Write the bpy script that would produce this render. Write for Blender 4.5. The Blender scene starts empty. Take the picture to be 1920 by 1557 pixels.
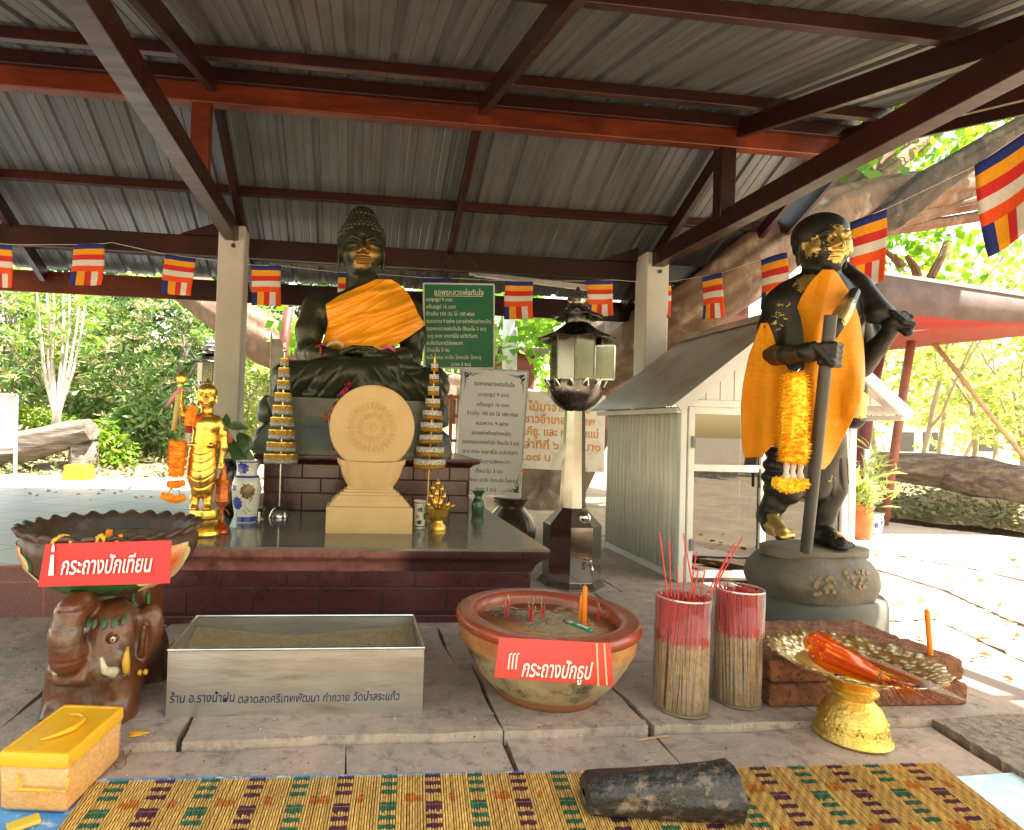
import bpy, math, random
import numpy as np
from mathutils import Vector, Matrix, Quaternion
R = math.radians
random.seed(7); rng = np.random.default_rng(7)
S = bpy.context.scene; COL = S.collection

# ---------------------------------------------------------------- camera, sky, sun, exposure
FPX, PX, PY, EYE = 1127.4, 785.6, 778.5, 1.15          # focal length and principal point (px of a 1920 px wide frame), eye height
YAW, PIT, ROL = .1074, .0195, .03009
def _rot():
    cy, sy, cp, sp = math.cos(YAW), math.sin(YAW), math.cos(PIT), math.sin(PIT)
    f = Vector((sy*cp, cy*cp, sp)); r = Vector((cy, -sy, 0)); u = r.cross(f)
    c, s = math.cos(ROL), math.sin(ROL)
    return c*r + s*u, -s*r + c*u, f
CR, CU, CF = _rot(); EYEP = Vector((0, 0, EYE))
cam = bpy.data.cameras.new('camera'); co = bpy.data.objects.new('camera', cam); COL.objects.link(co)
cam.sensor_width = 36; cam.lens = FPX/1920*36; cam.shift_x = (960-PX)/1920; cam.clip_start = .05; cam.clip_end = 800
M4 = Matrix((CR, CU, -CF)).transposed().to_4x4(); M4.translation = EYEP; co.matrix_world = M4
S.camera = co
w = bpy.data.worlds.new('World'); S.world = w; w.use_nodes = True
SUN_EL, SUN_AZ = R(64), R(118)                           # azimuth from +Y towards +X
sky = w.node_tree.nodes.new('ShaderNodeTexSky'); sky.sky_type = 'NISHITA'; sky.sun_disc = False
sky.sun_elevation = SUN_EL; sky.sun_rotation = SUN_AZ; sky.air_density = 1.4; sky.dust_density = 1.5; sky.ozone_density = .6
bg = w.node_tree.nodes['Background']; bg.inputs['Strength'].default_value = .15
wt_ = w.node_tree.nodes.new('ShaderNodeMix'); wt_.data_type = 'RGBA'; wt_.blend_type = 'MULTIPLY'; wt_.inputs[0].default_value = 1; wt_.inputs[7].default_value = (1.22, 1.0, .70, 1)   # hazy, slightly warm daylight
w.node_tree.links.new(sky.outputs[0], wt_.inputs[6]); w.node_tree.links.new(wt_.outputs[2], bg.inputs[0])
sl = bpy.data.lights.new('sun', 'SUN'); sl.energy = 4.8; sl.angle = R(.6); sl.color = (1, .95, .86)
so = bpy.data.objects.new('sun', sl); COL.objects.link(so)
sd = Vector((math.sin(SUN_AZ)*math.cos(SUN_EL), math.cos(SUN_AZ)*math.cos(SUN_EL), math.sin(SUN_EL)))
so.rotation_euler = sd.to_track_quat('Z', 'Y').to_euler()
S.view_settings.view_transform = 'Standard'; S.view_settings.look = 'None'; S.view_settings.gamma = 1
S.view_settings.exposure = 2.38
S.cycles.max_bounces = 10; S.cycles.diffuse_bounces = 6; S.cycles.transparent_max_bounces = 24; S.cycles.glossy_bounces = 4
S.cycles.sample_clamp_indirect = 6

# ---------------------------------------------------------------- measuring helpers (photo pixels -> metres at a known depth or height)
def ray(u, v): return CR*((u-PX)/FPX) + CU*(-(v-PY)/FPX) + CF
def at(u, v, Y): d = ray(u, v); return EYEP + d*(Y/d.y)
def gz(u, v, z=0): d = ray(u, v); return EYEP + d*((z-EYE)/d.z)

# ---------------------------------------------------------------- materials
MATS = {}
def nodes(name):
    m = bpy.data.materials.new(name); m.use_nodes = True
    nt = m.node_tree; return m, nt, nt.nodes['Principled BSDF'], nt.links
def N(nt, t, **k):
    n = nt.nodes.new('ShaderNode'+t)
    for a, b in k.items():
        if a.startswith('i_'): n.inputs[a[2:].replace('_', ' ')].default_value = b
        else: setattr(n, a, b)
    return n
def col4(c): return (c[0], c[1], c[2], 1)
def mixc(nt, fac, a, b, blend='MIX'):
    n = nt.nodes.new('ShaderNodeMix'); n.data_type = 'RGBA'; n.blend_type = blend
    for s, v in ((0, fac), (6, a), (7, b)):
        if hasattr(v, 'is_output'): nt.links.new(v, n.inputs[s])
        elif s == 0: n.inputs[0].default_value = v
        else: n.inputs[s].default_value = col4(v)
    return n.outputs[2]
def ramp(nt, src, p0, p1):
    n = N(nt, 'MapRange'); n.inputs[1].default_value = p0; n.inputs[2].default_value = p1; nt.links.new(src, n.inputs[0]); return n.outputs[0]
def noise(nt, scale, detail=4, vec=None, rough=.55, dist=0):
    n = N(nt, 'TexNoise', i_Scale=scale, i_Detail=detail, i_Roughness=rough, i_Distortion=dist)
    if vec is not None: nt.links.new(vec, n.inputs['Vector'])
    return n.outputs['Fac']
def coord(nt, scale=(1, 1, 1)):
    c = N(nt, 'TexCoord'); mp = N(nt, 'Mapping'); mp.inputs['Scale'].default_value = scale
    nt.links.new(c.outputs['Object'], mp.inputs['Vector']); return mp.outputs[0]
def pm(name, c, rough=.6, metal=0, c2=None, scale=6, stretch=(1, 1, 1), amt=(.35, .65), bump=0, bscale=40, rvar=.12, spec=.5, coat=0, dirt=None, dscale=2.2, damt=(.5, .75), vcol=False, sss=0, trans=0):
    """general procedural surface: two-tone noise, optional second 'dirt' tone, noise bump and roughness variation"""
    if name in MATS: return MATS[name]
    m, nt, b, L = nodes(name); v = coord(nt, stretch)
    f = noise(nt, scale, 6, v)
    if c2 is None: c2 = tuple(x*.72 for x in c)
    cc = mixc(nt, ramp(nt, f, *amt), c, c2)
    if vcol:
        a = N(nt, 'VertexColor', layer_name='Col'); cc = mixc(nt, 1, a.outputs[0], mixc(nt, ramp(nt, f, *amt), (1, 1, 1), (.72, .7, .68)), 'MULTIPLY')
    if dirt: cc = mixc(nt, ramp(nt, noise(nt, dscale, 5, v, .65), *damt), cc, dirt)
    L.new(cc, b.inputs['Base Color'])
    r = N(nt, 'MapRange'); r.inputs[3].default_value = max(.02, rough-rvar); r.inputs[4].default_value = min(1, rough+rvar)
    L.new(noise(nt, scale*2.3, 4, v), r.inputs[0]); L.new(r.outputs[0], b.inputs['Roughness'])
    b.inputs['Metallic'].default_value = metal; b.inputs['Specular IOR Level'].default_value = spec
    if coat: b.inputs['Coat Weight'].default_value = coat; b.inputs['Coat Roughness'].default_value = .12
    if sss: b.inputs['Subsurface Weight'].default_value = sss; b.inputs['Subsurface Radius'].default_value = (.02, .01, .005)
    if bump:
        bn = N(nt, 'Bump', i_Strength=min(1, bump), i_Distance=.004 if bump <= 1 else .004*bump)
        L.new(noise(nt, bscale, 6, v, .6), bn.inputs['Height']); L.new(bn.outputs[0], b.inputs['Normal'])
    MATS[name] = m; return m
def leafm(name, c, c2, tr=.5):
    if name in MATS: return MATS[name]
    m, nt, b, L = nodes(name); out = nt.nodes['Material Output']
    g = N(nt, 'VertexColor', layer_name='Col')
    cc = mixc(nt, g.outputs[0], c, c2)
    L.new(cc, b.inputs['Base Color']); b.inputs['Roughness'].default_value = .36; b.inputs['Specular IOR Level'].default_value = .6
    t = N(nt, 'BsdfTranslucent'); L.new(mixc(nt, 1, cc, (1.3, 1.25, .55), 'MULTIPLY'), t.inputs[0])
    mx = N(nt, 'MixShader'); mx.inputs[0].default_value = tr; L.new(b.outputs[0], mx.inputs[1]); L.new(t.outputs[0], mx.inputs[2]); L.new(mx.outputs[0], out.inputs[0])
    MATS[name] = m; return m
def clearm(name, tint=(1, 1, 1), gloss=.08, rough=.03, haze=0, hazec=(.8, .8, .8)):
    """thin clear sheet: mostly see-through, fresnel gloss, some milky haze"""
    if name in MATS: return MATS[name]
    m, nt, b, L = nodes(name); out = nt.nodes['Material Output']
    t = N(nt, 'BsdfTransparent'); t.inputs[0].default_value = col4(tint)
    g = N(nt, 'BsdfGlossy'); g.inputs['Roughness'].default_value = rough
    fr = N(nt, 'LayerWeight'); fr.inputs[0].default_value = .5
    pw = N(nt, 'Math', operation='POWER'); pw.inputs[1].default_value = 4; L.new(fr.outputs['Facing'], pw.inputs[0])
    mr = N(nt, 'MapRange'); mr.inputs[3].default_value = gloss; mr.inputs[4].default_value = .75; L.new(pw.outputs[0], mr.inputs[0])
    s = t.outputs[0]
    if haze:
        d = N(nt, 'BsdfDiffuse'); d.inputs[0].default_value = col4(hazec)
        mh = N(nt, 'MixShader'); L.new(s, mh.inputs[1]); L.new(d.outputs[0], mh.inputs[2])
        r = N(nt, 'MapRange'); r.inputs[3].default_value = haze*.4; r.inputs[4].default_value = haze*1.6; L.new(noise(nt, 18, 4), r.inputs[0]); L.new(r.outputs[0], mh.inputs[0]); s = mh.outputs[0]
    mx = N(nt, 'MixShader'); L.new(mr.outputs[0], mx.inputs[0]); L.new(s, mx.inputs[1]); L.new(g.outputs[0], mx.inputs[2]); L.new(mx.outputs[0], out.inputs[0])
    MATS[name] = m; return m

# ---------------------------------------------------------------- mesh building
class MB:
    def __init__(s): s.v = []; s.f = []; s.m = []; s.c = None; s.cur = 0
    def quadgrid(s, P, closeu=False, closev=False):
        """P: rows of points"""
        nr, nc = len(P), len(P[0]); o = len(s.v)
        for r in P: s.v += [tuple(p) for p in r]
        for i in range(nr if closev else nr-1):
            for j in range(nc if closeu else nc-1):
                a, b = i, (i+1) % nr; c, d = j, (j+1) % nc
                s.f.append((o+a*nc+c, o+a*nc+d, o+b*nc+d, o+b*nc+c)); s.m.append(s.cur)
        return s
    def poly(s, pts):
        o = len(s.v); s.v += [tuple(p) for p in pts]; s.f.append(tuple(range(o, o+len(pts)))); s.m.append(s.cur); return s
    def prism(s, pts, vec):
        n = len(pts); o = len(s.v); vec = Vector(vec)
        s.v += [tuple(p) for p in pts] + [tuple(Vector(p)+vec) for p in pts]
        s.f.append(tuple(range(o+n-1, o-1, -1))); s.f.append(tuple(range(o+n, o+2*n))); s.m += [s.cur]*2
        for i in range(n):
            j = (i+1) % n; s.f.append((o+i, o+j, o+n+j, o+n+i)); s.m.append(s.cur)
        return s
    def box(s, lo, hi, mat=None):
        x0, y0, z0 = lo; x1, y1, z1 = hi
        p = [Vector(q) for q in ((x0, y0, z0), (x1, y0, z0), (x1, y1, z0), (x0, y1, z0))]
        o = len(s.v); s.prism(p, (0, 0, z1-z0))
        if mat is not None:
            for i in range(o, len(s.v)): s.v[i] = tuple(mat @ Vector(s.v[i]))
        return s
    def bar(s, a, b, wx, wz, up=(0, 0, 1)):
        """rectangular beam from a to b; wz measured along up"""
        a, b, up = Vector(a), Vector(b), Vector(up); d = (b-a).normalized(); x = d.cross(up).normalized(); z = x.cross(d)
        q = [a+x*i*wx/2+z*j*wz/2 for i, j in ((-1, -1), (1, -1), (1, 1), (-1, 1))]
        return s.prism(q, b-a)
    def tube(s, pts, rad, n=10, cap=True, rough=0):
        pts = [Vector(p) for p in pts]; k = len(pts)
        if not hasattr(rad, '__len__'): rad = [rad]*k
        x = None; rows = []
        for i, p in enumerate(pts):
            d = (pts[min(i+1, k-1)]-pts[max(i-1, 0)]).normalized()
            if x is None: x = d.orthogonal().normalized()
            else: x = (x-d*x.dot(d)).normalized()
            y = d.cross(x)
            rows.append([p+(x*math.cos(t)+y*math.sin(t))*rad[i]*(1+(random.uniform(-rough, rough) if rough else 0)) for t in [2*math.pi*j/n for j in range(n)]])
        o = len(s.v); s.quadgrid(rows, closeu=True)
        if cap:
            s.f.append(tuple(range(o+n-1, o-1, -1))); e = o+(k-1)*n; s.f.append(tuple(range(e, e+n))); s.m += [s.cur]*2
        return s
    def lathe(s, prof, c, n=40, sx=1, sy=1, fr=None, ph=0, close=True):
        """prof: (radius, z) bottom to top; fr(theta, i) -> (radius factor, dz)"""
        c = Vector(c); rows = []
        for i, (r, z) in enumerate(prof):
            row = []
            for j in range(n):
                t = ph+2*math.pi*j/n; k, dz = fr(t, i) if fr else (1, 0)
                row.append((c.x+r*k*sx*math.cos(t), c.y+r*k*sy*math.sin(t), c.z+z+dz))
            rows.append(row)
        o = len(s.v); s.quadgrid(rows, closeu=True)
        if close:
            if prof[0][0] > .002: s.f.append(tuple(range(o+n-1, o-1, -1))); s.m.append(s.cur)
            e = o+(len(prof)-1)*n
            if prof[-1][0] > .002: s.f.append(tuple(range(e, e+n))); s.m.append(s.cur)
        return s
    def ball(s, c, r, n=12, sc=(1, 1, 1)):
        c = Vector(c); rows = []
        for i in range(n//2+1):
            a = -math.pi/2+math.pi*i/(n//2); rr = max(math.cos(a), 1e-3)
            rows.append([(c.x+r*sc[0]*rr*math.cos(2*math.pi*j/n), c.y+r*sc[1]*rr*math.sin(2*math.pi*j/n), c.z+r*sc[2]*math.sin(a)) for j in range(n)])
        return s.quadgrid(rows, closeu=True)
    def build(s, name, mats, parent=None, smooth=False, bevel=0, colors=None, solid=0):
        me = bpy.data.meshes.new(name); me.from_pydata(s.v, [], s.f)
        if not isinstance(mats, (list, tuple)): mats = [mats]
        for m in mats: me.materials.append(m)
        if len(mats) > 1: me.polygons.foreach_set('material_index', s.m)
        if colors is not None:
            a = me.color_attributes.new('Col', 'FLOAT_COLOR', 'POINT'); a.data.foreach_set('color', np.asarray(colors, np.float32).ravel())
        return finish(me, name, parent, smooth, bevel, solid)
def finish(me, name, parent=None, smooth=False, bevel=0, solid=0):
    me.update(); me.validate()
    o = bpy.data.objects.new(name, me); COL.objects.link(o)
    if smooth == 'auto': me.shade_smooth(); me.set_sharp_from_angle(angle=R(38))
    elif smooth: me.polygons.foreach_set('use_smooth', [True]*len(me.polygons))
    if parent is not None:
        o.parent = parent
        inv = Matrix.Translation(-parent.location) if parent.type == 'EMPTY' else Matrix()
        o.matrix_parent_inverse = inv
    if solid:
        d = o.modifiers.new('thickness', 'SOLIDIFY'); d.thickness = solid; d.offset = 0
    if bevel:
        b = o.modifiers.new('bevel', 'BEVEL'); b.width = bevel; b.segments = 2; b.limit_method = 'ANGLE'; b.angle_limit = R(40)
        if not smooth: me.polygons.foreach_set('use_smooth', [True]*len(me.polygons)); me.set_sharp_from_angle(angle=R(30))
    return o
def npmesh(name, V, Q, mat, parent=None, smooth=True, colors=None, solid=0):
    me = bpy.data.meshes.new(name); V = np.asarray(V, np.float32); Q = np.asarray(Q, np.int32); k = Q.shape[1]
    me.vertices.add(len(V)); me.vertices.foreach_set('co', V.ravel())
    me.loops.add(Q.size); me.loops.foreach_set('vertex_index', Q.ravel())
    me.polygons.add(len(Q)); me.polygons.foreach_set('loop_start', np.arange(0, Q.size, k, dtype=np.int32)); me.polygons.foreach_set('loop_total', np.full(len(Q), k, np.int32))
    for m in (mat if isinstance(mat, (list, tuple)) else [mat]): me.materials.append(m)
    if colors is not None:
        a = me.color_attributes.new('Col', 'FLOAT_COLOR', 'POINT'); a.data.foreach_set('color', np.asarray(colors, np.float32).ravel())
    return finish(me, name, parent, smooth, 0, solid)
def tag(o, label, cat, group=None):
    o['label'] = label; o['category'] = cat
    if group: o['group'] = group
    return o
def thing(name, label, cat, loc=(0, 0, 0), group=None):
    o = bpy.data.objects.new(name, None); o.location = loc; o.empty_display_size = .1; COL.objects.link(o)
    return tag(o, label, cat, group)
def setting(o, kind='structure'): o['kind'] = kind; return o
def copy_tree(o, loc=None, parent=None):
    c = o.copy(); COL.objects.link(c)
    if parent is not None: mi = o.matrix_parent_inverse.copy(); c.parent = parent; c.matrix_parent_inverse = mi
    if loc is not None: c.location = loc
    for ch in list(o.children): copy_tree(ch, None, c)
    return c
def lettering(body, mat, parent, origin, right, up, size, align='CENTER', bold=0, shear=0, depth=.0008, spacing=1, name='lettering', lines=None, width=None):
    """flat text laid on a plane: one mesh; lines = list of (text, x, y, size, align) in plane metres"""
    X = Vector(right).normalized(); Y = Vector(up).normalized(); Z = X.cross(Y); mb_v = []; mb_f = []
    for (t, x, y, sz, al, wd) in (lines or [(body, 0, 0, size, align, width)]):
        c = bpy.data.curves.new('text', 'FONT'); c.body = t; c.size = sz; c.align_x = al; c.align_y = 'CENTER'; c.offset = bold*sz; c.shear = shear; c.extrude = depth; c.space_character = spacing; c.resolution_u = 3
        o = bpy.data.objects.new('text', c); COL.objects.link(o)
        dg = bpy.context.evaluated_depsgraph_get(); me = bpy.data.meshes.new_from_object(o.evaluated_get(dg))
        bpy.data.objects.remove(o); n = len(mb_v)
        k = 1
        if wd and len(me.vertices):
            xs = [q.co.x for q in me.vertices]; k = wd/max(1e-6, max(xs)-min(xs))
        for q in me.vertices: mb_v.append(tuple(Vector(origin)+X*(x+q.co.x*k)+Y*(y+q.co.y)+Z*(q.co.z)))
        for p in me.polygons: mb_f.append(tuple(n+i for i in p.vertices))
        bpy.data.meshes.remove(me); bpy.data.curves.remove(c)
    me = bpy.data.meshes.new(name); me.from_pydata(mb_v, [], mb_f); me.materials.append(mat)
    return finish(me, name, parent)

# ---------------------------------------------------------------- sculpting: signed distance field on a grid, surface-netted into one continuous mesh
class Clay:
    def __init__(s, lo, hi, h):
        s.h = h; s.lo = np.array(lo, np.float32); n = [int((b-a)/h)+2 for a, b in zip(lo, hi)]
        s.ax = [np.float32(lo[i])+h*np.arange(n[i], dtype=np.float32) for i in range(3)]; s.f = np.full(n, 1., np.float32)
    def reg(s, lo, hi, pad):
        sl = []
        for i in range(3):
            a = int(max(0, math.floor((lo[i]-pad-s.lo[i])/s.h))); b = int(min(s.f.shape[i], math.ceil((hi[i]+pad-s.lo[i])/s.h)+1)); sl.append(slice(a, max(a, b)))
        return tuple(sl), s.ax[0][sl[0]][:, None, None], s.ax[1][sl[1]][None, :, None], s.ax[2][sl[2]][None, None, :]
    def put(s, sl, d, k, op):
        a = s.f[sl]
        if a.size == 0: return s
        d = d.astype(np.float32)
        if op == 'u':
            h = np.maximum(k-np.abs(a-d), 0)/max(k, 1e-6); s.f[sl] = np.minimum(a, d)-h*h*k*.25
        else:
            d = -d; h = np.maximum(k-np.abs(a-d), 0)/max(k, 1e-6); s.f[sl] = np.maximum(a, d)+h*h*k*.25
        return s
    def ell(s, c, r, k=.02, op='u', rot=None):
        c = [float(q) for q in c]; m = max(r)
        ext = r if rot is None else (m, m, m)
        sl, x, y, z = s.reg([c[i]-ext[i] for i in range(3)], [c[i]+ext[i] for i in range(3)], k+3*s.h)
        p = (x-c[0], y-c[1], z-c[2])
        if rot is not None:
            q = Matrix(rot).transposed() if not hasattr(rot, 'to_matrix') else rot.to_matrix().transposed()
            p = tuple(q[i][0]*p[0]+q[i][1]*p[1]+q[i][2]*p[2] for i in range(3))
        k0 = np.sqrt((p[0]/r[0])**2+(p[1]/r[1])**2+(p[2]/r[2])**2); k1 = np.sqrt((p[0]/r[0]**2)**2+(p[1]/r[1]**2)**2+(p[2]/r[2]**2)**2)+1e-6
        return s.put(sl, k0*(k0-1)/k1, k, op)
    def cap(s, a, b, ra, rb=None, k=.02, op='u', flat=None):
        rb = ra if rb is None else rb; a = [float(q) for q in a]; b = [float(q) for q in b]; m = max(ra, rb)
        sl, x, y, z = s.reg([min(a[i], b[i])-m for i in range(3)], [max(a[i], b[i])+m for i in range(3)], k+3*s.h)
        ab = [b[i]-a[i] for i in range(3)]; L = sum(q*q for q in ab)+1e-9
        t = np.clip(((x-a[0])*ab[0]+(y-a[1])*ab[1]+(z-a[2])*ab[2])/L, 0, 1)
        d = np.sqrt((x-a[0]-t*ab[0])**2+(y-a[1]-t*ab[1])**2+(z-a[2]-t*ab[2])**2)-(ra+(rb-ra)*t)
        return s.put(sl, d, k, op)
    def chain(s, pts, rad, k=.02, op='u'):
        for i in range(len(pts)-1): s.cap(pts[i], pts[i+1], rad[i], rad[i+1], k, op)
        return s
    def box(s, c, half, rnd=.01, k=.01, op='u', rot=None):
        m = math.sqrt(sum(q*q for q in half)); c = [float(q) for q in c]; ext = half if rot is None else (m, m, m)
        sl, x, y, z = s.reg([c[i]-ext[i] for i in range(3)], [c[i]+ext[i] for i in range(3)], k+3*s.h)
        p = (x-c[0], y-c[1], z-c[2])
        if rot is not None:
            q = rot.to_matrix().transposed(); p = tuple(q[i][0]*p[0]+q[i][1]*p[1]+q[i][2]*p[2] for i in range(3))
        q = [np.abs(p[i])-(half[i]-rnd) for i in range(3)]
        d = np.sqrt(np.maximum(q[0], 0)**2+np.maximum(q[1], 0)**2+np.maximum(q[2], 0)**2)+np.minimum(np.maximum(q[0], np.maximum(q[1], q[2])), 0)-rnd
        return s.put(sl, d, k, op)
    def disp(s, fn, lo, hi):
        sl, x, y, z = s.reg(lo, hi, 0); s.f[sl] += fn(x, y, z).astype(np.float32); return s
    def clipz(s, z0): s.f = np.maximum(s.f, (z0-s.ax[2])[None, None, :]); return s
    def front(s, big=9.):
        """distance of the first surface met when walking along +Y, per (x, z)"""
        ins = s.f < 0; hit = ins.any(1); j = ins.argmax(1); return np.where(hit, s.ax[1][j], np.nan)
    def net(s, name, mat, parent=None, colors=None):
        f = s.f; f[0] = f[-1] = 1; f[:, 0] = f[:, -1] = 1; f[:, :, 0] = f[:, :, -1] = 1
        n = f.shape; ins = f < 0
        c = np.zeros((n[0]-1, n[1]-1, n[2]-1), np.uint8)
        for a in (0, 1):
            for b in (0, 1):
                for e in (0, 1): c += ins[a:n[0]-1+a, b:n[1]-1+b, e:n[2]-1+e]
        I = np.argwhere((c > 0) & (c < 8)); idx = np.full(c.shape, -1, np.int32); idx[I[:, 0], I[:, 1], I[:, 2]] = np.arange(len(I))
        acc = np.zeros((len(I), 3), np.float32); cnt = np.zeros(len(I), np.float32)
        for d in range(3):
            o = [q for q in range(3) if q != d]
            for a in (0, 1):
                for b in (0, 1):
                    p = I.copy(); p[:, o[0]] += a; p[:, o[1]] += b; q = p.copy(); q[:, d] += 1
                    fa = f[p[:, 0], p[:, 1], p[:, 2]]; fb = f[q[:, 0], q[:, 1], q[:, 2]]; m = (fa < 0) != (fb < 0)
                    t = np.where(m, fa/np.where(m, fa-fb, 1), 0); e = (p-I).astype(np.float32); e[:, d] += t
                    acc[m] += e[m]; cnt[m] += 1
        V = s.lo+(I+acc/cnt[:, None])*s.h; F = []
        for d in range(3):
            o = [(d+1) % 3, (d+2) % 3]; sa = [slice(None)]*3; sb = [slice(None)]*3; sa[d] = slice(0, -1); sb[d] = slice(1, None)
            A = ins[tuple(sa)]; B = ins[tuple(sb)]; E = np.argwhere(A != B); E = E[(E[:, o[0]] > 0) & (E[:, o[1]] > 0)]
            q = []
            for a, b in ((1, 1), (0, 1), (0, 0), (1, 0)):
                p = E.copy(); p[:, o[0]] -= a; p[:, o[1]] -= b; q.append(idx[p[:, 0], p[:, 1], p[:, 2]])
            q = np.stack(q, 1); fl = ~A[E[:, 0], E[:, 1], E[:, 2]]; q[fl] = q[fl][:, ::-1]; F.append(q)
        return npmesh(name, V, np.concatenate(F), mat, parent, True, colors(V) if colors else None)
def vnoise(u, v, seed=0):
    """cheap smooth pseudo-noise"""
    r = np.random.default_rng(seed); o = 0
    for i in range(5):
        a, b, p = r.uniform(-1, 1, 2).tolist()+[r.uniform(0, 6)]; o = o+np.sin(a*(i+1)*u+b*(i+1)*v+p)/(i+1)
    return o
def drape(name, rows, clay, mat, parent, off=.012, folds=None, ny=60, nx=50, blur=6, Yp=5.2, thick=.006, keep=None):
    """a cloth lying on the camera-side surface of a sculpted body: rows = (v, left u, right u) outline; clay gives the depth to lie on"""
    D = clay.front(); far = np.nanmax(D) if keep is None else keep; D = np.where(np.isnan(D), far, np.minimum(D, far)); raw = D.copy()
    for _ in range(blur):
        D = (D+np.roll(D, 1, 0)+np.roll(D, -1, 0)+np.roll(D, 1, 1)+np.roll(D, -1, 1))/5; D = np.minimum(D, raw)
    for _ in range(10): D = (D+np.roll(D, 1, 0)+np.roll(D, -1, 0)+np.roll(D, 1, 1)+np.roll(D, -1, 1))/5
    D = np.minimum(D, raw+.02)
    V = []; rv = np.array(rows, float); vs = np.linspace(rv[0, 0], rv[-1, 0], ny)
    L = np.interp(vs, rv[:, 0], rv[:, 1]); Rr = np.interp(vs, rv[:, 0], rv[:, 2])
    for i in range(ny):
        for j in range(nx):
            s_ = j/(nx-1); u = L[i]+(Rr[i]-L[i])*s_; Y = Yp
            for _ in range(3):
                p = at(u, vs[i], Y); fa = min(max((p.x-clay.lo[0])/clay.h, 0), D.shape[0]-1.001); fb = min(max((p.z-clay.lo[2])/clay.h, 0), D.shape[1]-1.001); a, b = int(fa), int(fb); ta, tb = fa-a, fb-b; Y = float((D[a, b]*(1-ta)+D[a+1, b]*ta)*(1-tb)+(D[a, b+1]*(1-ta)+D[a+1, b+1]*ta)*tb)
            Y -= off+(folds(u, vs[i]) if folds else 0); V.append(at(u, vs[i], Y))
    Q = [(i*nx+j, i*nx+j+1, (i+1)*nx+j+1, (i+1)*nx+j) for i in range(ny-1) for j in range(nx-1)]
    o = npmesh(name, [tuple(p) for p in V], Q, mat, parent, True)
    d = o.modifiers.new('thickness', 'SOLIDIFY'); d.thickness = thick; d.offset = 0
    return o
def head(c, o, s, yaw=0, neck=.64):
    """human head; o centre, s half width; faces -Y turned by yaw; returns local->world"""
    cy, sy = math.cos(yaw), math.sin(yaw)
    def P(x, f, z): return (o[0]+s*(x*cy+f*sy), o[1]+s*(x*sy-f*cy), o[2]+s*z)
    q = Matrix.Rotation(yaw, 3, 'Z')
    def E(x, f, z, r, kk=.08, op='u', rr=None):
        m = q if rr is None else q @ Matrix.Rotation(rr, 3, 'Y')
        c.ell(P(x, f, z), [t*s for t in r], kk*s, op, [list(t) for t in m])
    def Cp(a, b, ra, rb, kk=.08, op='u'): c.cap(P(*a), P(*b), ra*s, rb*s, kk*s, op)
    E(0, -.1, .4, (1, 1.12, 1.02)); E(0, .08, -.3, (.86, .88, .85), .3); E(0, .62, -.86, (.34, .3, .24), .3)
    Cp((0, -.12, -.6), (0, -.2, -1.7), neck, neck*1.06, .2)
    for g in (-1, 1):
        E(g*.42, .98, .14, (.3, .2, .15), .15, 's'); E(g*.42, .76, .1, (.29, .2, .15), .04)
        Cp((g*.14, .98, .1), (g*.42, 1.0, .06), .022, .02, .03, 's'); Cp((g*.42, 1.0, .06), (g*.7, .83, .1), .02, .022, .03, 's')
        Cp((g*.15, 1.0, .3), (g*.45, .98, .42), .05, .055, .1); Cp((g*.45, .98, .42), (g*.82, .68, .28), .055, .03, .1)
        E(g*.5, .62, -.25, (.34, .3, .3), .3); E(g*.15, 1.02, -.23, (.13, .15, .11), .08)
        E(g*1.02, -.12, .08, (.1, .28, .42), .08); E(g*1.0, -.02, -.42, (.085, .15, .4), .08); E(g*1.1, -.1, .1, (.06, .15, .25), .06, 's')
    Cp((0, .95, .3), (0, 1.2, -.16), .1, .15, .12)
    E(0, .92, -.5, (.36, .17, .085), .06); E(0, .88, -.68, (.29, .17, .09), .06)
    Cp((-.36, .93, -.56), (0, 1.08, -.59), .02, .022, .03, 's'); Cp((0, 1.08, -.59), (.36, .93, -.56), .022, .02, .03, 's')
    return P, E, Cp
# ================================================================ GROUND
earth = pm('earth', (.40, .30, .19), .95, c2=(.30, .22, .14), scale=1.3, bump=1.5, bscale=22, dirt=(.5, .42, .32), dscale=3)
b = MB(); n = 60; ext = 260
def warp(t): return ext*(t**3*.9+t*.1)
P = [[(warp(-1+2*j/n)+2, warp(-1+2*i/n)+8, -.075) for j in range(n+1)] for i in range(n+1)]
b.quadgrid(P); setting(b.build('ground', earth, smooth=True))

stone = None
def stonem():
    m, nt, bs, L = nodes('flagstone'); v = coord(nt)
    c = mixc(nt, ramp(nt, noise(nt, 1.1, 5, v), .38, .62), (.43, .33, .27), (.30, .235, .195))
    c = mixc(nt, ramp(nt, noise(nt, 3.1, 6, v, .7), .5, .72), c, (.52, .36, .29))
    c = mixc(nt, ramp(nt, noise(nt, 11, 8, v, .75), .50, .68), c, (.17, .135, .115))
    c = mixc(nt, ramp(nt, noise(nt, 55, 4, v, .7), .60, .72), c, (.52, .44, .37))
    L.new(c, bs.inputs['Base Color']); bs.inputs['Roughness'].default_value = .62
    b1 = N(nt, 'Bump', i_Strength=.9, i_Distance=.02); L.new(noise(nt, 5, 8, v, .62, .6), b1.inputs['Height'])
    b2 = N(nt, 'Bump', i_Strength=.5, i_Distance=.002); L.new(noise(nt, 70, 5, v, .6), b2.inputs['Height']); L.new(b1.outputs[0], b2.inputs['Normal']); L.new(b2.outputs[0], bs.inputs['Normal'])
    return m
stone = stonem()
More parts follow.
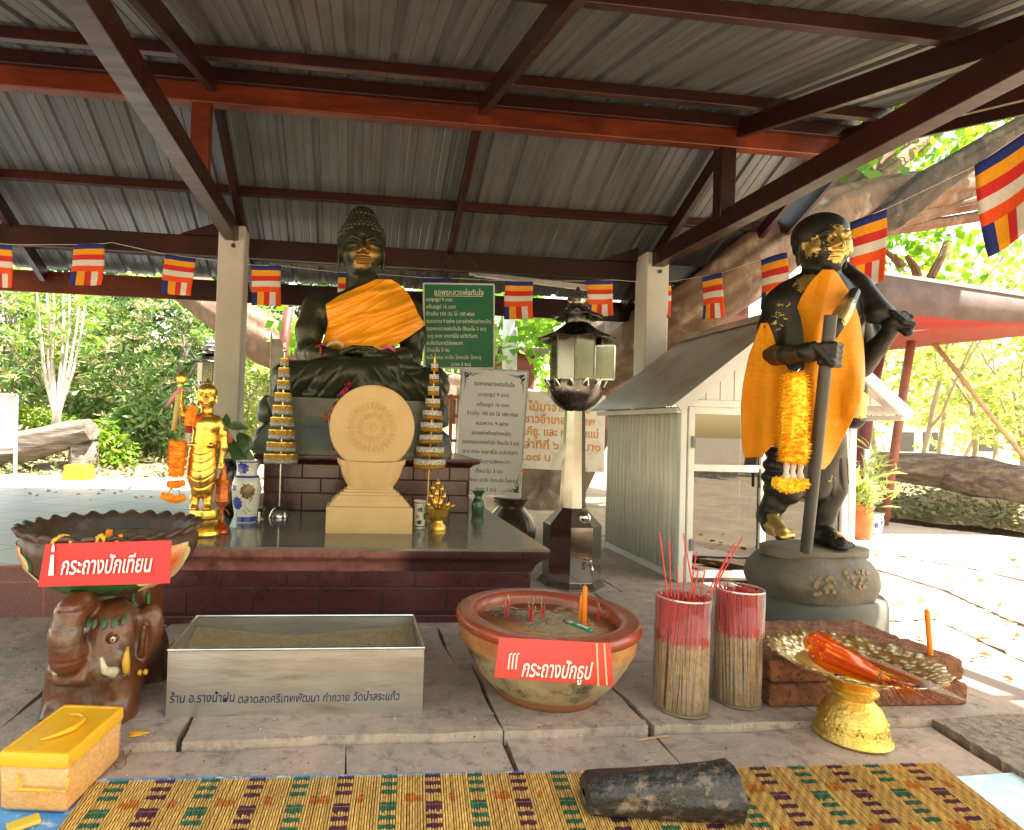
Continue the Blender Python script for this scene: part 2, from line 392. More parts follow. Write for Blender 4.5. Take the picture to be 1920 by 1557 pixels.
def slab(b, c, z, th=.06, nx=10, ny=8, wob=.007):
    """c: four corners (x, y) anticlockwise from front left"""
    sd_ = random.uniform(0, 99); rows = []
    for i in range(ny+1):
        r = []
        for j in range(nx+1):
            s, t = j/nx, i/ny
            x = (c[0][0]*(1-s)+c[1][0]*s)*(1-t)+(c[3][0]*(1-s)+c[2][0]*s)*t; y = (c[0][1]*(1-s)+c[1][1]*s)*(1-t)+(c[3][1]*(1-s)+c[2][1]*s)*t
            e = 1 if (i in (0, ny) or j in (0, nx)) else .2
            x += e*wob*math.sin(9*y+sd_)+e*random.uniform(-1, 1)*wob*.5; y += e*wob*math.sin(8*x+2*sd_)+e*random.uniform(-1, 1)*wob*.5
            r.append((x, y, z+.0025*math.sin(5*x+sd_)*math.cos(6*y)-(.005*random.random() if e == 1 else 0)))
        rows.append(r)
    b.quadgrid(rows)
    ring = [rows[0][j] for j in range(nx+1)]+[rows[i][nx] for i in range(1, ny+1)]+[rows[ny][j] for j in range(nx-1, -1, -1)]+[rows[i][0] for i in range(ny-1, 0, -1)]
    b.quadgrid([[(p[0], p[1], z-th) for p in ring], ring], closeu=True)
p0, p1 = gz(300, 1392), gz(1740, 1345); SL = (p1.y-p0.y)/(p1.x-p0.x)
def rowy(i, x): return RY[i]+SL*x
def jx(u0, v0, u1, v1): return gz(u0, v0), gz(u1, v1)
RY = [-1.8, .75, p0.y-SL*p0.x, 2.9, 3.46, 4.15, 4.85, 5.6, 6.4, 7.3]
joints = {1: [(-4, 0), (-2.3, -.05), (-.95, 0), jx(650, 1383, 650, 1455), jx(945, 1368, 985, 1470), jx(1220, 1358, 1290, 1430), jx(1742, 1347, 1900, 1440)],
          2: [(-4, 0), (-2.2, 0), (-1.3, .02), jx(338, 1385, 360, 1347), jx(905, 1290, 945, 1368), jx(1150, 1290, 1220, 1358), (1.95, 0), (2.85, .1)]}
b = MB()
for i in range(len(RY)-1):
    js = joints.get(i)
    if js is None: js = [(x+random.uniform(-.15, .15), random.uniform(-.05, .05)) for x in np.arange(-4, 3.4, .95)]+[(3.0 if i < 6 else 4.3, 0)]
    lines = []
    for q in js:
        if hasattr(q[0], 'x'): a, c_ = q; k = (c_.x-a.x)/(c_.y-a.y); lines.append((a.x-k*a.y, k))
        else: lines.append((q[0], q[1]))
    def X_(l, r):
        x = l[0]
        for _ in range(4): x = l[0]+l[1]*rowy(r, x)
        return x
    g = .007
    for q in range(len(lines)-1):
        a, c_ = lines[q], lines[q+1]
        x00, x10, x11, x01 = X_(a, i)+g, X_(c_, i)-g, X_(c_, i+1)-g, X_(a, i+1)+g
        slab(b, [(x00, rowy(i, x00)+g), (x10, rowy(i, x10)+g), (x11, rowy(i+1, x11)-g), (x01, rowy(i+1, x01)-g)], (-.03 if i < 2 else random.uniform(-.003, .003)), nx=max(6, int((x10-x00)*12)), ny=8)
setting(b.build('stone_floor', stone, smooth='auto'))

def patch(name, px, z, mat, sub=14, rough=.01):
    """irregular sheet whose outline is measured on the ground"""
    q = [gz(u, v, z) for u, v in px]; b = MB(); pts = []
    for i in range(len(q)):
        a, c_ = q[i], q[(i+1) % len(q)]
        for k in range(sub): pts.append(a.lerp(c_, k/sub)+Vector((random.uniform(-rough, rough), random.uniform(-rough, rough), 0)))
    b.prism(pts, (0, 0, .05)); [b.v.__setitem__(i, (p[0], p[1], p[2]-.05)) for i, p in enumerate(b.v)]
    return setting(b.build(name, mat, bevel=.004))
gravel = pm('gravel', (.36, .25, .175), .95, c2=(.21, .145, .10), scale=26, amt=(.4, .6), bump=4, bscale=60, dirt=(.44, .34, .26), dscale=12)
rough_slab = pm('rough_slab', (.33, .245, .19), .9, c2=(.18, .135, .105), scale=30, amt=(.4, .6), bump=4, bscale=55, dirt=(.34, .27, .22), dscale=9)
pale_slab = pm('pale_slab', (.38, .31, .27), .75, c2=(.30, .235, .20), scale=3, bump=1.4, bscale=20, dirt=(.30, .22, .185), dscale=1.8)
pale_path = pm('pale_path', (.50, .43, .38), .8, c2=(.40, .32, .275), scale=1.5, bump=.8, bscale=14, dirt=(.42, .31, .26), dscale=1.2)
patch('path_slab', [(1748, 1347), (1870, 1331), (2040, 1322), (2040, 1530), (1925, 1452)], -.008, rough_slab, rough=.014)
patch('path_slab', [(1560, 1180), (1665, 1168), (1752, 1163), (2040, 1300), (2040, 1318), (1868, 1327), (1750, 1340), (1500, 1352)], -.003, pale_slab)
patch('gravel_strip', [(1560, 1052), (1645, 1070), (1770, 1108), (1880, 1160), (2040, 1225), (2040, 1296), (1752, 1161), (1620, 1166)], -.012, gravel, rough=.02)
patch('path_slab', [(1560, 1020), (1690, 1045), (1830, 1070), (2060, 1125), (2060, 1220), (1884, 1158), (1772, 1106), (1640, 1066)], 0, pale_slab)
patch('path', [(1380, 975), (1640, 974), (1700, 984), (1800, 996), (2100, 1032), (2100, 1124), (1830, 1068), (1690, 1043), (1560, 1018)], -.004, pale_path, rough=.03)

# ---- raised tiled terrace on the left
def tilem(name, tile, mortar, w, h, rough, off=.5, speck=None, msize=.02, gloss=.5, c2=None):
    m, nt, bs, L = nodes(name); v = coord(nt)
    br = N(nt, 'TexBrick'); L.new(v, br.inputs['Vector']); br.offset = off
    br.inputs['Color1'].default_value = col4(tile); br.inputs['Color2'].default_value = col4(c2 or tuple(x*.85 for x in tile)); br.inputs['Mortar'].default_value = col4(mortar)
    br.inputs['Scale'].default_value = 1; br.inputs['Mortar Size'].default_value = msize; br.inputs['Brick Width'].default_value = w; br.inputs['Row Height'].default_value = h
    c = br.outputs[0]
    c = mixc(nt, ramp(nt, noise(nt, 2.5, 5, v), .3, .8), c, tuple(x*.75 for x in tile))
    if speck: c = mixc(nt, ramp(nt, noise(nt, 220, 2, v), .58, .66), c, speck)
    L.new(c, bs.inputs['Base Color']); bs.inputs['Roughness'].default_value = rough; bs.inputs['Specular IOR Level'].default_value = gloss
    bn = N(nt, 'Bump', i_Strength=.4, i_Distance=.003); bn.invert = True; L.new(br.outputs['Fac'], bn.inputs['Height']); L.new(bn.outputs[0], bs.inputs['Normal'])
    return m
TZ = .285
terr = thing('terrace', 'low raised terrace at the left with pale floor tiles and a speckled maroon tiled face', 'terrace', (-3, 6, 0))
b = MB(); b.box((-9, 3.66, -.1), (-1.22, 3.68, TZ-.004))
m = tilem('terrace_face_tile', (.17, .06, .06), (.34, .09, .06), .28, .6, .45, 0, speck=(.30, .17, .16), msize=.006)
# brick texture lies in XY: remap so Z drives the rows
mp = [x for x in m.node_tree.nodes if x.bl_idname == 'ShaderNodeMapping'][0]; mp.inputs['Rotation'].default_value = (R(90), 0, 0); mp.inputs['Location'].default_value = (.05, .2, 0)
b.build('face', m, terr)
b = MB(); b.box((-9, 3.645, TZ-.004), (-1.205, 3.672, TZ+.006)); b.build('edge_trim', pm('trim_red', (.30, .07, .05), .5), terr)
m = tilem('terrace_top_tile', (.66, .67, .70), (.30, .28, .28), .42, .42, .42, .0, msize=.011)
mp = [x for x in m.node_tree.nodes if x.bl_idname == 'ShaderNodeMapping'][0]; mp.inputs['Rotation'].default_value = (0, 0, R(18))
b = MB(); b.box((-9, 3.673, TZ-.3), (-1.22, 9.2, TZ)); b.build('top', m, terr)

# ================================================================ PAVILION
def woodm(name, c, c2, rough=.38):
    m, nt, bs, L = nodes(name); v = coord(nt, (1, 6, 6))
    f = noise(nt, 2.2, 7, v, .62, .8); c_ = mixc(nt, ramp(nt, f, .35, .68), c, c2)
    c_ = mixc(nt, ramp(nt, noise(nt, 1.4, 4, coord(nt)), .55, .7), c_, tuple(x*1.5 for x in c))
    c_ = mixc(nt, ramp(nt, noise(nt, 17, 3, coord(nt)), .7, .74), c_, (.012, .006, .005))
    L.new(c_, bs.inputs['Base Color']); L.new(ramp(nt, f, -.3, 1.9), bs.inputs['Roughness'])
    bs.inputs['Coat Weight'].default_value = .08; bs.inputs['Coat Roughness'].default_value = .3; bs.inputs['Specular IOR Level'].default_value = .35
    bn = N(nt, 'Bump', i_Strength=.35, i_Distance=.003); L.new(f, bn.inputs['Height']); L.new(bn.outputs[0], bs.inputs['Normal']); return m
W1 = woodm('dark_red_timber', (.028, .0058, .0036), (.012, .0032, .0024)); W2 = woodm('orange_red_timber', (.125, .022, .007), (.055, .010, .004)); W3 = woodm('maroon_timber', (.034, .0072, .0048), (.015, .004, .003))
conc = pm('painted_concrete', (.50, .47, .41), .8, c2=(.44, .41, .355), scale=2.2, bump=.6, bscale=28, dirt=(.36, .32, .27), dscale=2.6, damt=(.58, .8))
bolt_m = pm('rusty_bolt', (.07, .05, .045), .5, metal=.6)
pav = thing('pavilion', 'open shrine pavilion with dark red timbers, white concrete posts and a corrugated metal roof', 'pavilion', (0, 6, 0))
ZT, YP, YR, ZR = 3.09, 6.2, 4.88, 3.98           # tie-beam top, post line, ridge
def zback(y): return ZR-.525*(y-YR)
def zfront(y): return ZR-.275*(YR-y)
RX0, RX1, YE, YF = -7.2, 4.42, 7.08, .7
XP = [-5.65, -1.257, 3.168]
b = None
for x in XP:
    b = MB(); b.box((x-.13, YP-.13, -.1), (x+.13, YP+.13, ZT)); p = b.build('post', conc, pav, bevel=.018)
    for zz in (ZT-.09, ZT-.21):
        q = MB(); q.tube([(x+.02, YP-.128, zz), (x+.02, YP-.150, zz)], .02, 8); q.build('bolt', bolt_m, p, smooth='auto')
    if x == XP[1]:
        q = MB(); q.tube([(x+.02, YP-.14, ZT-.1), (x+.028, YP-.137, ZT-.15), (x+.022, YP-.14, ZT-.2)], .004, 5); q.build('red_string', pm('red_string', (.5, .05, .02), .8), p)
    # tie beam running towards the viewer
    b = MB(); b.bar((x, 1.8, ZT-.075), (x, YP+.2, ZT-.075), .13, .17); b.build('tie_beam', W3, pav, bevel=.006)
    b = MB(); b.bar((x-.02, YR+.02, ZT-.05), (x-.02, YR+.02, ZR-.1), .12, .14, (1, 0, 0)); b.build('king_post', W2 if x < 0 else W1, pav, bevel=.006)
    # small gusset where beam meets post
    b = MB(); b.prism([(x-.55, YP+.07, ZT-.06), (x-.13, YP+.07, ZT+.10), (x-.13, YP+.07, ZT-.06)], (0, .06, 0)); b.build('gusset', W1, pav)
    # rafters on both slopes
    for nm, y0, y1, zf in (('rafter', YR, YE-.05, zback), ('rafter', YR-.01, YF+.05, zfront)):
        b = MB(); b.bar((x+.07, y0, zf(y0)-.16), (x+.07, y1, zf(y1)-.16), .06, .15); b.build(nm, W1, pav, bevel=.004)
for x in (-3.45, .97):
    for y0, y1, zf in ((YR, YE-.05, zback), (YR-.01, YF+.05, zfront)):
        b = MB(); b.bar((x, y0, zf(y0)-.16), (x, y1, zf(y1)-.16), .06, .15); b.build('rafter', W1 if y1 < 5 else W3, pav, bevel=.004)
b = MB(); b.bar((RX0, YP+.135, ZT-.16), (RX1-.1, YP+.135, ZT-.16), .07, .20); b.build('wall_beam', W1, pav, bevel=.006)
b = MB(); b.bar((RX0, YR, ZT+.65), (RX1-.06, YR, ZT+.65), .10, .19); b.build('ridge_beam', W2, pav, bevel=.008)
b = MB(); b.bar((RX0, YR-.075, ZT+.76), (RX1-.06, YR-.075, ZT+.76), .045, .11); b.build('ridge_plate', W1, pav, bevel=.005)
for y, zf in ((5.92, zback), (6.72, zback), (4.42, zfront), (2.95, zfront), (1.75, zfront), (.9, zfront)):
    b = MB(); b.bar((RX0, y, zf(y)-.062), (RX1-.05, y, zf(y)-.062), .055, .085); b.build('purlin', W3, pav, bevel=.004)
b = MB(); b.bar((RX0, YE, zback(YE)-.19), (-2.05, YE, zback(YE)-.19), .035, .24); b.build('fascia_board', W2, pav, bevel=.004)
b = MB(); b.bar((-2.05, YE, zback(YE)-.19), (RX1, YE, zback(YE)-.19), .035, .24); b.build('fascia_board', W1, pav, bevel=.004)
for y0, y1, zf in ((YR, YE, zback), (YR, YF, zfront)):
    b = MB(); b.bar((RX1, y0, zf(y0)-.12), (RX1, y1, zf(y1)-.12), .04, .24); b.build('barge_board', W1, pav, bevel=.004)
    b = MB(); b.bar((RX1-.22, y0, zf(y0)-.15), (RX1-.22, y1, zf(y1)-.15), .05, .12); b.build('verge_rafter', W3, pav, bevel=.004)
def sheetm():
    m, nt, bs, L = nodes('galvanised_sheet'); v = coord(nt, (9, .5, .5))
    c = mixc(nt, ramp(nt, noise(nt, 1.6, 6, v, .6), .3, .7), (.15, .155, .154), (.085, .087, .086))
    c = mixc(nt, ramp(nt, noise(nt, 1.2, 5, coord(nt)), .58, .78), c, (.095, .088, .078))
    L.new(c, bs.inputs['Base Color']); bs.inputs['Metallic'].default_value = .45; L.new(ramp(nt, noise(nt, 3, 4, v), -.4, 1.5), bs.inputs['Roughness']); return m
sheet = sheetm()
def corr(x0, x1, y0, y1, zf, name, pitch=.31):
    """trapezoid-ribbed metal sheet"""
    prof = [(0, 0), (.24, 0), (.27, .006), (.30, 0), (.50, 0), (.53, .006), (.56, 0), (.76, 0), (.82, .026), (.94, .026)]
    xs = []; n = int((x1-x0)/pitch)
    for i in range(n): xs += [(x0+(i+a)*pitch, h) for a, h in prof]
    ys = np.linspace(y0, y1, 9); b = MB()
    b.quadgrid([[(x, y, zf(y)+h-.02) for x, h in xs] for y in ys]); return b.build(name, sheet, pav, solid=.0015)
corr(RX0, RX1, YR-.03, YE+.03, lambda y: zback(y), 'roof_sheet'); corr(RX0, RX1, YR+.02, YF, lambda y: zfront(y)+.012, 'roof_sheet')
b = MB()
b.quadgrid([[(x, YR-.32, zfront(YR-.32)+.05), (x, YR, ZR+.06), (x, YR+.32, zback(YR+.32)+.05)] for x in (RX0, RX1+.03)]); b.build('ridge_cap', sheet, pav, solid=.002)
# white batten lamp under the eave
lt = thing('batten_light', 'long white batten lamp fixed below the back eave beside the green notice', 'lamp', at(1000, 530, 6.66))
a, c_ = at(880, 512, 6.66), at(1118, 541, 6.66)
b = MB(); b.bar(a, c_, .05, .045); b.build('batten', pm('white_enamel', (.75, .74, .70), .4), lt, bevel=.004)
b = MB(); b.tube([a+Vector((.06, -.03, -.035)), c_+Vector((-.06, -.03, -.035))], .014, 10); b.build('tube', pm('tube_white', (.82, .82, .80), .25), lt, smooth='auto')
# ================================================================ ALTAR
def ring(x0, x1, y0, y1, o, z): return [(x0-o, y0-o, z), (x1+o, y0-o, z), (x1+o, y1+o, z), (x0-o, y1+o, z)]
def loft(b, rs, cap=True):
    b.quadgrid(rs, closeu=True)
    if cap: b.poly(list(reversed(rs[0]))); b.poly(rs[-1])
    return b
maroon = pm('maroon_tile', (.075, .016, .017), .3, c2=(.048, .011, .012), scale=9, bump=.35, bscale=30, dirt=(.10, .05, .045), dscale=6, damt=(.6, .8), coat=.3)
def cornicem():
    m, nt, bs, L = nodes('maroon_cornice'); v = coord(nt)
    c = mixc(nt, ramp(nt, noise(nt, 5, 5, v), .35, .65), (.055, .016, .017), (.04, .012, .013))
    sx = N(nt, 'SeparateXYZ'); L.new(v, sx.inputs[0])
    ad = N(nt, 'MapRange'); ad.inputs[1].default_value = .36; ad.inputs[2].default_value = .22; L.new(sx.outputs[0], ad.inputs[0])
    ns = N(nt, 'Math', operation='MULTIPLY'); L.new(ad.outputs[0], ns.inputs[0]); L.new(ramp(nt, noise(nt, 4.5, 6, v, .65, .4), .28, .48), ns.inputs[1])
    worn = mixc(nt, ramp(nt, noise(nt, 16, 6, v, .7), .35, .7), (.32, .13, .11), (.17, .06, .055))
    L.new(mixc(nt, ns.outputs[0], c, worn), bs.inputs['Base Color']); L.new(ramp(nt, noise(nt, 6, 4, v), -.1, 1.7), bs.inputs['Roughness']); return m
mortar = pm('tile_mortar', (.045, .022, .022), .85, dirt=(.2, .15, .13), dscale=30, damt=(.66, .75))
def granitem():
    m, nt, bs, L = nodes('polished_granite'); v = coord(nt)
    c = mixc(nt, ramp(nt, noise(nt, 140, 2, v), .4, .6), (.17, .145, .12), (.10, .085, .075))
    L.new(mixc(nt, ramp(nt, noise(nt, 3, 5, v), .45, .75), c, (.20, .17, .145)), bs.inputs['Base Color'])
    L.new(ramp(nt, noise(nt, 9, 5, v), -.05, 4), bs.inputs['Roughness']); bs.inputs['Specular IOR Level'].default_value = .8; return m
granite = granitem(); corn = cornicem()
alt = thing('altar', 'two-tier altar of dark maroon tiles with a glossy granite table top', 'altar', (0, 4.8, 0))
def tiles(b, x0, x1, y0, y1, rows, w, off0=0, g=.004, t=.006):
    """thin tiles on the front and right faces"""
    for i, (z0, z1) in enumerate(rows):
        x = x0-(w*.5 if (i+off0) % 2 else 0)
        while x < x1:
            a, c_ = max(x, x0)+g, min(x+w, x1)-g
            if c_-a > .02: b.box((a, y0-t+random.uniform(0, .0015), z0+g), (c_, y0+.001, z1-g))
            x += w
        y = y0-(w*.5 if (i+off0) % 2 else 0)
        while y < y1:
            a, c_ = max(y, y0)+g, min(y+w, y1)-g
            if c_-a > .02:
                b.box((x1-.001, a, z0+g), (x1+t, c_, z1-g)); b.box((x0-t, a, z0+g), (x0+.001, c_, z1-g))
            y += w
AX0, AX1, AY0, AY1, AZ = -1.10, 1.09, 3.56, 6.02, .447
b = MB(); b.box((AX0, AY0, 0), (AX1, AY1, .30)); b.build('core', mortar, alt)
b = MB(); tiles(b, AX0, AX1, AY0, AY1, [(.052, .2), (.2, .297)], .372, 1); b.build('tiling', maroon, alt, bevel=.0025)
b = MB(); loft(b, [ring(AX0, AX1, AY0, AY1, o, z) for o, z in ((.028, 0), (.028, .04), (.012, .05))]); b.build('plinth', maroon, alt, bevel=.003)
b = MB(); loft(b, [ring(AX0, AX1, AY0, AY1, o, z) for o, z in ((.010, .296), (.014, .31), (.026, .34), (.05, .37), (.08, .388), (.085, .395), (.085, AZ-.017))]); b.build('cornice', corn, alt, smooth='auto')
b = MB(); loft(b, [ring(AX0, AX1, AY0, AY1, o, z) for o, z in ((.089, AZ-.016), (.089, AZ-.002), (.087, AZ))]); b.build('table_top', granite, alt)
TX0, TX1, TY0, TY1, TT = -.70, .965, 4.93, 5.98, .895
b = MB(); b.box((TX0, TY0, AZ), (TX1, TY1, .83)); b.build('core', mortar, alt)
b = MB(); tiles(b, TX0, TX1, TY0, TY1, [(AZ+.002, .59), (.59, .71), (.71, .825)], .30, 0); b.build('tiling', maroon, alt, bevel=.0025)
b = MB(); loft(b, [ring(TX0, TX1, TY0, TY1, o, z) for o, z in ((.008, .818), (.02, .835), (.045, .85), (.07, .858), (.075, .865), (.075, TT-.003), (.072, TT))]); b.build('cornice', maroon, alt, smooth='auto')

# ---- sandstone dharma wheel
sand = pm('carved_sandstone', (.56, .37, .17), .85, c2=(.50, .33, .15), scale=3, bump=.8, bscale=70, dirt=(.60, .42, .22), dscale=2)
YW = 4.064
wc = at(697.5, 801.5, YW); WR = .283
wh = thing('dharma_wheel', 'round carved sandstone wheel on a lotus cradle and stepped pedestal at the altar centre', 'stone wheel', (wc.x, YW, AZ))
b = MB(); nr, nt_ = 70, 180; rows = []
for i in range(nr+1):
    r = i/nr; row = []
    for j in range(nt_):
        t = 2*math.pi*j/nt_; h = 0
        if r < .055: h = .016*math.sqrt(max(0, 1-(r/.055)**2))
        elif .11 < r < .145: h = .006
        def petal(r0, r1, n, ph, a):
            u = (r-r0)/(r1-r0)
            return a*math.sin(math.pi*u)**.7*abs(math.cos(n*(t+ph)/2))**1.6 if 0 < u < 1 else 0
        h += petal(.2, .40, 28, 0, .010)+petal(.40, .62, 32, .05, .014)
        if .66 < r < .68: h -= .002
        h -= .010*max(0, (r-.96)/.04)**2
        row.append((wc.x+WR*r*math.cos(t), YW-.055-h, wc.z+WR*r*math.sin(t)))
    rows.append(row)
b.quadgrid(rows, closeu=True)
b.quadgrid([rows[-1], [(p[0], YW+.05, p[2]) for p in rows[-1]], [(wc.x, YW+.06, wc.z)]*nt_], closeu=True)
b.build('wheel', sand, wh, smooth='auto')
b = MB(); rows = []
zc0, zc1 = at(697, 912, YW).z, at(697, 866, YW).z
for i in range(15):
    s = i/14; z = zc0+(zc1-zc0)*s; hw = .148+.062*math.sin(s*1.5)**.8+(.022*max(0, s-.8)/.2); hd = .072+.02*math.sin(s*2.4); row = []
    for j in range(96):
        t = 2*math.pi*j/96; e = .55
        cx_, cy_ = math.copysign(abs(math.cos(t))**e, math.cos(t)), math.copysign(abs(math.sin(t))**e, math.sin(t))
        ph = cx_*hw*38+(.5-s)*3*math.copysign(1, cx_)*(1-abs(cx_))
        row.append((wc.x+.004+cx_*hw, YW+cy_*hd-(.016*abs(math.sin(ph)) if cy_ < -.3 else 0), z+(.02*abs(cx_)**3 if i == 14 else 0)))
    rows.append(row)
b.quadgrid(rows, closeu=True); b.poly(rows[-1]); b.build('lotus_cradle', sand, wh, smooth=True)
k = 4.064/1127
def rr(hw, v, d): z = at(694, v, YW).z; x = wc.x-.002; return [(x-hw*k, YW-d, z), (x+hw*k, YW-d, z), (x+hw*k, YW+d, z), (x-hw*k, YW+d, z)]
b = MB(); loft(b, [rr(78, 994, .135), rr(78, 948, .135), rr(75, 946.5, .132), rr(72, 946, .122), rr(71, 941, .12), rr(66, 936, .112), rr(61, 930, .104), rr(58, 926.5, .098), rr(54, 926, .092), rr(54, 921.5, .092), rr(48, 921, .084), rr(47, 916.5, .082), rr(42, 916, .074), rr(42, 909.5, .074)]); b.build('pedestal', sand, wh, bevel=.004)

# ---- tiered ceremonial umbrellas
def brocm(name, c1, c2, s, metal=.5):
    return pm(name, c1, .5, metal=metal, c2=c2, scale=s, amt=(.42, .58), bump=1.5, bscale=s*1.5)
gold_br = brocm('gold_brocade', (.55, .30, .03), (.30, .14, .01), 90); silver_fr = brocm('silver_fringe', (.55, .54, .52), (.25, .24, .22), 130)
gold_fr = brocm('gold_fringe', (.60, .30, .02), (.34, .15, .01), 130); white_lace = pm('white_lace', (.75, .72, .66), .7, c2=(.12, .09, .07), scale=150, amt=(.5, .56)); gold_trim = pm('gold_trim', (.85, .58, .08), .3, metal=.8)
silver_m = pm('polished_silver', (.62, .61, .58), .16, metal=1, c2=(.55, .53, .5), rvar=.06); gold_m = pm('gold_paint', (.78, .48, .08), .3, metal=.85, c2=(.62, .35, .05), scale=8, rvar=.1)
def umbrella(name, label, foot, topuv, tiers, Y, pole_m, upper, lower, baseb, finial):
    """tiers: (u0, u1, v0, v1) seen outlines"""
    t = thing(name, label, 'ceremonial umbrella', foot, 'tiered umbrellas beside the stone wheel')
    top = at(*topuv, Y); kk = Y*1.02/1127
    b = MB(); b.tube([foot, top], .0055, 10); b.build('pole', pole_m, t, smooth='auto')
    for n_, (u0, u1, v0, v1) in enumerate(tiers):
        a, c_ = at((u0+u1)/2, v0, Y), at((u0+u1)/2, v1, Y); r = (u1-u0)/2*kk*.985; tl = random.uniform(-.04, .04); h = a.z-c_.z; n = 72; rows = []
        s_ = (a.z-foot.z)/(top.z-foot.z); cx_, cy_ = foot.x+(top.x-foot.x)*s_, foot.y+(top.y-foot.y)*s_; sd_ = random.random()*9
        def rg(rf, f, wob=0): return [(cx_+r*rf*math.cos(q), cy_+r*rf*math.sin(q), a.z-h*f+tl*r*math.cos(q+sd_)*1.0+(wob*math.sin(9*q+sd_)+wob*math.sin(23*q)*.6)) for q in [2*math.pi*j/n for j in range(n)]]
        b = MB(); b.quadgrid([[(cx_, cy_, a.z+tl*0)]*n, rg(.97, .0), rg(1.0, .04)], closeu=True); b.cur = 1; b.quadgrid([rg(1.005, .0), rg(1.01, .04), rg(1.005, .10)], closeu=True); b.cur = 0
        b.quadgrid([rg(1.0, .1), rg(1.0, .55)], closeu=True); b.build('tier', [upper, gold_trim if upper is gold_br else white_lace], t, smooth='auto')
        b = MB(); b.quadgrid([rg(1.005, .54), rg(1.0, .8), rg(.985, 1.0, .0025)], closeu=True); b.build('fringe', lower, t, smooth='auto', solid=.001)
    b = MB(); baseb(b, foot); b.build('base', pole_m if finial is None else gold_m, t, smooth='auto')
    b = MB(); z = top.z
    b.lathe([(.012, -.05), (.016, -.035), (.009, -.02), (.012, -.008), (.007, .01), (.009, .016), (.004, .03), (.0015, .07)], top, 12); b.build('finial', finial or pole_m, t, smooth=True)
    return t
q = 4.098
tz = lambda L: [(480+a/q, 480+c_/q, 680+d/q, 680+e/q) for a, c_, d, e in L]
f = gz(523, 970, AZ)
umbrella('tiered_umbrella', 'gold and silver fringed nine-tier umbrella on a silver dome base beside the vase', f, (534.5, 648), tz([(183, 243, -30, 26), (172, 257, 42, 115), (163, 260, 138, 208), (145, 271, 234, 302), (130, 281, 330, 400), (112, 288, 424, 494), (102, 299, 516, 588), (90, 309, 610, 682), (68, 319, 702, 776)]), f.y, silver_m, gold_br, silver_fr,
         lambda b, c_: b.lathe([(.073, 0), (.075, .006), (.07, .02), (.062, .042), (.048, .062), (.03, .073), (.01, .077), (.006, .08)], c_, 32), None)
f = gz(800, 966, AZ)
umbrella('tiered_umbrella', 'white lace and gold fringed nine-tier umbrella with a golden tip, on the golden pole', f, (815.5, 676), tz([(1340, 1397, 12, 66), (1332, 1404, 94, 158), (1314, 1402, 184, 252), (1297, 1410, 278, 346), (1273, 1421, 370, 436), (1259, 1428, 462, 532), (1250, 1429, 556, 622), (1222, 1438, 648, 720), (1196, 1441, 738, 812)]), f.y, gold_m, white_lace, gold_fr,
         lambda b, c_: b.lathe([(.055, 0), (.057, .008), (.045, .02), (.03, .03), (.034, .05), (.02, .07), (.012, .1), (.006, .11)], c_, 28), gold_trim)

# ---- vases and small offerings on the altar
def surf(c, prof, th, z, off=.0015):
    """point just outside a lathe surface"""
    rs = np.interp(z, [p[1] for p in prof], [p[0] for p in prof])+off; return (c[0]+rs*math.cos(th), c[1]+rs*math.sin(th), c[2]+z)
def blot(b, c, prof, th, z, ra, rz, n=8, depth=.35, ph=0, k=24):
    """painted flower: lobed patch hugging the vase"""
    R0 = float(np.interp(z, [p[1] for p in prof], [p[0] for p in prof])); rim = []
    for j in range(k):
        t = 2*math.pi*j/k; f_ = 1-depth*(.5+.5*math.cos(n*t+ph)); rim.append((th+ra*f_*math.cos(t)/R0, z+rz*f_*math.sin(t)))
    o = len(b.v); b.v.append(surf(c, prof, th, z)); b.v += [surf(c, prof, (th+q[0])/2, (z+q[1])/2) for q in rim]+[surf(c, prof, *q) for q in rim]
    for j in range(k):
        a = (j+1) % k; b.f.append((o, o+1+j, o+1+a)); b.f.append((o+1+j, o+1+k+j, o+1+k+a, o+1+a)); b.m += [b.cur]*2
white_glaze = pm('white_glaze', (.62, .60, .52), .18, c2=(.55, .52, .45), scale=9, coat=.5); cobalt = pm('cobalt_paint', (.015, .03, .26), .2, c2=(.03, .07, .4), scale=60, coat=.5); brownp = pm('brown_paint', (.10, .055, .015), .25, c2=(.2, .12, .03), scale=60, coat=.5)
blackp = pm('black_paint', (.012, .014, .016), .25); greenp = pm('green_paint', (.01, .09, .03), .25, coat=.4); pinkp = pm('pink_paint', (.55, .22, .2), .3)
def vase(name, label, c, prof, m, n=36): t = thing(name, label, 'vase', c); MB().lathe(prof, c, n).build('body', m, t, smooth='auto'); return t
c = gz(460, 978, AZ); kz = c.y/1127*1.01
pr = [(27, 0), (28, 2), (28, 12), (28, 14), (33, 35), (36, 58), (35, 70), (30, 80), (26, 84), (25, 100), (27, 105), (28, 110), (25, 110), (22, 95), (22, 70)]
pr = [(r*.72*kz, z*kz) for r, z in pr]
v1 = vase('blue_white_vase', 'white vase painted with blue and brown flowers at the left of the altar', c, pr, white_glaze)
fz = -math.pi/2
outer = pr[:12]
for nm, mt, L in (('blue_flower', cobalt, [(fz-.3, 97, 13, 11, 9), (fz-.55, 35, 12, 13, 10), (fz-.8, 62, 7, 6, 4)]), ('brown_flower', brownp, [(fz+.25, 57, 15, 15, 10)])):
    b = MB()
    for th, z, ra, rz, n_ in L: blot(b, c, outer, th, z*kz, ra*kz, rz*kz, n_, .25, random.random())
    b.build(nm, mt, v1)
b = MB()
for z0, z1 in ((2, 11), (80, 83.5), (107, 109)): b.quadgrid([[surf(c, outer, 2*math.pi*j/36, z*kz) for j in range(36)] for z in (z0, z1)], closeu=True)
b.build('blue_band', cobalt, v1)
b = MB()
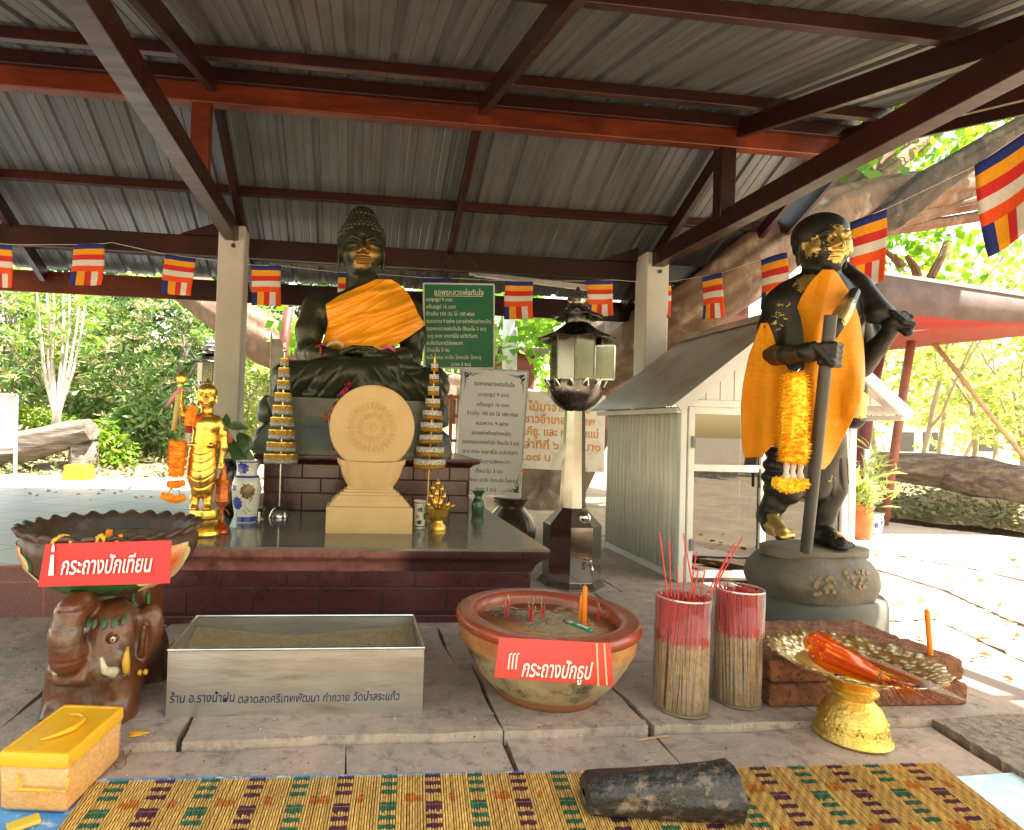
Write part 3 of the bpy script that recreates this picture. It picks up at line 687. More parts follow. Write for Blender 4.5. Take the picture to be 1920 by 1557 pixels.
for a0, z0, a1, z1, bd in ((-.1, 45, .6, 38, 3), (.1, 30, .75, 22, -4), (-.2, 22, .3, 14, 4), (.2, 48, .8, 50, 3), (-.35, 60, 0, 52, -2), (.35, 34, .7, 44, 4)):
    pts = [surf(c, outer, fz+a0+(a1-a0)*s, (z0+(z1-z0)*s+bd*math.sin(math.pi*s))*kz, .001) for s in np.linspace(0, 1, 9)]; b.tube(pts, [.0006+.0016*math.sin(math.pi*s) for s in np.linspace(0, 1, 9)], 5)
b.build('stem_stroke', blackp, v1)

def leafblade(b, base, tip, w, bend=.2, n=6, fold=.25):
    base, tip = Vector(base), Vector(tip); d = tip-base; side = d.cross(Vector((.2, -1, .35))).normalized(); up = side.cross(d).normalized(); rows = []
    for i in range(n+1):
        s = i/n; c_ = base+d*s+up*bend*d.length*math.sin(math.pi*s*.9); ww = w*math.sin(math.pi*min(1, s*.96+.04))**.75
        rows.append([c_-side*ww+up*ww*fold, c_, c_+side*ww+up*ww*fold])
    b.quadgrid(rows)
leaf_dark = pm('dark_leaf', (.03, .07, .02), .35, c2=(.06, .10, .03), scale=15, coat=.2); stem_red = pm('red_stem', (.2, .06, .05), .5)
dark_glaze = pm('dark_glaze', (.014, .012, .010), .12, coat=.6)
cv = gz(438, 968, AZ); kv = cv.y/1127
v2 = thing('potted_foliage', 'tall dark glazed vase holding drooping green and pinkish leaves behind the golden figure', 'plant', cv)
MB().lathe([(.07, 0), (.08, .02), (.10, .12), (.115, .24), (.10, .33), (.085, .37), (.11, .41), (.115, .42), (.1, .42), (.075, .37), (.07, .3)], cv, 32).build('pot', dark_glaze, v2, smooth='auto')
b = MB(); st = MB()
for bu, bv, tu, tv, w_, bd in ((432, 830, 412, 862, .03, .15), (425, 800, 466, 805, .035, .25), (448, 812, 476, 850, .035, .3), (445, 815, 468, 862, .036, .25), (430, 820, 458, 900, .04, .2), (420, 830, 405, 880, .03, .2), (440, 830, 480, 880, .035, .3), (430, 815, 450, 880, .035, -.1), (425, 800, 424, 775, .03, .1)):
    A = at(bu, bv, cv.y-.02+random.uniform(-.03, .03)); Bp = at(tu, tv, cv.y-.08+random.uniform(-.05, .05)); leafblade(b, A, Bp, w_, bd); st.tube([cv+Vector((0, 0, .40)), (cv+Vector((0, 0, .45))).lerp(A, .6), A], .004, 6)
b.build('leaf', leaf_dark, v2, smooth=True); st.build('stem', stem_red, v2, smooth=True)
b = MB(); leafblade(b, at(428, 832, cv.y-.06), at(430, 810, cv.y-.1), .03, .2); b.build('pink_bract', pm('pink_bract', (.45, .16, .15), .6), v2, smooth=True)

# silver lotus bud bouquet beside the blue vase
lc = gz(484, 972, AZ); lb = thing('lotus_ornament', 'small silver metal lotus bud arrangement behind the blue and white vase', 'ornament', lc)
def bud(b, c_, r, ax=(0, 0, 1)):
    ax = Vector(ax).normalized(); x = ax.orthogonal().normalized(); y = ax.cross(x); rows = []
    for rr_, zz in ((.1, -1), (.7, -.75), (1, -.2), (.9, .3), (.5, .9), (.2, 1.4), (.02, 1.8)): rows.append([Vector(c_)+ax*zz*r+(x*math.cos(t)+y*math.sin(t))*rr_*r*(1+.06*math.cos(5*t)) for t in [2*math.pi*j/15 for j in range(15)]])
    b.quadgrid(rows, closeu=True)
b = MB(); s2 = MB()
for u, v, r, ax in ((469, 876, .022, (0, 0, 1)), (478, 903, .02, (.3, -.2, 1)), (487, 918, .018, (.9, -.2, .7)), (466, 893, .018, (-.2, -.1, 1)), (482, 935, .015, (.8, -.3, .4))):
    p = at(u, v, lc.y); bud(b, p, r, ax); s2.tube([lc+Vector((-.02, 0, .06)), lc.lerp(p, .6), p], .004, 6)
b.build('bud', silver_m, lb, smooth=True); s2.build('stem', silver_m, lb); MB().lathe([(.045, 0), (.046, .01), (.02, .03), (.05, .07), (.055, .08), (.03, .08)], lc, 24).build('foot', silver_m, lb, smooth='auto')

# copper wrapped candle ornament
cc = gz(415, 1000, AZ); kc = cc.y/1127*1.0
orange_f = pm('orange_foil', (.62, .17, .03), .25, metal=.5, c2=(.42, .09, .02), scale=40, bump=1.5, bscale=60, rvar=.12)
ct = thing('foil_candle', 'small orange foil candle ornament shaped like a spire on the altar edge', 'candle', cc)
MB().lathe([(r*kc, z*kc) for r, z in ((12, 0), (13, 2), (12, 6), (9, 8), (11, 14), (8, 17), (3, 20))], cc, 20).build('base', pm('red_foil', (.5, .07, .015), .25, metal=.4), ct, smooth='auto')
MB().lathe([(r*kc, z*kc) for r, z in ((3, 18), (2.4, 34), (2.5, 42), (4, 48))], cc, 12).build('stem', orange_f, ct, smooth='auto')
MB().lathe([(r*kc, z*kc) for r, z in ((4, 46), (11, 54), (14, 58), (13, 66), (12, 84), (13, 88), (14.5, 98), (13, 98), (10, 90), (9, 98), (7, 106), (5, 112), (4, 120), (1, 131))], cc, 6, ph=.4).build('spire', orange_f, ct, smooth='auto')
b = MB(); [b.tube([cc+Vector((0, -.01, 46*kc)), cc+Vector((dx*kc, -.02, dz*kc)), cc+Vector((ex*kc, -.02, ez*kc))], .0025, 6) for dx, dz, ex, ez in ((-10, 44, -18, 38), (-8, 40, -16, 30), (10, 42, 14, 34))]; b.build('ribbon', orange_f, ct)
# folded white paper
b = MB(); p = gz(437, 990, AZ); b.prism([p+Vector((-.03, .03, .001)), p+Vector((.02, -.02, .001)), p+Vector((.012, .02, .115))], (.004, .02, 0)); tag(b.build('folded_paper', pm('pale_blue_paper', (.6, .68, .75), .7)), 'pale blue folded paper card leaning by the blue and white vase', 'paper')

# small flower-painted vase, golden lotus bowl, green vase
c = gz(786, 990, AZ); kz = c.y/1127*1.0
pr = [(r*kz, z*kz) for r, z in ((10.5, 0), (11, 2), (10, 6), (11, 20), (10.5, 36), (11, 46), (12.5, 51), (11.5, 51.5), (9, 44))]
v3 = vase('small_vase', 'small white vase painted with a pink flower and green leaves right of the stone wheel', c, pr, white_glaze, 28)
b = MB(); blot(b, c, pr[:6], fz-.1, 12*kz, 5*kz, 4.5*kz, 3, .2); blot(b, c, pr[:6], fz, 35*kz, 5*kz, 5*kz, 3, .2); blot(b, c, pr[:6], fz+.9, 22*kz, 4*kz, 6*kz, 2, .2); b.build('leaf_paint', greenp, v3)
b = MB(); blot(b, c, pr[:6], fz-.5, 22*kz, 5*kz, 4*kz, 5, .4); b.build('pink_flower', pinkp, v3)
b = MB(); [b.quadgrid([[surf(c, pr[:7], 2*math.pi*j/28, z*kz) for j in range(28)] for z in (z0, z0+1.5)], closeu=True) for z0 in (3, 47)]; b.build('dark_band', blackp, v3)
c = gz(821, 994, AZ); kz = c.y/1127
lb = thing('lotus_bowl', 'golden footed bowl filled with upright golden lotus buds', 'ornament', c)
MB().lathe([(r*kz, z*kz) for r, z in ((14.5, 0), (15, 2), (14, 8), (9, 14), (8.5, 18), (14, 22), (18, 28), (19, 37), (21, 41), (18, 40), (8, 34))], c, 32).build('bowl', gold_m, lb, smooth='auto')
for u, v, r, ax in ((821, 906, .019, (0, 0, 1)), (812, 915, .017, (-.1, 0, 1)), (828, 917, .017, (.1, 0, 1)), (808, 930, .018, (-.3, 0, 1)), (818, 926, .017, (0, -.2, 1)), (832, 931, .018, (.3, 0, 1)), (803, 946, .018, (-.8, -.1, 1)), (815, 943, .019, (-.15, -.3, 1)), (825, 944, .019, (.2, -.3, 1)), (838, 947, .018, (.9, -.1, 1)), (848, 949, .014, (1.3, -.1, .6))):
    b = MB(); p = at(u, v, c.y-random.uniform(0, .03)); bud(b, p, r, ax); b.tube([c+Vector((0, 0, .12)), p], .004, 6); b.build('lotus_bud', gold_m, lb, smooth=True)
c = gz(896, 963, AZ); kz = c.y/1127
v4 = vase('green_vase', 'small dark green glazed vase with a flared mouth at the altar corner', c, [(r*kz, z*kz) for r, z in ((10, 0), (11, 2), (12, 8), (13, 16), (11, 24), (8, 29), (7, 33), (9, 38), (12.5, 42), (11.5, 42), (6, 36), (5.5, 30))], pm('green_glaze', (.02, .075, .03), .15, c2=(.04, .12, .05), scale=20, coat=.6))
c = gz(955, 1012, 0); c = Vector((at(957, 1000, 6.35).x, 6.35, 0)); kz = c.y/1127
v5 = thing('fluted_urn', 'large dark brown fluted urn with a wide mouth behind the altar beside the white notice', 'urn', c)
zt = at(957, 932, 6.35).z
MB().lathe([(.15, 0), (.2, .05), (.26, zt-.45), (.265, zt-.33), (.22, zt-.2), (.15, zt-.12), (.14, zt-.09), (.19, zt-.02), (.21, zt), (.19, zt), (.12, zt-.1)], c, 64, fr=lambda t, i: (1+(.02*math.cos(22*t) if 1 < i < 5 else 0), 0)).build('body', pm('brown_glaze', (.10, .05, .022), .3, c2=(.04, .022, .012), scale=7, coat=.3), v5, smooth=True)
# ================================================================ STATUES
def statuem(name, base, base2, goldpos, rough=.3, metal=.0, thr=(.5, .56), gscale=14, goldc=(.62, .36, .06), scratch=True):
    """dark bronze with patches of worn gold leaf; goldpos = list of (centre, radius) where leaf was stuck"""
    m, nt, bs, L = nodes(name); v = coord(nt)
    c = mixc(nt, ramp(nt, noise(nt, 5, 6, v), .35, .68), base, base2)
    g = None
    for cen, rad, strength in goldpos:
        d = N(nt, 'VectorMath', operation='DISTANCE'); L.new(v, d.inputs[0]); d.inputs[1].default_value = cen
        mr = N(nt, 'MapRange'); mr.inputs[1].default_value = rad; mr.inputs[2].default_value = rad*.35; mr.inputs[4].default_value = strength; L.new(d.outputs['Value'], mr.inputs[0])
        if g is None: g = mr.outputs[0]
        else:
            mx = N(nt, 'Math', operation='MAXIMUM'); L.new(g, mx.inputs[0]); L.new(mr.outputs[0], mx.inputs[1]); g = mx.outputs[0]
    if g is not None:
        n1 = noise(nt, gscale, 7, v, .68, .7); ad = N(nt, 'Math', operation='ADD'); L.new(n1, ad.inputs[0]); sb = N(nt, 'Math', operation='SUBTRACT'); L.new(g, sb.inputs[0]); sb.inputs[1].default_value = .5; L.new(sb.outputs[0], ad.inputs[1])
        msk = ramp(nt, ad.outputs[0], *thr)
        c = mixc(nt, msk, c, mixc(nt, noise(nt, 40, 4, v), goldc, tuple(x*.55 for x in goldc)))
        mt = N(nt, 'MapRange'); mt.inputs[3].default_value = metal; mt.inputs[4].default_value = .8; L.new(msk, mt.inputs[0]); L.new(mt.outputs[0], bs.inputs['Metallic'])
        rg = N(nt, 'MapRange'); rg.inputs[3].default_value = rough; rg.inputs[4].default_value = .36; L.new(msk, rg.inputs[0]); L.new(rg.outputs[0], bs.inputs['Roughness'])
    else: bs.inputs['Metallic'].default_value = metal; bs.inputs['Roughness'].default_value = rough
    L.new(c, bs.inputs['Base Color'])
    bs.inputs['Specular IOR Level'].default_value = .32; bn = N(nt, 'Bump', i_Strength=.5, i_Distance=.006); L.new(noise(nt, 34, 7, v, .65), bn.inputs['Height']); L.new(bn.outputs[0], bs.inputs['Normal'])
    return m
V3 = Vector
# ---------------- large seated statue on the upper tier
YB = 5.42; CX = .05
bz = TT
green_stone = pm('green_stone', (.06, .066, .05), .35, c2=(.035, .04, .03), scale=4, bump=.6, bscale=20, dirt=(.09, .10, .08), dscale=3, coat=.15)
hc = at(678, 474, YB); hs = .198
seat = thing('seated_statue', 'large dark green seated statue with curled hair on the upper altar tier', 'statue', (CX, YB, bz))
cl = Clay((-.86, 4.72, 1.34), (.98, 5.86, 3.12), .0085)
zl = at(680, 752, 5.2).z
# crossed legs
for g in (-1, 1):
    cl.chain([(CX+g*.16, 5.45, zl+.17), (CX+g*.60, 5.22, zl+.16)], [.2, .155], .08)
    cl.chain([(CX+g*.60, 5.20, zl+.155), (CX+g*.56, 5.1, zl+.15)], [.165, .15], .06)
cl.chain([(CX+.58, 5.14, zl+.14), (CX+.1, 4.97, zl+.13), (CX-.28, 4.98, zl+.13)], [.15, .13, .09], .05)
cl.chain([(CX-.58, 5.14, zl+.16), (CX-.12, 4.95, zl+.22), (CX+.26, 4.97, zl+.27)], [.15, .12, .085], .05)
cl.ell((CX+.36, 5.0, zl+.285), (.15, .06, .055), .03); cl.ell((CX-.36, 5.0, zl+.16), (.15, .07, .055), .03)
cl.ell((CX, 5.3, zl+.03), (.74, .40, .11), .05)
# robe folds over the legs
def fold(x, y, z):
    u = (x-CX); s_ = np.where(u < 0, 1., -1.); ph = 58*(np.abs(u)*.75+(z-zl)*.62*1)
    amp = .011*np.clip((zl+.3-z)/.08, 0, 1)*np.clip(np.abs(u)/.12, 0, 1)*np.clip((5.25-y)/.1, 0, 1)
    return amp*np.maximum(0, np.sin(ph+2*np.sin(5*u)))**3
cl.disp(fold, (-.8, 4.75, zl), (.95, 5.35, zl+.34))
# trunk and arms
zs = at(600, 560, YB).z
cl.ell((CX, 5.46, zl+.46), (.30, .22, .32), .06); cl.ell((CX, 5.45, zl+.74), (.355, .225, .27), .08)
cl.cap((CX-.34, 5.47, zl+.845), (CX+.34, 5.47, zl+.845), .125, .125, .08); cl.cap((CX, 5.47, zl+.85), (CX, 5.45, zl+1.08), .16, .14, .08)
for g in (-1, 1): cl.ell((CX+g*.16, 5.27, zl+.76), (.16, .08, .12), .08)
sh = {-1: at(586, 572, YB), 1: at(775, 580, YB)}; el = {-1: at(573, 652, YB-.02), 1: at(776, 655, YB-.02)}
for g in (-1, 1):
    s0 = V3((CX+g*.415, 5.47, zl+.83)); e0 = V3((el[g].x+g*-.03, 5.38, zl+.41)); w0 = V3((CX+g*.22, 5.04, zl+.36))
    cl.chain([s0, s0.lerp(e0, .5)+V3((g*.03, 0, 0)), e0], [.135, .118, .098], .05); cl.chain([e0, e0.lerp(w0, .5)+V3((g*.03, -.03, 0)), w0], [.1, .09, .066], .04)
    cl.ell(w0+V3((-g*.10, -.02, -.012+.028*g)), (.12, .075, .038), .03)
    for i in range(4): cl.chain([w0+V3((-g*.14, -.06+.036*i, .005+.028*g)), w0+V3((-g*.25, -.055+.034*i, .01+.028*g)), w0+V3((-g*.33, -.04+.03*i, .0+.028*g))], [.02, .018, .013], .012)
    cl.chain([w0+V3((-g*.06, -.05, .03)), w0+V3((-g*.14, -.08, .065)), w0+V3((-g*.205, -.07, .075))], [.022, .019, .014], .012)
cl.clipz(zl)
hcl = Clay((hc.x-hs*1.35, YB-hs*1.5, hc.z-hs*1.75), (hc.x+hs*1.35, YB+hs*1.45, hc.z+hs*2.6), .0042)
P, E, Cp = head(hcl, (hc.x, YB, hc.z), hs, .06)
CAPS = (((0, -.16, .56), (1.04, 1.08, .98)), ((0, -.2, 1.2), (.72, .74, .62)), ((0, -.2, 1.62), (.55, .56, .46)))
E(*CAPS[0][0], CAPS[0][1], .06); E(*CAPS[1][0], CAPS[1][1], .25); E(*CAPS[2][0], CAPS[2][1], .2)
def inside(p, skip):
    return any(sum(((p[i]-c_[i])/r_[i])**2 for i in range(3)) < .93 for q_, (c_, r_) in enumerate(CAPS) if q_ != skip)
for ci, (c_, r_) in enumerate(CAPS):
    nrow = (13, 9, 8)[ci]
    for i in range(nrow):
        ph_ = -.35+(1.9*i/(nrow-1)) if ci else -.75+2.2*i/(nrow-1); q_ = math.cos(ph_); k_ = max(1, int(2*math.pi*r_[0]*q_/.185))
        for j in range(k_):
            t = 2*math.pi*(j+.5*(i % 2))/k_; p_ = (r_[0]*q_*math.cos(t), c_[1]+r_[1]*q_*math.sin(t), c_[2]+r_[2]*math.sin(ph_))
            if inside(p_, ci) or (ci == 0 and p_[1] > -.02-.1*abs(p_[0]) and p_[2] < .93-.33*abs(p_[0])**2): continue
            p_ = (p_[0]*1.015, p_[1], p_[2]+.01); hcl.ell(P(*p_), [hs*.088]*3, .005)
facec = P(0, .9, -.35)
bm = statuem('green_bronze', (.046, .050, .030), (.028, .031, .019), [(facec, hs*1.35, .60), (P(0, 1, .25), hs*.9, .47), (at(600, 588, YB-.1), .12, .5), (at(590, 612, YB-.1), .07, .46), (at(735, 660, 5.05), .12, .42)], .26, .35, (.46, .66), 5, (.42, .24, .06))
cl.net('body', bm, seat); hcl.net('head', bm, seat)
# pedestal stone under the statue
b = MB(); c_ = at(664, 805, YB)
loft(b, [[(c_.x+x*w_, YB+y*d_, z) for x, y in ((-1, -1), (1, -1), (1, 1), (-1, 1))] for w_, d_, z in ((.80, .5, bz), (.82, .50, bz+.05), (.80, .49, bz+.10), (.70, .46, bz+.24), (.66, .45, bz+.30), (.68, .45, bz+.36), (.71, .46, bz+.44), (.71, .46, zl-.012), (.70, .46, zl+.004))])
b.build('pedestal', green_stone, seat, bevel=.02)
b = MB()
for g in (-1, 1):
    for z0, hgt, w_ in ((bz, .24, .10), (bz+.24, .24, .075)): b.lathe([(.2*w_, 0), (w_, hgt*.12), (w_*1.1, hgt*.45), (w_*.8, hgt*.8), (.02, hgt)], (c_.x+g*.73, YB-.30, z0), 20)
    o = MB(); o.v, o.f, o.m = b.v, b.f, b.m; o.build('lotus_petal', green_stone, seat, smooth=True); b = MB()
# orange sash
satin = None
def satinm(name, c, c2, weave=None, wv=260):
    m, nt, bs, L = nodes(name); v = coord(nt)
    cc = mixc(nt, ramp(nt, noise(nt, 4, 5, v), .3, .7), c, c2)
    L.new(cc, bs.inputs['Base Color']); bs.inputs['Roughness'].default_value = .36; bs.inputs['Sheen Weight'].default_value = .25; bs.inputs['Sheen Tint'].default_value = col4(c)
    b0 = N(nt, 'Bump', i_Strength=.5, i_Distance=.012); L.new(noise(nt, 9, 4, coord(nt, (1, 1, 1.8)), .5, .5), b0.inputs['Height'])
    last = b0
    if weave:
        wt = N(nt, 'TexWave', i_Scale=wv, i_Distortion=.6); wt.bands_direction = weave; L.new(v, wt.inputs[0]); b1 = N(nt, 'Bump', i_Strength=.9, i_Distance=.004); L.new(wt.outputs['Fac'], b1.inputs['Height']); L.new(last.outputs[0], b1.inputs['Normal']); last = b1
    L.new(last.outputs[0], bs.inputs['Normal']); return m
satin = satinm('orange_satin', (.90, .38, .012), (.82, .30, .007))
dc = Clay((-.75, 4.85, 1.5), (.95, 5.75, 2.7), .016)
dc.ell((CX, 5.46, zl+.46), (.32, .24, .32), .15); dc.ell((CX, 5.45, zl+.74), (.37, .25, .27), .15); dc.cap((CX-.3, 5.47, zl+.84), (CX+.36, 5.47, zl+.86), .14, .14, .15); dc.cap((CX, 5.46, zl+.85), (CX+.02, 5.45, zl+1.05), .17, .15, .12)
[dc.ell((CX+g*.16, 5.27, zl+.76), (.17, .09, .13), .1) for g in (-1, 1)]; s0 = V3((CX+.40, 5.45, zl+.80)); e0 = V3((el[1].x-.02, 5.34, zl+.42)); dc.chain([s0, e0], [.16, .13], .2); dc.ell((CX+.1, 5.2, zl+.42), (.3, .12, .1), .15)
rs = [(524, 706, 733), (532, 688, 746), (541, 667, 757), (555, 636, 768), (572, 611, 777), (590, 613, 784), (602, 615, 793), (609, 615, 797), (618, 613, 786), (631, 609, 768), (645, 605, 745), (653, 625, 728), (657, 648, 712)]
def sfold(u, v):
    a = (u-640)*.35+(v-560)*1.0; w_ = vnoise(u*.02, v*.02, 3)*8
    return .030*max(0, math.sin((a+w_)*.17))**3+.024*math.sin((a+w_)*.06+u*.012)+.010*max(0, math.sin((a-w_)*.31+u*.03))**4+.006*math.sin(u*.11-v*.05+w_*.3)*max(0, (v-600)/60)
sash = drape('sash', rs, dc, satin, None, .028, sfold, 90, 80, 5, 5.2, .008, keep=5.42)
tag(sash, 'shiny orange satin sash draped over the left shoulder of the big seated statue', 'sash')
# ribbons and garland on the seated statue
rib = pm('red_ribbon', (.45, .03, .02), .5); pnk = pm('pink_ribbon', (.75, .15, .32), .4); cream = pm('cream_beads', (.6, .56, .42), .7)
b = MB(); b.tube([at(u, v, Y) for u, v, Y in ((574, 665, 5.23), (585, 656, 5.13), (598, 648, 5.07), (606, 645, 5.1))], .009, 6); b.tube([at(u, v, Y) for u, v, Y in ((598, 647, 5.06), (602, 655, 5.03), (600, 667, 5.03))], .008, 6); b.tube([at(u, v, Y) for u, v, Y in ((604, 646, 5.06), (612, 645, 5.04))], .013, 6)
tag(b.build('red_ribbon', rib, smooth=True), 'thin red ribbon tied round the right wrist of the seated statue', 'ribbon')
b = MB(); b.tube([at(u, v, Y) for u, v, Y in ((613, 649, 5.05), (622, 643, 5.02), (632, 641, 5.02), (641, 645, 5.03), (643, 652, 5.05))], .014, 8, rough=.15); tag(b.build('bead_bracelet', cream, smooth=True), 'cream beaded bracelet lying on the right hand of the seated statue', 'bracelet')
b = MB(); b.tube([at(u, v, Y) for u, v, Y in ((712, 651, 5.08), (724, 649, 5.04), (735, 653, 5.02), (739, 659, 5.04))], .014, 8); tag(b.build('pink_ribbon', pnk, smooth=True), 'pink ribbon round the left wrist of the seated statue', 'ribbon')
g_ = thing('bead_garland', 'colourful pink, purple, green and orange flower garland hanging behind the stone wheel', 'garland', at(630, 760, 4.85))
cols = [pm('bloom_'+n_, c_, .7, scale=50) for n_, c_ in (('red', (.4, .02, .03)), ('magenta', (.7, .04, .25)), ('violet', (.22, .04, .4)), ('lime', (.35, .4, .04)), ('orange', (.85, .22, .01)), ('white', (.6, .55, .5)))]
def tuft(b, c_, r, n=26, flat=.35):
    """a bloom: many small petals round a centre"""
    c_ = V3(c_)
    for i in range(n):
        d = V3((random.gauss(0, 1), random.gauss(0, 1), random.gauss(0, 1))).normalized(); s_ = d.orthogonal().normalized()*r*flat; s_ = Quaternion(d, random.uniform(0, 6.3)) @ s_; b.poly([c_+d*r*.15, c_+d*r*.7+s_, c_+d*r*random.uniform(.9, 1.15), c_+d*r*.7-s_])
for i, (u, v, r, m_) in enumerate(((658, 716, .03, 0), (652, 724, .03, 0), (648, 731, .022, 1), (643, 738, .024, 1), (637, 744, .022, 2), (633, 751, .022, 3), (636, 757, .02, 1), (629, 758, .02, 2), (628, 764, .02, 3), (623, 770, .024, 4), (620, 778, .018, 5), (612, 783, .026, 4), (606, 778, .016, 4), (622, 830, .02, 1), (628, 842, .02, 0))):
    b = MB(); tuft(b, at(u, v, 4.86), r, 30); b.build('bloom', cols[m_], g_)
b = MB(); b.tube([at(u, v, 4.88) for u, v in ((662, 712), (640, 742), (615, 782), (622, 828), (630, 848))], .004, 5); b.build('string', cols[5], g_)

# ---------------- small golden standing figure with a raised hand
YG = gz(390, 1003, AZ).y
gf = thing('golden_statue', 'small golden standing figure with its right hand raised on the front left of the altar', 'statue', gz(390, 1003, AZ))
lo, hi = at(320, 1010, YG), at(440, 700, YG)
cl = Clay((lo.x, YG-.12, lo.z), (hi.x, YG+.12, hi.z+.02), .0042)
A = lambda u, v, dy=0: at(u, v, YG+dy); pxm = YG/1127*1.0
cl.chain([A(387, 800), A(385, 826), A(381, 850)], [23*pxm, 21*pxm, 22*pxm], .03); cl.cap(A(372, 787), A(404, 789), 9*pxm, 9*pxm, .03); cl.ell(A(388, 797, -.02), (25*pxm, .05, 18*pxm), .02)
cl.chain([A(380, 850), A(378, 890), A(380, 914)], [24*pxm, 23*pxm, 20*pxm], .02); cl.ell(A(379, 880), (26*pxm, .075, 45*pxm), .02)
def gfold(x, y, z): return .003*np.maximum(0, np.sin((z-lo.z)*125-900*(x-A(380, 880).x)**2))**6*(z < A(0, 835).z)*(z > A(0, 912).z)
cl.disp(gfold, (lo.x, YG-.12, A(0, 915).z), (hi.x, YG+.12, A(0, 835).z))
for u, u2 in ((369, 364), (389, 388)): cl.chain([A(u+1, 905), A(u2+1, 935), A(u2, 949, -.01)], [10*pxm, 8*pxm, 7*pxm], .01); cl.ell(A(u2, 953, -.03), (8*pxm, .045, 5*pxm), .01)
cl.chain([A(368, 789), A(345, 778), A(336, 757)], [9*pxm, 8*pxm, 7*pxm], .015); cl.chain([A(336, 757), A(339, 725)], [7*pxm, 5*pxm], .012); cl.ell(A(340, 711, -.005), (9*pxm, .02, 11*pxm), .01)
for i in range(4): cl.cap(A(335+3.4*i, 709), A(336+3.2*i, 699), 2*pxm, 1.6*pxm, .003)
cl.cap(A(333, 713), A(331, 706), 2.2*pxm, 1.7*pxm, .004)
cl.chain([A(408, 791), A(418, 812), A(420, 838)], [10*pxm, 8*pxm, 7*pxm], .015); cl.chain([A(420, 838), A(417, 858)], [7*pxm, 5*pxm], .012); cl.ell(A(415, 866), (5*pxm, .02, 9*pxm), .01)
for i in range(4): cl.cap(A(411+2.6*i, 871, -.01), A(410+2.5*i, 879, -.012), 1.8*pxm, 1.3*pxm, .003)
cl.box(A(379, 834), (24*pxm, .072, 3*pxm), .008, .01)
P2, E2, C2 = head(cl, tuple(A(389, 746)), 16.5*pxm, .1)
E2(0, -.1, .75, (1.03, 1.1, .75), .1); E2(0, -.1, 1.5, (.5, .5, .4), .1); C2((0, -.1, 1.7), (0, -.1, 2.15), .25, .06, .1)
gold_b = pm('gilded', (.86, .56, .13), .26, metal=.9, c2=(.70, .41, .06), scale=10, bump=.5, bscale=35, rvar=.08)
cl.net('body', gold_b, gf)
b = MB(); bc = gz(386, 1000, AZ); zt_ = A(385, 955).z-AZ
b.lathe([(.10, 0), (.105, .01), (.10, .03), (.082, .04), (.085, .055), (.098, .075), (.10, .10), (.088, .11), (.092, .13), (.085, zt_)], (A(384, 955).x, YG, AZ), 36, fr=lambda t, i: (1+(.03*math.cos(12*t) if i in (4, 5, 6) else 0), 0)); b.build('lotus_base', gold_b, gf, smooth='auto')
# garlands and ribbons on the golden figure
mari_o = pm('marigold_orange', (.95, .34, .01), .7, c2=(.9, .27, .006), scale=60); mari_y = pm('marigold_yellow', (.97, .62, .018), .7, c2=(.95, .50, .010), scale=60)
def marigold(b, pts, n=9, per=22):
    """thick strand of marigold heads: pts = (position, radius)"""
    b.tube([p for p, _ in pts], [q*.72 for _, q in pts], 12, rough=.15)
    for i in range(len(pts)-1):
        (p, r), (q, r2) = pts[i], pts[i+1]; ax = (q-p).normalized(); x = ax.orthogonal().normalized(); y = ax.cross(x)
        for k_ in range(n):
            s_ = (k_+random.random()*.5)/n; c_ = p.lerp(q, s_); rad = (r+(r2-r)*s_)
            for j in range(per):
                t = 2*math.pi*j/per+random.uniform(-.2, .2); d = x*math.cos(t)+y*math.sin(t); tl = ax*random.uniform(-.35, .35); dd = (d+tl).normalized(); sd_ = ax.cross(d)*rad*random.uniform(.13, .22); R_ = rad*random.uniform(.78, 1.06)
                b.poly([c_+d*rad*.2, c_+dd*R_*.75+sd_, c_+dd*R_+ax*rad*.08, c_+dd*R_*.75-sd_])
garl = thing('marigold_garland', 'orange marigold garland hanging from the raised arm of the small golden figure', 'garland', A(332, 830, -.08), 'marigold garlands')
gx = lambda u, v: at(u, v, YG-.07)
b = MB(); marigold(b, [(gx(334, 828), .062), (gx(331, 862), .066), (gx(331, 893), .055)], 10, 30); b.build('strand', mari_o, garl)
b = MB(); marigold(b, [(gx(314, 908), .026), (gx(330, 910), .034), (gx(346, 905), .026)], 4, 18); marigold(b, [(gx(302, 929), .026), (gx(316, 934), .034), (gx(332, 937), .034), (gx(347, 932), .026)], 3, 16); b.build('tail_blooms', mari_o, garl)
b = MB(); b.tube([gx(337, 770), gx(338, 800), gx(336, 830)], .004, 6); b.tube([gx(331, 890), gx(322, 910), gx(314, 932)], .0025, 5); b.tube([gx(331, 890), gx(335, 910), gx(338, 934)], .0025, 5); b.build('string', pm('green_string', (.25, .3, .1), .8), garl)
ag = thing('arm_garland', 'orange garland with red and white tassels round the arm of the golden figure', 'garland', A(352, 800, -.06))
ax_ = lambda u, v: at(u, v, YG-.055)
b = MB(); marigold(b, [(ax_(364, 762), .03), (ax_(358, 775), .045), (ax_(354, 798), .038)], 8, 24); b.build('blooms', mari_o, ag)
b = MB(); marigold(b, [(ax_(354, 800), .026), (ax_(353, 812), .026)], 6, 20); b.build('red_blooms', cols[0], ag)
b = MB(); marigold(b, [(ax_(353, 812), .028), (ax_(352, 826), .022), (ax_(354, 838), .02)], 6, 20); b.build('white_blooms', pm('jasmine_white', (.62, .55, .48), .8), ag)
def ribbon(b, pts, w, tw=0):
    rows = []
    for i, p in enumerate(pts): a = tw*i/len(pts); rows.append([V3(p)+V3((math.cos(a)*w, math.sin(a)*w, 0)), V3(p)-V3((math.cos(a)*w, math.sin(a)*w, 0))])
    b.quadgrid(rows)
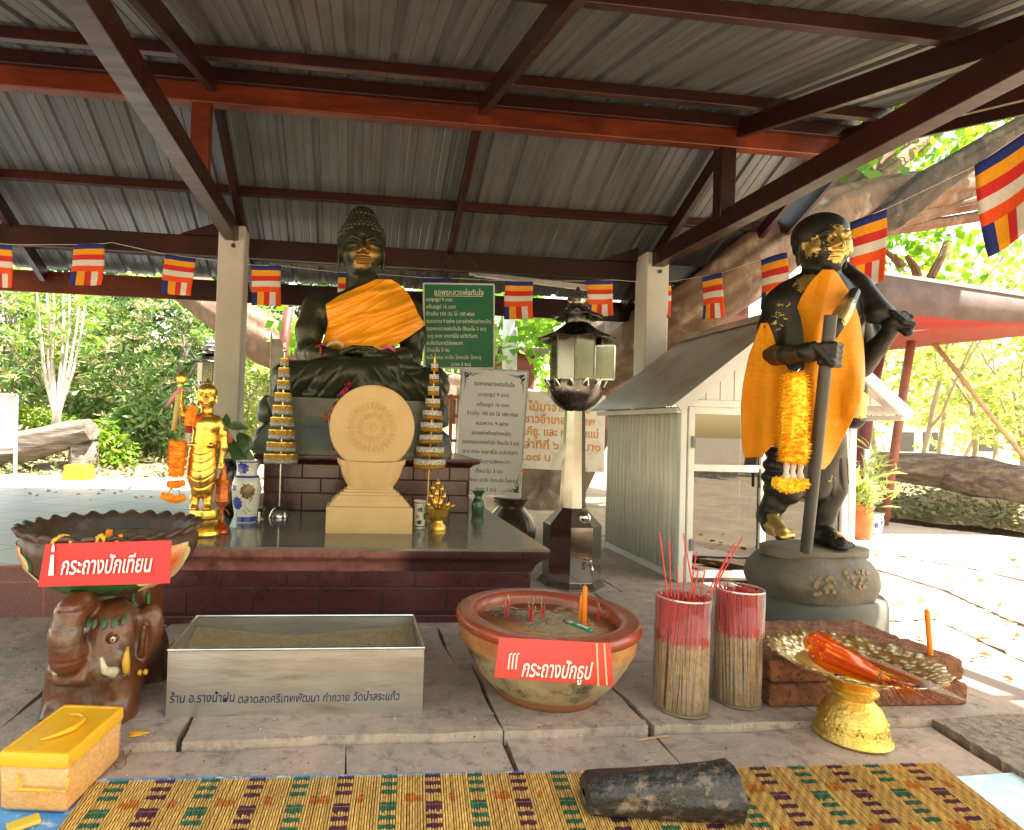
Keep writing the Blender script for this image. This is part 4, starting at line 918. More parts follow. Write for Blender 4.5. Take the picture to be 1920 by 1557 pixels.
rb = thing('ribbon_bow', 'pink, green and yellow gauze ribbons tied to the raised hand of the golden figure', 'ribbon', A(338, 728, -.03))
gauze = lambda n_, c_: pm('gauze_'+n_, c_, .6)
for nm, c_, L_ in (('pink_ribbon', (.62, .26, .25), [((338, 728), (326, 745), (312, 764))]), ('pink_ribbon', (.62, .26, .25), [((338, 727), (346, 732), (353, 735))]), ('green_ribbon', (.10, .30, .14), [((338, 728), (318, 724), (306, 733))]), ('green_ribbon', (.10, .30, .14), [((340, 726), (350, 723), (356, 727))]), ('green_ribbon', (.12, .32, .16), [((333, 735), (310, 755), (296, 765))]), ('yellow_ribbon', (.65, .52, .16), [((335, 735), (330, 780), (325, 808))])):
    b = MB()
    for L3 in L_: ribbon(b, [at(u, v, YG-.05) for u, v in L3], .016, 1.2)
    b.build(nm, gauze(nm, c_), rb, smooth=True, solid=.0015)

# ---------------- tall standing statue at the right
YS = 3.40
A = lambda u, v, dy=0: at(u, v, YS+dy)
pxs = (A(1560, 700)-A(1550, 700)).length/10
sc0 = A(1525, 1140)
stt = thing('standing_statue', 'tall dark bronze standing statue with patches of gold leaf, holding a staff at the right', 'statue', (sc0.x, YS, 0))
lo, hi = A(1385, 1040), A(1720, 385)
cl = Clay((lo.x-.02, YS-.64, lo.z-.02), (hi.x+.06, YS+.32, hi.z+.03), .0075)
ph_, hd = A(1543, 462), 50*pxs*.80
# trunk
cl.chain([A(1530, 575, .04), A(1530, 640, .03), A(1530, 700, .04)], [.2, .2, .2], .1); cl.ell(A(1532, 600, .02), (.27, .17, .30), .08); cl.ell(A(1528, 690, .02), (.22, .17, .22), .1)
cl.cap(A(1475, 562, .04), A(1595, 570, .06), .095, .095, .08); cl.cap(A(1535, 560, .04), A(1540, 515, .03), .12, .09, .05)
# skirt
cl.chain([A(1525, 730, .04), A(1520, 830, .03), A(1515, 900, .02)], [.165, .16, .14], .1); cl.ell(A(1545, 880, .06), (.09, .12, .2), .08); cl.cap(A(1482, 860, 0), A(1474, 920, -.02), .11, .09, .05); cl.cap(A(1542, 850, .03), A(1556, 905, .05), .095, .095, .06)
for i, (u, v) in enumerate(((1452, 850), (1447, 872), (1444, 895), (1448, 916))): cl.ell(A(u, v, .0), (.045, .06, .04), .02)
def pleat(x, y, z): return .012*np.maximum(0, np.sin((x-.35*(A(0, 900).z-z))*75))**3*np.clip((A(1545, 0).x*0+x-A(1530, 900).x)/.04, 0, 1)*(z > A(0, 935).z)
cl.disp(pleat, (A(1530, 900).x, YS-.4, A(0, 930).z), (hi.x, YS+.3, A(0, 820).z))
zh = A(1500, 930).z
# legs and feet
cl.chain([A(1470, 900, .0), A(1452, 945, .02), A(1440, 968, .06)], [.09, .066, .05], .02); cl.chain([A(1440, 962, .05), A(1448, 985, -.02), A(1466, 1000, -.13)], [.062, .055, .042], .025); cl.ell(A(1436, 970, .07), (.05, .06, .05), .02)
for i in range(5): cl.cap(A(1456+6.3*i, 998-.2*i, -.13), A(1459+6.6*i, 1008-.6*i, -.185+.006*abs(i-2)), .021-.002*i*0, .0165, .008)
cl.chain([A(1556, 920, .02), A(1545, 960, .02), A(1541, 992, .02)], [.09, .066, .055], .02); cl.chain([A(1541, 1000, .03), A(1556, 1010, -.06), A(1578, 1020, -.16)], [.065, .06, .043], .025); cl.ell(A(1540, 1003, .05), (.06, .07, .05), .02)
for i in range(5): cl.cap(A(1567+5.8*i, 1019, -.16), A(1574+6*i, 1027-.8*i, -.225+.008*abs(i-1.5)), .021, .0165, .008)
# right arm, elbow bent, fist round the staff
e_ = A(1446, 668, .02); w_ = A(1510, 662, -.43)
cl.chain([A(1460, 572, .04), A(1447, 615, .04), e_], [.088, .072, .062], .04); cl.chain([e_, e_.lerp(w_, .5), w_], [.064, .054, .045], .03)
hnd = A(1534, 660, -.475); cl.ell(hnd+V3((-.03, .01, 0)), (.085, .045, .05), .04)
sdir = (A(1511, 1035, -.25)-A(1557, 600, -.52)).normalized()
stf = lambda t: A(1557, 600, -.52).lerp(A(1511, 1035, -.25), t)
sp = stf(.142)
for i in range(4):
    o_ = sp+sdir*(-.046+.03*i)
    cl.chain([o_+V3((-.055, -.03, 0)), o_+V3((-.01, -.055, 0)), o_+V3((.042, -.035, 0)), o_+V3((.05, .01, 0))], [.018, .0175, .016, .014], .008)
cl.chain([hnd+V3((-.05, -.03, .03)), sp+V3((-.02, -.06, -.055)), sp+V3((.03, -.05, -.06))], [.021, .018, .014], .01)
# left arm: raised hand grips a handle over the shoulder
e2 = A(1614, 690, .06); w2 = A(1668, 622, -.16)
cl.chain([A(1600, 585, .08), A(1612, 640, .10), e2], [.09, .075, .06], .03); cl.chain([e2, e2.lerp(w2, .55), w2], [.064, .055, .044], .02)
h2 = A(1678, 606, -.2); cl.ell(h2, (.065, .06, .05), .03)
hd0, hd1 = A(1640, 572, -.12), A(1702, 624, -.26); hv = (hd1-hd0).normalized()
cl.cap(hd0, hd1, .026, .026, .01); cl.chain([A(1574, 505, .06), A(1605, 540, -.02), A(1645, 585, -.13)], [.062, .082, .07], .02); cl.ell(A(1648, 588, -.14), (.085, .075, .06), .02)
for i in range(4):
    o_ = h2+hv*(-.035+.027*i)
    cl.chain([o_+V3((-.03, -.045, .03)), o_+V3((.02, -.055, .015)), o_+V3((.035, -.02, -.02))], [.017, .016, .014], .008)
cl.chain([h2+V3((-.02, 0, .04)), h2+V3((.03, -.03, .05)), h2+V3((.06, -.05, .03))], [.02, .017, .013], .01)
# shoulder bag and scroll
cl.ell(A(1628, 640, .14), (.07, .10, .20), .03); cl.cap(A(1606, 730, .05), A(1600, 785, .03), .06, .065, .02)
P3, E3, C3 = head(cl, tuple(A(1541, 466)), hd, -.10, neck=.52)
E3(0, -.16, .58, (1.07, 1.14, .98), .05)
hm = [(P3(.2, 1, .0), hd*1.35, .60), (P3(-.75, .5, -.1), hd*.9, .60), (P3(0, .9, -.55), hd*.6, .74), (A(1520, 520, -.12), .16, .72), (A(1462, 600, -.06), .16, .45), (A(1470, 570, -.06), .10, .46), (A(1590, 590, -.1), .14, .50), (A(1465, 985, -.12), .18, .75), (A(1580, 1015, -.13), .14, .56), (A(1605, 760, 0), .16, .75), (A(1680, 600, -.2), .12, .44), (A(1560, 905, -.1), .12, .42)]
dark_b = statuem('dark_bronze', (.017, .0145, .011), (.009, .008, .0065), hm, .42, .1, (.49, .53), 30, (.72, .50, .16))
cl.net('body', dark_b, stt)
staff_m = pm('grey_staff', (.045, .045, .04), .45, c2=(.03, .03, .027), scale=8)
b = MB(); b.tube([stf(t) for t in np.linspace(-.02, 1, 12)], [.030-.0*t for t in np.linspace(0, 1, 12)], 16); b.build('staff', staff_m, stt, smooth='auto')
b = MB(); b.tube([A(1603, 548, -.26), A(1580, 588, -.38), A(1556, 628, -.46)], [.028, .045, .036], 14, rough=.06); b.build('carved_strap', statuem('strap_gold', (.02, .018, .014), (.012, .011, .009), [(tuple(A(1580, 588, -.38)), .25, .62)], .4, .2, (.5, .55), 22, (.7, .5, .2)), stt, smooth=True)
# rock and round plinth
rock_m = pm('statue_rock', (.115, .095, .068), .6, c2=(.08, .066, .048), scale=6, bump=1.2, bscale=45, dirt=(.15, .125, .09), dscale=2.5)
zr1 = gz(1520, 1050, 0); top_z = A(1510, 1030, -.12).z-.03
RC = V3((A(1515, 1060).x, YS-.02, 0)); r0 = (A(1641, 1130).x-A(1387, 1060).x)/2*.80
zb = A(1560, 1150, -.45).z
lc_ = V3((A(1535, 1180).x, YS, 0)); r1 = (A(1660, 1180).x-A(1420, 1180).x)/2*.84
b = MB(); b.lathe([(r1*1.0, 0), (r1, .02), (r1*.985, zb-.05), (r1*.96, zb-.012), (r1*.92, zb)], lc_, 64, sy=.92); b.build('round_plinth', pm('grey_plinth', (.13, .125, .105), .7, c2=(.10, .095, .08), scale=5, bump=.5, bscale=60), stt, smooth='auto')
b = MB(); hgt = top_z-zb
b.lathe([(r0*.92, zb-.01), (r0*1.0, zb+.06), (r0*1.02, zb+hgt*.35), (r0*.98, zb+hgt*.62), (r0*.86, zb+hgt*.85), (r0*.76, zb+hgt*.97), (r0*.70, top_z), (r0*.3, top_z), (.003, top_z)], RC, 96, sy=.86,
        fr=lambda t, i: (1+(.018*math.sin(5*t+.5)+.02*abs(math.sin(4*t+1))**3*(1 if 1 < i < 5 else .3)-.012*math.sin(9*t+i) if i < 6 else 0), 0)); b.build('rock', rock_m, stt, smooth='auto')
b = MB(); b.lathe([(.3, top_z-.02), (.3, top_z+.028), (.28, top_z+.036)], RC+V3((.02, .0, 0)), 48, sx=1.05, sy=.7, fr=lambda t, i: (1+.08*math.sin(2*t+1), 0)); b.build('foot_slab', rock_m, stt, smooth='auto')
leafgold = pm('stuck_gold_leaf', (.21, .13, .05), .5, metal=.4, c2=(.15, .095, .04), scale=40)
for ci, (u, v) in enumerate(((1545, 1098), (1605, 1088))):
    b = MB()
    for k_ in range(26):
        uu, vv = u+random.uniform(-26, 26), v+random.uniform(-18, 18); d = ray(uu, vv); d0 = V3((d.x, d.y/.86*1, d.z))
        # walk along the ray to the rock flank
        for s_ in np.arange(2.4, 4.2, .004):
            p = EYEP+d*s_; q_ = math.hypot(p.x-RC.x, (p.y-RC.y)/.86)
            zf_ = min(max((p.z-zb)/hgt, 0), 1); rad_ = np.interp(zf_, [0, .15, .35, .62, .85, .97, 1], [r0*.92, r0, r0*1.02, r0*.98, r0*.86, r0*.76, r0*.7])*1.035
            if q_ < rad_ and p.z > zb: break
        nrm = V3((p.x-RC.x, (p.y-RC.y)/.74, .12)).normalized(); x_ = nrm.orthogonal().normalized(); y_ = nrm.cross(x_); p = p+nrm*.003; s_ = random.uniform(.005, .012)
        b.prism([p+x_*s_*a_+y_*s_*c_ for a_, c_ in ((-1, -1), (1, -.8), (.9, 1), (-1, .8))], nrm*.0008)
    b.build('gold_leaf', leafgold, stt)
# robe hanging from the left shoulder
rob = satinm('orange_robe_cloth', (.90, .35, .010), (.82, .28, .006), 'Z', 42)
dc = Clay((lo.x-.1, YS-.5, A(0, 900).z), (hi.x, YS+.3, A(0, 490).z), .016)
dc.ell(A(1532, 600, .02), (.28, .19, .30), .15); dc.chain([A(1535, 560, .0), A(1550, 515, .0)], [.17, .12], .1); dc.chain([A(1530, 640, .02), A(1525, 760, .0), A(1520, 880, -.02)], [.20, .22, .21], .2); dc.cap(A(1480, 565, .04), A(1590, 570, .06), .12, .12, .12)
rws = [(506, 1543, 1562), (516, 1532, 1572), (532, 1518, 1582), (556, 1503, 1597), (600, 1486, 1611), (640, 1470, 1618), (668, 1452, 1620), (700, 1442, 1621), (730, 1436, 1620), (760, 1432, 1610), (790, 1432, 1597), (820, 1436, 1582), (836, 1450, 1574), (850, 1478, 1567), (868, 1510, 1556), (880, 1528, 1545)]
def rfold(u, v):
    dn = min(1, max(0, (v-560)/150)); w_ = vnoise(u*.03, v*.012, 9)*6
    c_ = 1555+(v-520)*-.1
    return .034*dn*math.sin((u-1440+w_)*.085)+.012*math.exp(-((v-704-.06*(u-1530))/5)**2)+.010*math.exp(-((v-790)/6)**2)+.012*dn*max(0, math.sin((u+w_*2)*.16+v*.012))**2+.024*max(0, 1-abs(u-(1560-(v-510)*.28))/22)*(v < 640)+.008*math.sin((u*.5+v*.35+w_)*.09)
robe = thing('orange_robe', 'shiny orange robe cloth draped over the tall standing statue', 'robe', A(1530, 700, -.25))
drape('front_cloth', rws, dc, rob, robe, .035, rfold, 110, 70, 8, YS-.2, .006, keep=YS+.06)
fc = Clay((lo.x-.2, YS-.3, A(0, 880).z), (A(1520, 700).x, YS+.3, A(0, 620).z), .02); fc.cap(A(1425, 650, .10), A(1425, 860, .08), .12, .13, .1); fc.cap(A(1480, 650, .10), A(1450, 860, .08), .14, .13, .1)
drape('hanging_flap', [(606, 1427, 1440), (630, 1418, 1450), (652, 1410, 1456), (668, 1404, 1466), (690, 1399, 1480), (720, 1393, 1484), (760, 1389, 1480), (800, 1390, 1470), (835, 1392, 1448), (852, 1394, 1432), (858, 1396, 1430)], fc, rob, robe, .02, lambda u, v: .012*math.sin((u-1390)*.13+.01*v)+.006*math.sin(v*.05+u*.03), 60, 24, 4, YS, .006, keep=YS+.1)
# marigold garland on the standing statue
sg = thing('marigold_garland', 'long yellow marigold garland hanging down the front of the standing statue', 'garland', A(1490, 780, -.36), 'marigold garlands')
gx = lambda u, v: at(u, v, YS-.40)
b = MB(); marigold(b, [(gx(1488, 700), .055), (gx(1489, 712), .082), (gx(1490, 760), .084), (gx(1488, 810), .084), (gx(1488, 845), .088), (gx(1486, 866), .075)], 8, 34); b.build('strand', mari_y, sg)
b = MB(); marigold(b, [(gx(1453, 903), .035), (gx(1468, 910), .05), (gx(1485, 911), .05), (gx(1502, 909), .042), (gx(1512, 904), .03)], 4, 20); b.build('tail_blooms', mari_y, sg)
b = MB()
for u in (1476, 1488, 1502):
    b.tube([gx(u, 866), gx(u-1, 874), gx(u-2, 884), gx(u-2, 897)], [.008, .016, .012, .02], 8); b.ball(gx(u-2, 893), .02, 8)
b.build('tassel', pm('jasmine_white', (.62, .55, .48), .8), sg, smooth=True)
b = MB(); [b.tube([gx(u0, v0), gx(u1, v1)], .005, 6) for u0, v0, u1, v1 in ((1478, 697, 1470, 700), (1486, 698, 1478, 694), (1500, 700, 1508, 697), (1500, 690, 1492, 702))]; b.build('hook', silver_m, sg)
# ================================================================ FOREGROUND OFFERINGS
sandm = pm('ash_sand', (.44, .32, .18), .95, c2=(.33, .235, .13), scale=20, bump=2.5, bscale=70, dirt=(.16, .12, .08), dscale=26, damt=(.58, .7))
wax = pm('orange_wax', (.90, .24, .004), .35, c2=(.82, .2, .003), sss=.15); wax_y = pm('yellow_wax', (.80, .42, .02), .4)
# ---- left: elephant stand, wavy bowl
YBW = 2.66
rc = at(213, 984, YBW); RB = .335; KB = .935
bw = thing('candle_bowl', 'wide brown ceramic bowl with a ruffled rim and painted flowers, resting on the elephant stand', 'bowl', rc)
terra = pm('dark_ceramic', (.075, .036, .022), .5, c2=(.045, .024, .016), scale=9, bump=.5, bscale=40, dirt=(.14, .11, .09), dscale=5, damt=(.55, .75))
zbot = at(190, 1116, YBW-.12).z-rc.z
oprof = [(.11, zbot), (.20, zbot+.012), (.275, zbot*.80), (.333, zbot*.55), (.358, zbot*.3), (.360, -.05), (.350, -.035)]
def ruf(t, i):
    a = max(0, (i-6)/3) if i <= 9 else max(0, (13-i)/4); return (1+.028*a*math.cos(26*t), .011*a*math.sin(26*t+1.2))
b = MB(); b.lathe(oprof+[(.345, -.02), (.372, -.012), (.378, .0), (.372, .006), (.345, .0), (.315, -.02), (.305, -.06), (.27, -.14), (.0, -.15)][:0]+[(.345, -.024), (.368, -.014), (.376, .0), (.362, .008), (.338, .0), (.318, -.02), (.308, -.06), (.25, -.15)], rc, 208, KB, KB, fr=ruf, close=False)
b.build('body', terra, bw, smooth=True)
b = MB(); b.lathe([(.312, -.062), (.25, -.058), (.1, -.055), (.002, -.054)], rc, 60, KB, KB, close=False); b.build('sand', pm('dark_sand', (.20, .14, .07), .95, c2=(.08, .055, .03), scale=16, bump=2, bscale=60), bw, smooth=True)
def petal_strip(cen, a0, wa, z0, z1, lean, prof=oprof, n=14, off=.003):
    """painted petal hugging the bowl: grid from base to tip"""
    rows = []; cols_ = []
    for i in range(n+1):
        s = i/n; w_ = wa*(math.sin(math.pi*min(1, .12+.88*s))**.6); r_ = []
        for j in range(9):
            q_ = j/8*2-1; th = a0+lean*s+w_*q_; z = z0+(z1-z0)*s*(1-.12*abs(q_)**2)
            rad = np.interp(z, [p[1] for p in prof], [p[0] for p in prof])*KB+off; r_.append((cen.x+rad*math.cos(th), cen.y+rad*math.sin(th), cen.z+z)); cols_.append(s)
        rows.append(r_)
    return rows, cols_
cream_p = pm('petal_paint', (1, 1, 1), .4, c2=(.9, .88, .85), scale=12, vcol=True); gleaf = pm('leaf_paint', (.025, .115, .02), .35, c2=(.012, .07, .02), scale=14, coat=.2)
def flower(a_c, z_c):
    b = MB(); C_ = []
    for k_ in range(9):
        ang = 2*math.pi*k_/9+.2; ln = .13; rows, cs = [], []
        for i in range(13):
            s = i/12; w_ = .043*(math.sin(math.pi*min(1, .1+.9*s))**.55); r_ = []
            for j in range(7):
                q_ = j/6*2-1; du = math.cos(ang)*ln*s-math.sin(ang)*w_*q_; dz = math.sin(ang)*ln*s*1.05+math.cos(ang)*w_*q_; z = min(max(z_c+dz, zbot+.004), -.05)
                rad = np.interp(z, [p[1] for p in oprof], [p[0] for p in oprof]); th = a_c+du/max(rad, .2); rad = rad*KB+.0030+.0006*(k_ % 3); r_.append((rc.x+rad*math.cos(th), rc.y+rad*math.sin(th), rc.z+z))
                f_ = max(0, 1-s*1.45)**.8; C_.append((.78-.12*f_, .60*(1-f_)+.09*f_, .30*(1-f_)+.01*f_, 1))
            rows.append(r_)
        b.quadgrid(rows)
    return b, C_
for a_c, z_c in ((-.50, -.125), (-2.62, -.125), (.6, -.12), (2.2, -.12)): b, C_ = flower(a_c, z_c); b.build('painted_flower', cream_p, bw, smooth=True, colors=C_)
for a_c, z_c, wa, ln, zz in ((-2.45, -.07, .16, .2, -.16), (-1.9, -.13, .18, .1, -.235), (-1.2, -.13, .2, -.1, -.235), (-.85, -.09, .16, -.2, -.225), (-2.2, -.17, .16, .15, -.235), (-1.55, -.17, .2, .0, -.24)):
    b = MB(); rows, _ = petal_strip(rc, a_c, wa, zz, z_c, ln, off=.0022); b.quadgrid(rows); b.build('painted_leaf', gleaf, bw, smooth=True)
# candle drips and stub
def blobs(name, label, pts, m, r0=.012):
    b = MB()
    for i in range(len(pts)-1): b.tube([pts[i].lerp(pts[i+1], s) for s in np.linspace(0, 1, 4)], [r0*random.uniform(.6, 1.1) for _ in range(4)], 7, rough=.2)
    return tag(b.build(name, m, smooth=True), label, 'wax')
rimp = lambda a, r=.362, z=.008: rc+V3((r*KB*math.cos(a), r*KB*math.sin(a), z))
blobs('wax_drip', 'arched run of orange candle wax on the front rim of the ruffled bowl', [rimp(-1.83, .372, -.03), rimp(-1.80, .376, -.005), rimp(-1.74, .36, .013), rimp(-1.66, .358, .012), rimp(-1.60, .376, -.02)], wax_y, .008)
blobs('wax_drip', 'small yellow wax lump on the bowl rim above the candle sign', [rimp(-1.38, .37, -.02), rimp(-1.36, .36, .012), rimp(-1.31, .362, .014), rimp(-1.30, .374, -.012)], wax_y, .009)
blobs('wax_drip', 'rightmost lump of orange wax on the rim of the ruffled bowl', [rimp(-1.19, .37, -.016), rimp(-1.16, .364, .012), rimp(-1.12, .366, .01)], wax, .009)
cs = thing('candle_stub', 'short burnt orange candle stub standing in the ruffled bowl', 'candle', at(204, 1004, YBW-.2))
b = MB(); c_ = at(204, 1010, YBW-.22); b.tube([c_+V3((0, 0, -.03)), c_+V3((0, 0, .02)), c_+V3((.002, 0, .034))], [.013, .013, .011], 12, rough=.08); b.build('stick', wax, cs, smooth='auto')
b = MB(); b.tube([c_+V3((0, 0, .033)), c_+V3((.003, 0, .043))], .0015, 5); b.build('wick', blackp, cs)
# elephant
ele = thing('elephant_stand', 'brown glazed ceramic elephant with a curled raised trunk supporting the ruffled bowl', 'plant stand', gz(180, 1320))
YE_ = 2.62; A = lambda u, v, dy=0: at(u, v, YE_+dy)
x0, x1 = A(60, 1340, -.3), A(300, 1090, .3)
cl = Clay((-1.32, 2.18, -.02), (-.60, 2.98, zbot+rc.z+.06), .006)
ec = V3((-.975, 2.64, 0)); ztop = zbot+rc.z
cl.ell(ec+V3((0, .06, .19)), (.19, .245, .15), .04); cl.box(ec+V3((-.01, -.06, .12)), (.175, .20, .11), .06, .06)
for sx_ in (-1, 1):
    cl.chain([ec+V3((sx_*.12, -.14, .14)), ec+V3((sx_*.13, -.20, .0))], [.085, .072], .04); cl.cap(ec+V3((sx_*.13, -.225, .015)), ec+V3((sx_*.13, -.26, .012)), .055, .05, .03)
    cl.chain([ec+V3((sx_*.14, .16, .14)), ec+V3((sx_*.15, .18, .0))], [.08, .075], .04)
    for q_ in (-1, 0, 1): cl.ell(ec+V3((sx_*.13+q_*.03, -.305, .018)), (.014, .012, .016), .006)
hd_ = ec+V3((.055, -.15, .295)); cl.ell(hd_, (.125, .13, .125), .05); cl.ell(hd_+V3((.0, .02, .075)), (.10, .09, .05), .04); cl.ell(hd_+V3((-.03, -.07, -.09)), (.10, .08, .07), .05)
for sx_ in (-1, 1):
    ce = hd_+V3((sx_*.135, .045, -.02)); cl.ell(ce, (.075, .055, .135), .03, rot=[list(r_) for r_ in Matrix.Rotation(sx_*.35, 3, 'Y')]); cl.ell(ce+V3((sx_*.01, -.052, .0)), (.045, .02, .09), .015, 's')
    cl.cap(ce+V3((0, -.04, -.06)), ce+V3((sx_*.015, -.05, .05)), .013, .01, .01)
    cl.ell(hd_+V3((sx_*.075-.015, -.115, .02)), (.028, .022, .02), .012, 's'); cl.ell(hd_+V3((sx_*.075-.015, -.108, .02)), (.018, .015, .013), .008)
    cl.ell(hd_+V3((sx_*.085-.01, -.085, -.05)), (.045, .05, .045), .03)
# trunk rises in an arch and curls inwards at the top
tx = ec.x-.035
tr_pts = [V3((tx+.01, ec.y-.20, .235)), V3((tx-.005, ec.y-.295, .30)), V3((tx-.005, ec.y-.325, .38)), V3((tx, ec.y-.30, .455)), V3((tx+.01, ec.y-.235, .49)), V3((tx+.02, ec.y-.18, .465)), V3((tx+.02, ec.y-.175, .42))]
zs_ = .92
tr_pts = [V3((p.x-.01, p.y-.02, p.z*zs_)) for p in tr_pts]
cl.chain(tr_pts, [.072, .068, .062, .060, .054, .044, .036], .018)
def trunkcut(x, y, z):
    return np.where((y < ec.y-.25) & (z > .28*zs_) & (np.abs(x-tx) < .06), .003*(np.sin((z)*2*math.pi/.062) > .86), 0)
cl.disp(trunkcut, (tx-.08, ec.y-.45, .2), (tx+.08, ec.y-.2, .6))
cl.prism = None
lipz = .225*zs_
cl.box(V3((tx-.005, ec.y-.285, lipz-.01)), (.072, .035, .045), .02, .02, rot=Quaternion((1, 0, 0), -.5))
# column behind the head
cl.box(ec+V3((.03, .09, (ztop+.1)/2+.02)), (.15, .12, (ztop-.1)/2+.03), .03, .04)
cl.ell(ec+V3((0, -.02, .175)), (.20, .23, .018), .03)
cl.clipz(0)
ele_m = pm('brown_glaze_elephant', (.135, .040, .013), .33, c2=(.075, .022, .009), scale=7, bump=.7, bscale=35, dirt=(.17, .125, .085), dscale=7, damt=(.52, .72), coat=.25)
cl.net('body', ele_m, ele)
ivory = pm('ivory_paint', (.55, .50, .36), .4, c2=(.45, .4, .27), scale=30)
for sx_ in (-1, 1):
    b = MB(); p = hd_+V3((-.045+sx_*.088, -.10, -.07)); b.tube([p+V3((sx_*.03, .02, -.025)), p+V3((sx_*.025, -.035, -.03)), p+V3((sx_*.008, -.075, -.005)), p+V3((sx_*-.003, -.085, .045))], [.022, .021, .015, .006], 12); b.build('tusk', ivory, ele, smooth=True)
    b = MB(); e_ = hd_+V3((sx_*.075-.015, -.122, .02)); b.ball(e_, .011, 12); b.build('eye', ivory, ele, smooth=True); b = MB(); b.ball(e_+V3((.002, -.008, 0)), .0055, 8); b.build('pupil', blackp, ele.children[-1], smooth=True)
b = MB(); p = hd_+V3((.118, -.105, -.065)); b.tube([p+V3((0, 0, .05)), p+V3((0, -.012, .03)), p+V3((0, -.016, 0)), p+V3((.002, -.012, -.035)), p+V3((.002, 0, -.055))], [.006, .012, .018, .015, .004], 10); b.build('tassel', pm('yellow_paint', (.62, .34, .03), .4), ele, smooth=True)
for dx, dz in ((.155, -.12), (.180, -.118)): b = MB(); b.ball(hd_+V3((dx, -.055, dz-.01)), .012, 10); b.build('bead', pm('yellow_paint', (.62, .34, .03), .4), ele, smooth=True)
for k_ in range(6):
    b = MB(); a = -.9+.36*k_; p = hd_+V3((.11*math.sin(a), -.115*math.cos(a)-.004, .082)); leafblade(b, p+V3((0, .01, .012)), p+V3((.0, -.018, -.022)), .012, .05); b.build('painted_leaf', pm('green_dull', (.04, .10, .035), .5), ele, smooth=True, solid=.003)
for dx in (.095, .165): b = MB(); b.tube([ec+V3((dx+.012, -.034, .3)), ec+V3((dx+.012, -.037, ztop-.01))], .007, 8, rough=.3); b.build('green_cord', pm('green_cord', (.03, .18, .03), .5), ele, smooth=True)
ele.location = (ec.x, ec.y, 0)
for ch in ele.children: ch.matrix_parent_inverse = Matrix.Translation((-ec.x, -ec.y, 0))
ele.scale = (.86, .92, 1)
# ---- red signs
redp = pm('red_plastic', (.52, .02, .013), .32, c2=(.46, .016, .010), scale=3, coat=.3); whitep = pm('white_lettering', (.80, .78, .74), .6)
def ribbed(nm, base, axis='Z', sc=130):
    m, nt, bs, L = nodes(nm); bs.inputs['Base Color'].default_value = col4(base); bs.inputs['Roughness'].default_value = .28
    wv = N(nt, 'TexWave', i_Scale=sc); wv.bands_direction = axis; L.new(coord(nt), wv.inputs[0]); bn = N(nt, 'Bump', i_Strength=.3, i_Distance=.002); L.new(wv.outputs['Fac'], bn.inputs['Height']); L.new(bn.outputs[0], bs.inputs['Normal']); return m
def signplate(name, label, q4, mat, parent_cat='sign', th=.004):
    n_ = (q4[1]-q4[0]).cross(q4[3]-q4[0]).normalized()
    if n_.y > 0: n_ = -n_
    t = thing(name, label, parent_cat, (q4[2]+q4[3])/2)
    b = MB(); b.prism([p+n_*th/2 for p in q4], -n_*th); b.build('plate', mat, t, bevel=.0008)
    return t, n_
ys = YBW-RB-.035
q4 = [at(86, 1020, ys+.02), at(322, 1013, ys), at(319, 1094, ys-.015), at(71, 1101, ys+.005)]
t, n_ = signplate('red_sign', 'red plastic sign with a white candle drawing and Thai words hung on the ruffled bowl', q4, ribbed('red_ribbed_plastic', (.52, .02, .013)))
ri, upv = (q4[1]-q4[0]).normalized(), (q4[0]-q4[3]).normalized(); mid = (q4[0]+q4[2])/2+n_*.0055
lettering('กระถางปักเทียน', whitep, t, at(200, 1061, ys-.002)+n_*.006, ri, n_.cross(ri)*-1 if n_.cross(ri).z < 0 else n_.cross(ri), .085, bold=.012, shear=.25, width=(at(286, 1060, ys)-at(112, 1060, ys)).length)
b = MB(); up_ = n_.cross(ri); up_ = -up_ if up_.z < 0 else up_; o_ = at(97, 1079, ys+.004)+n_*.005; wd = .0095
b.prism([o_-ri*wd, o_+ri*wd, o_+ri*(wd-.002)+up_*.072, o_-ri*(wd-.006)+up_*.072], n_*.001)
o2 = o_+ri*.003+up_*.08; b.prism([o2+ri*x_*.007+up_*y_ for x_, y_ in ((0, 0), (.9, .008), (.8, .018), (.1, .034), (-.7, .016), (-.8, .006))], n_*.001); b.build('candle_drawing', whitep, t)
for u0, v0, v1, k_ in ((118, 1046, 1058, 0), (128, 1048, 1062, 0), (262, 1075, 1093, 1), (274, 1052, 1085, 0)):
    pass
ys2 = 2.17
q4 = [at(936, 1195, ys2), at(1144, 1206, ys2), at(1151, 1287, ys2-.01), at(926, 1270, ys2-.01)]
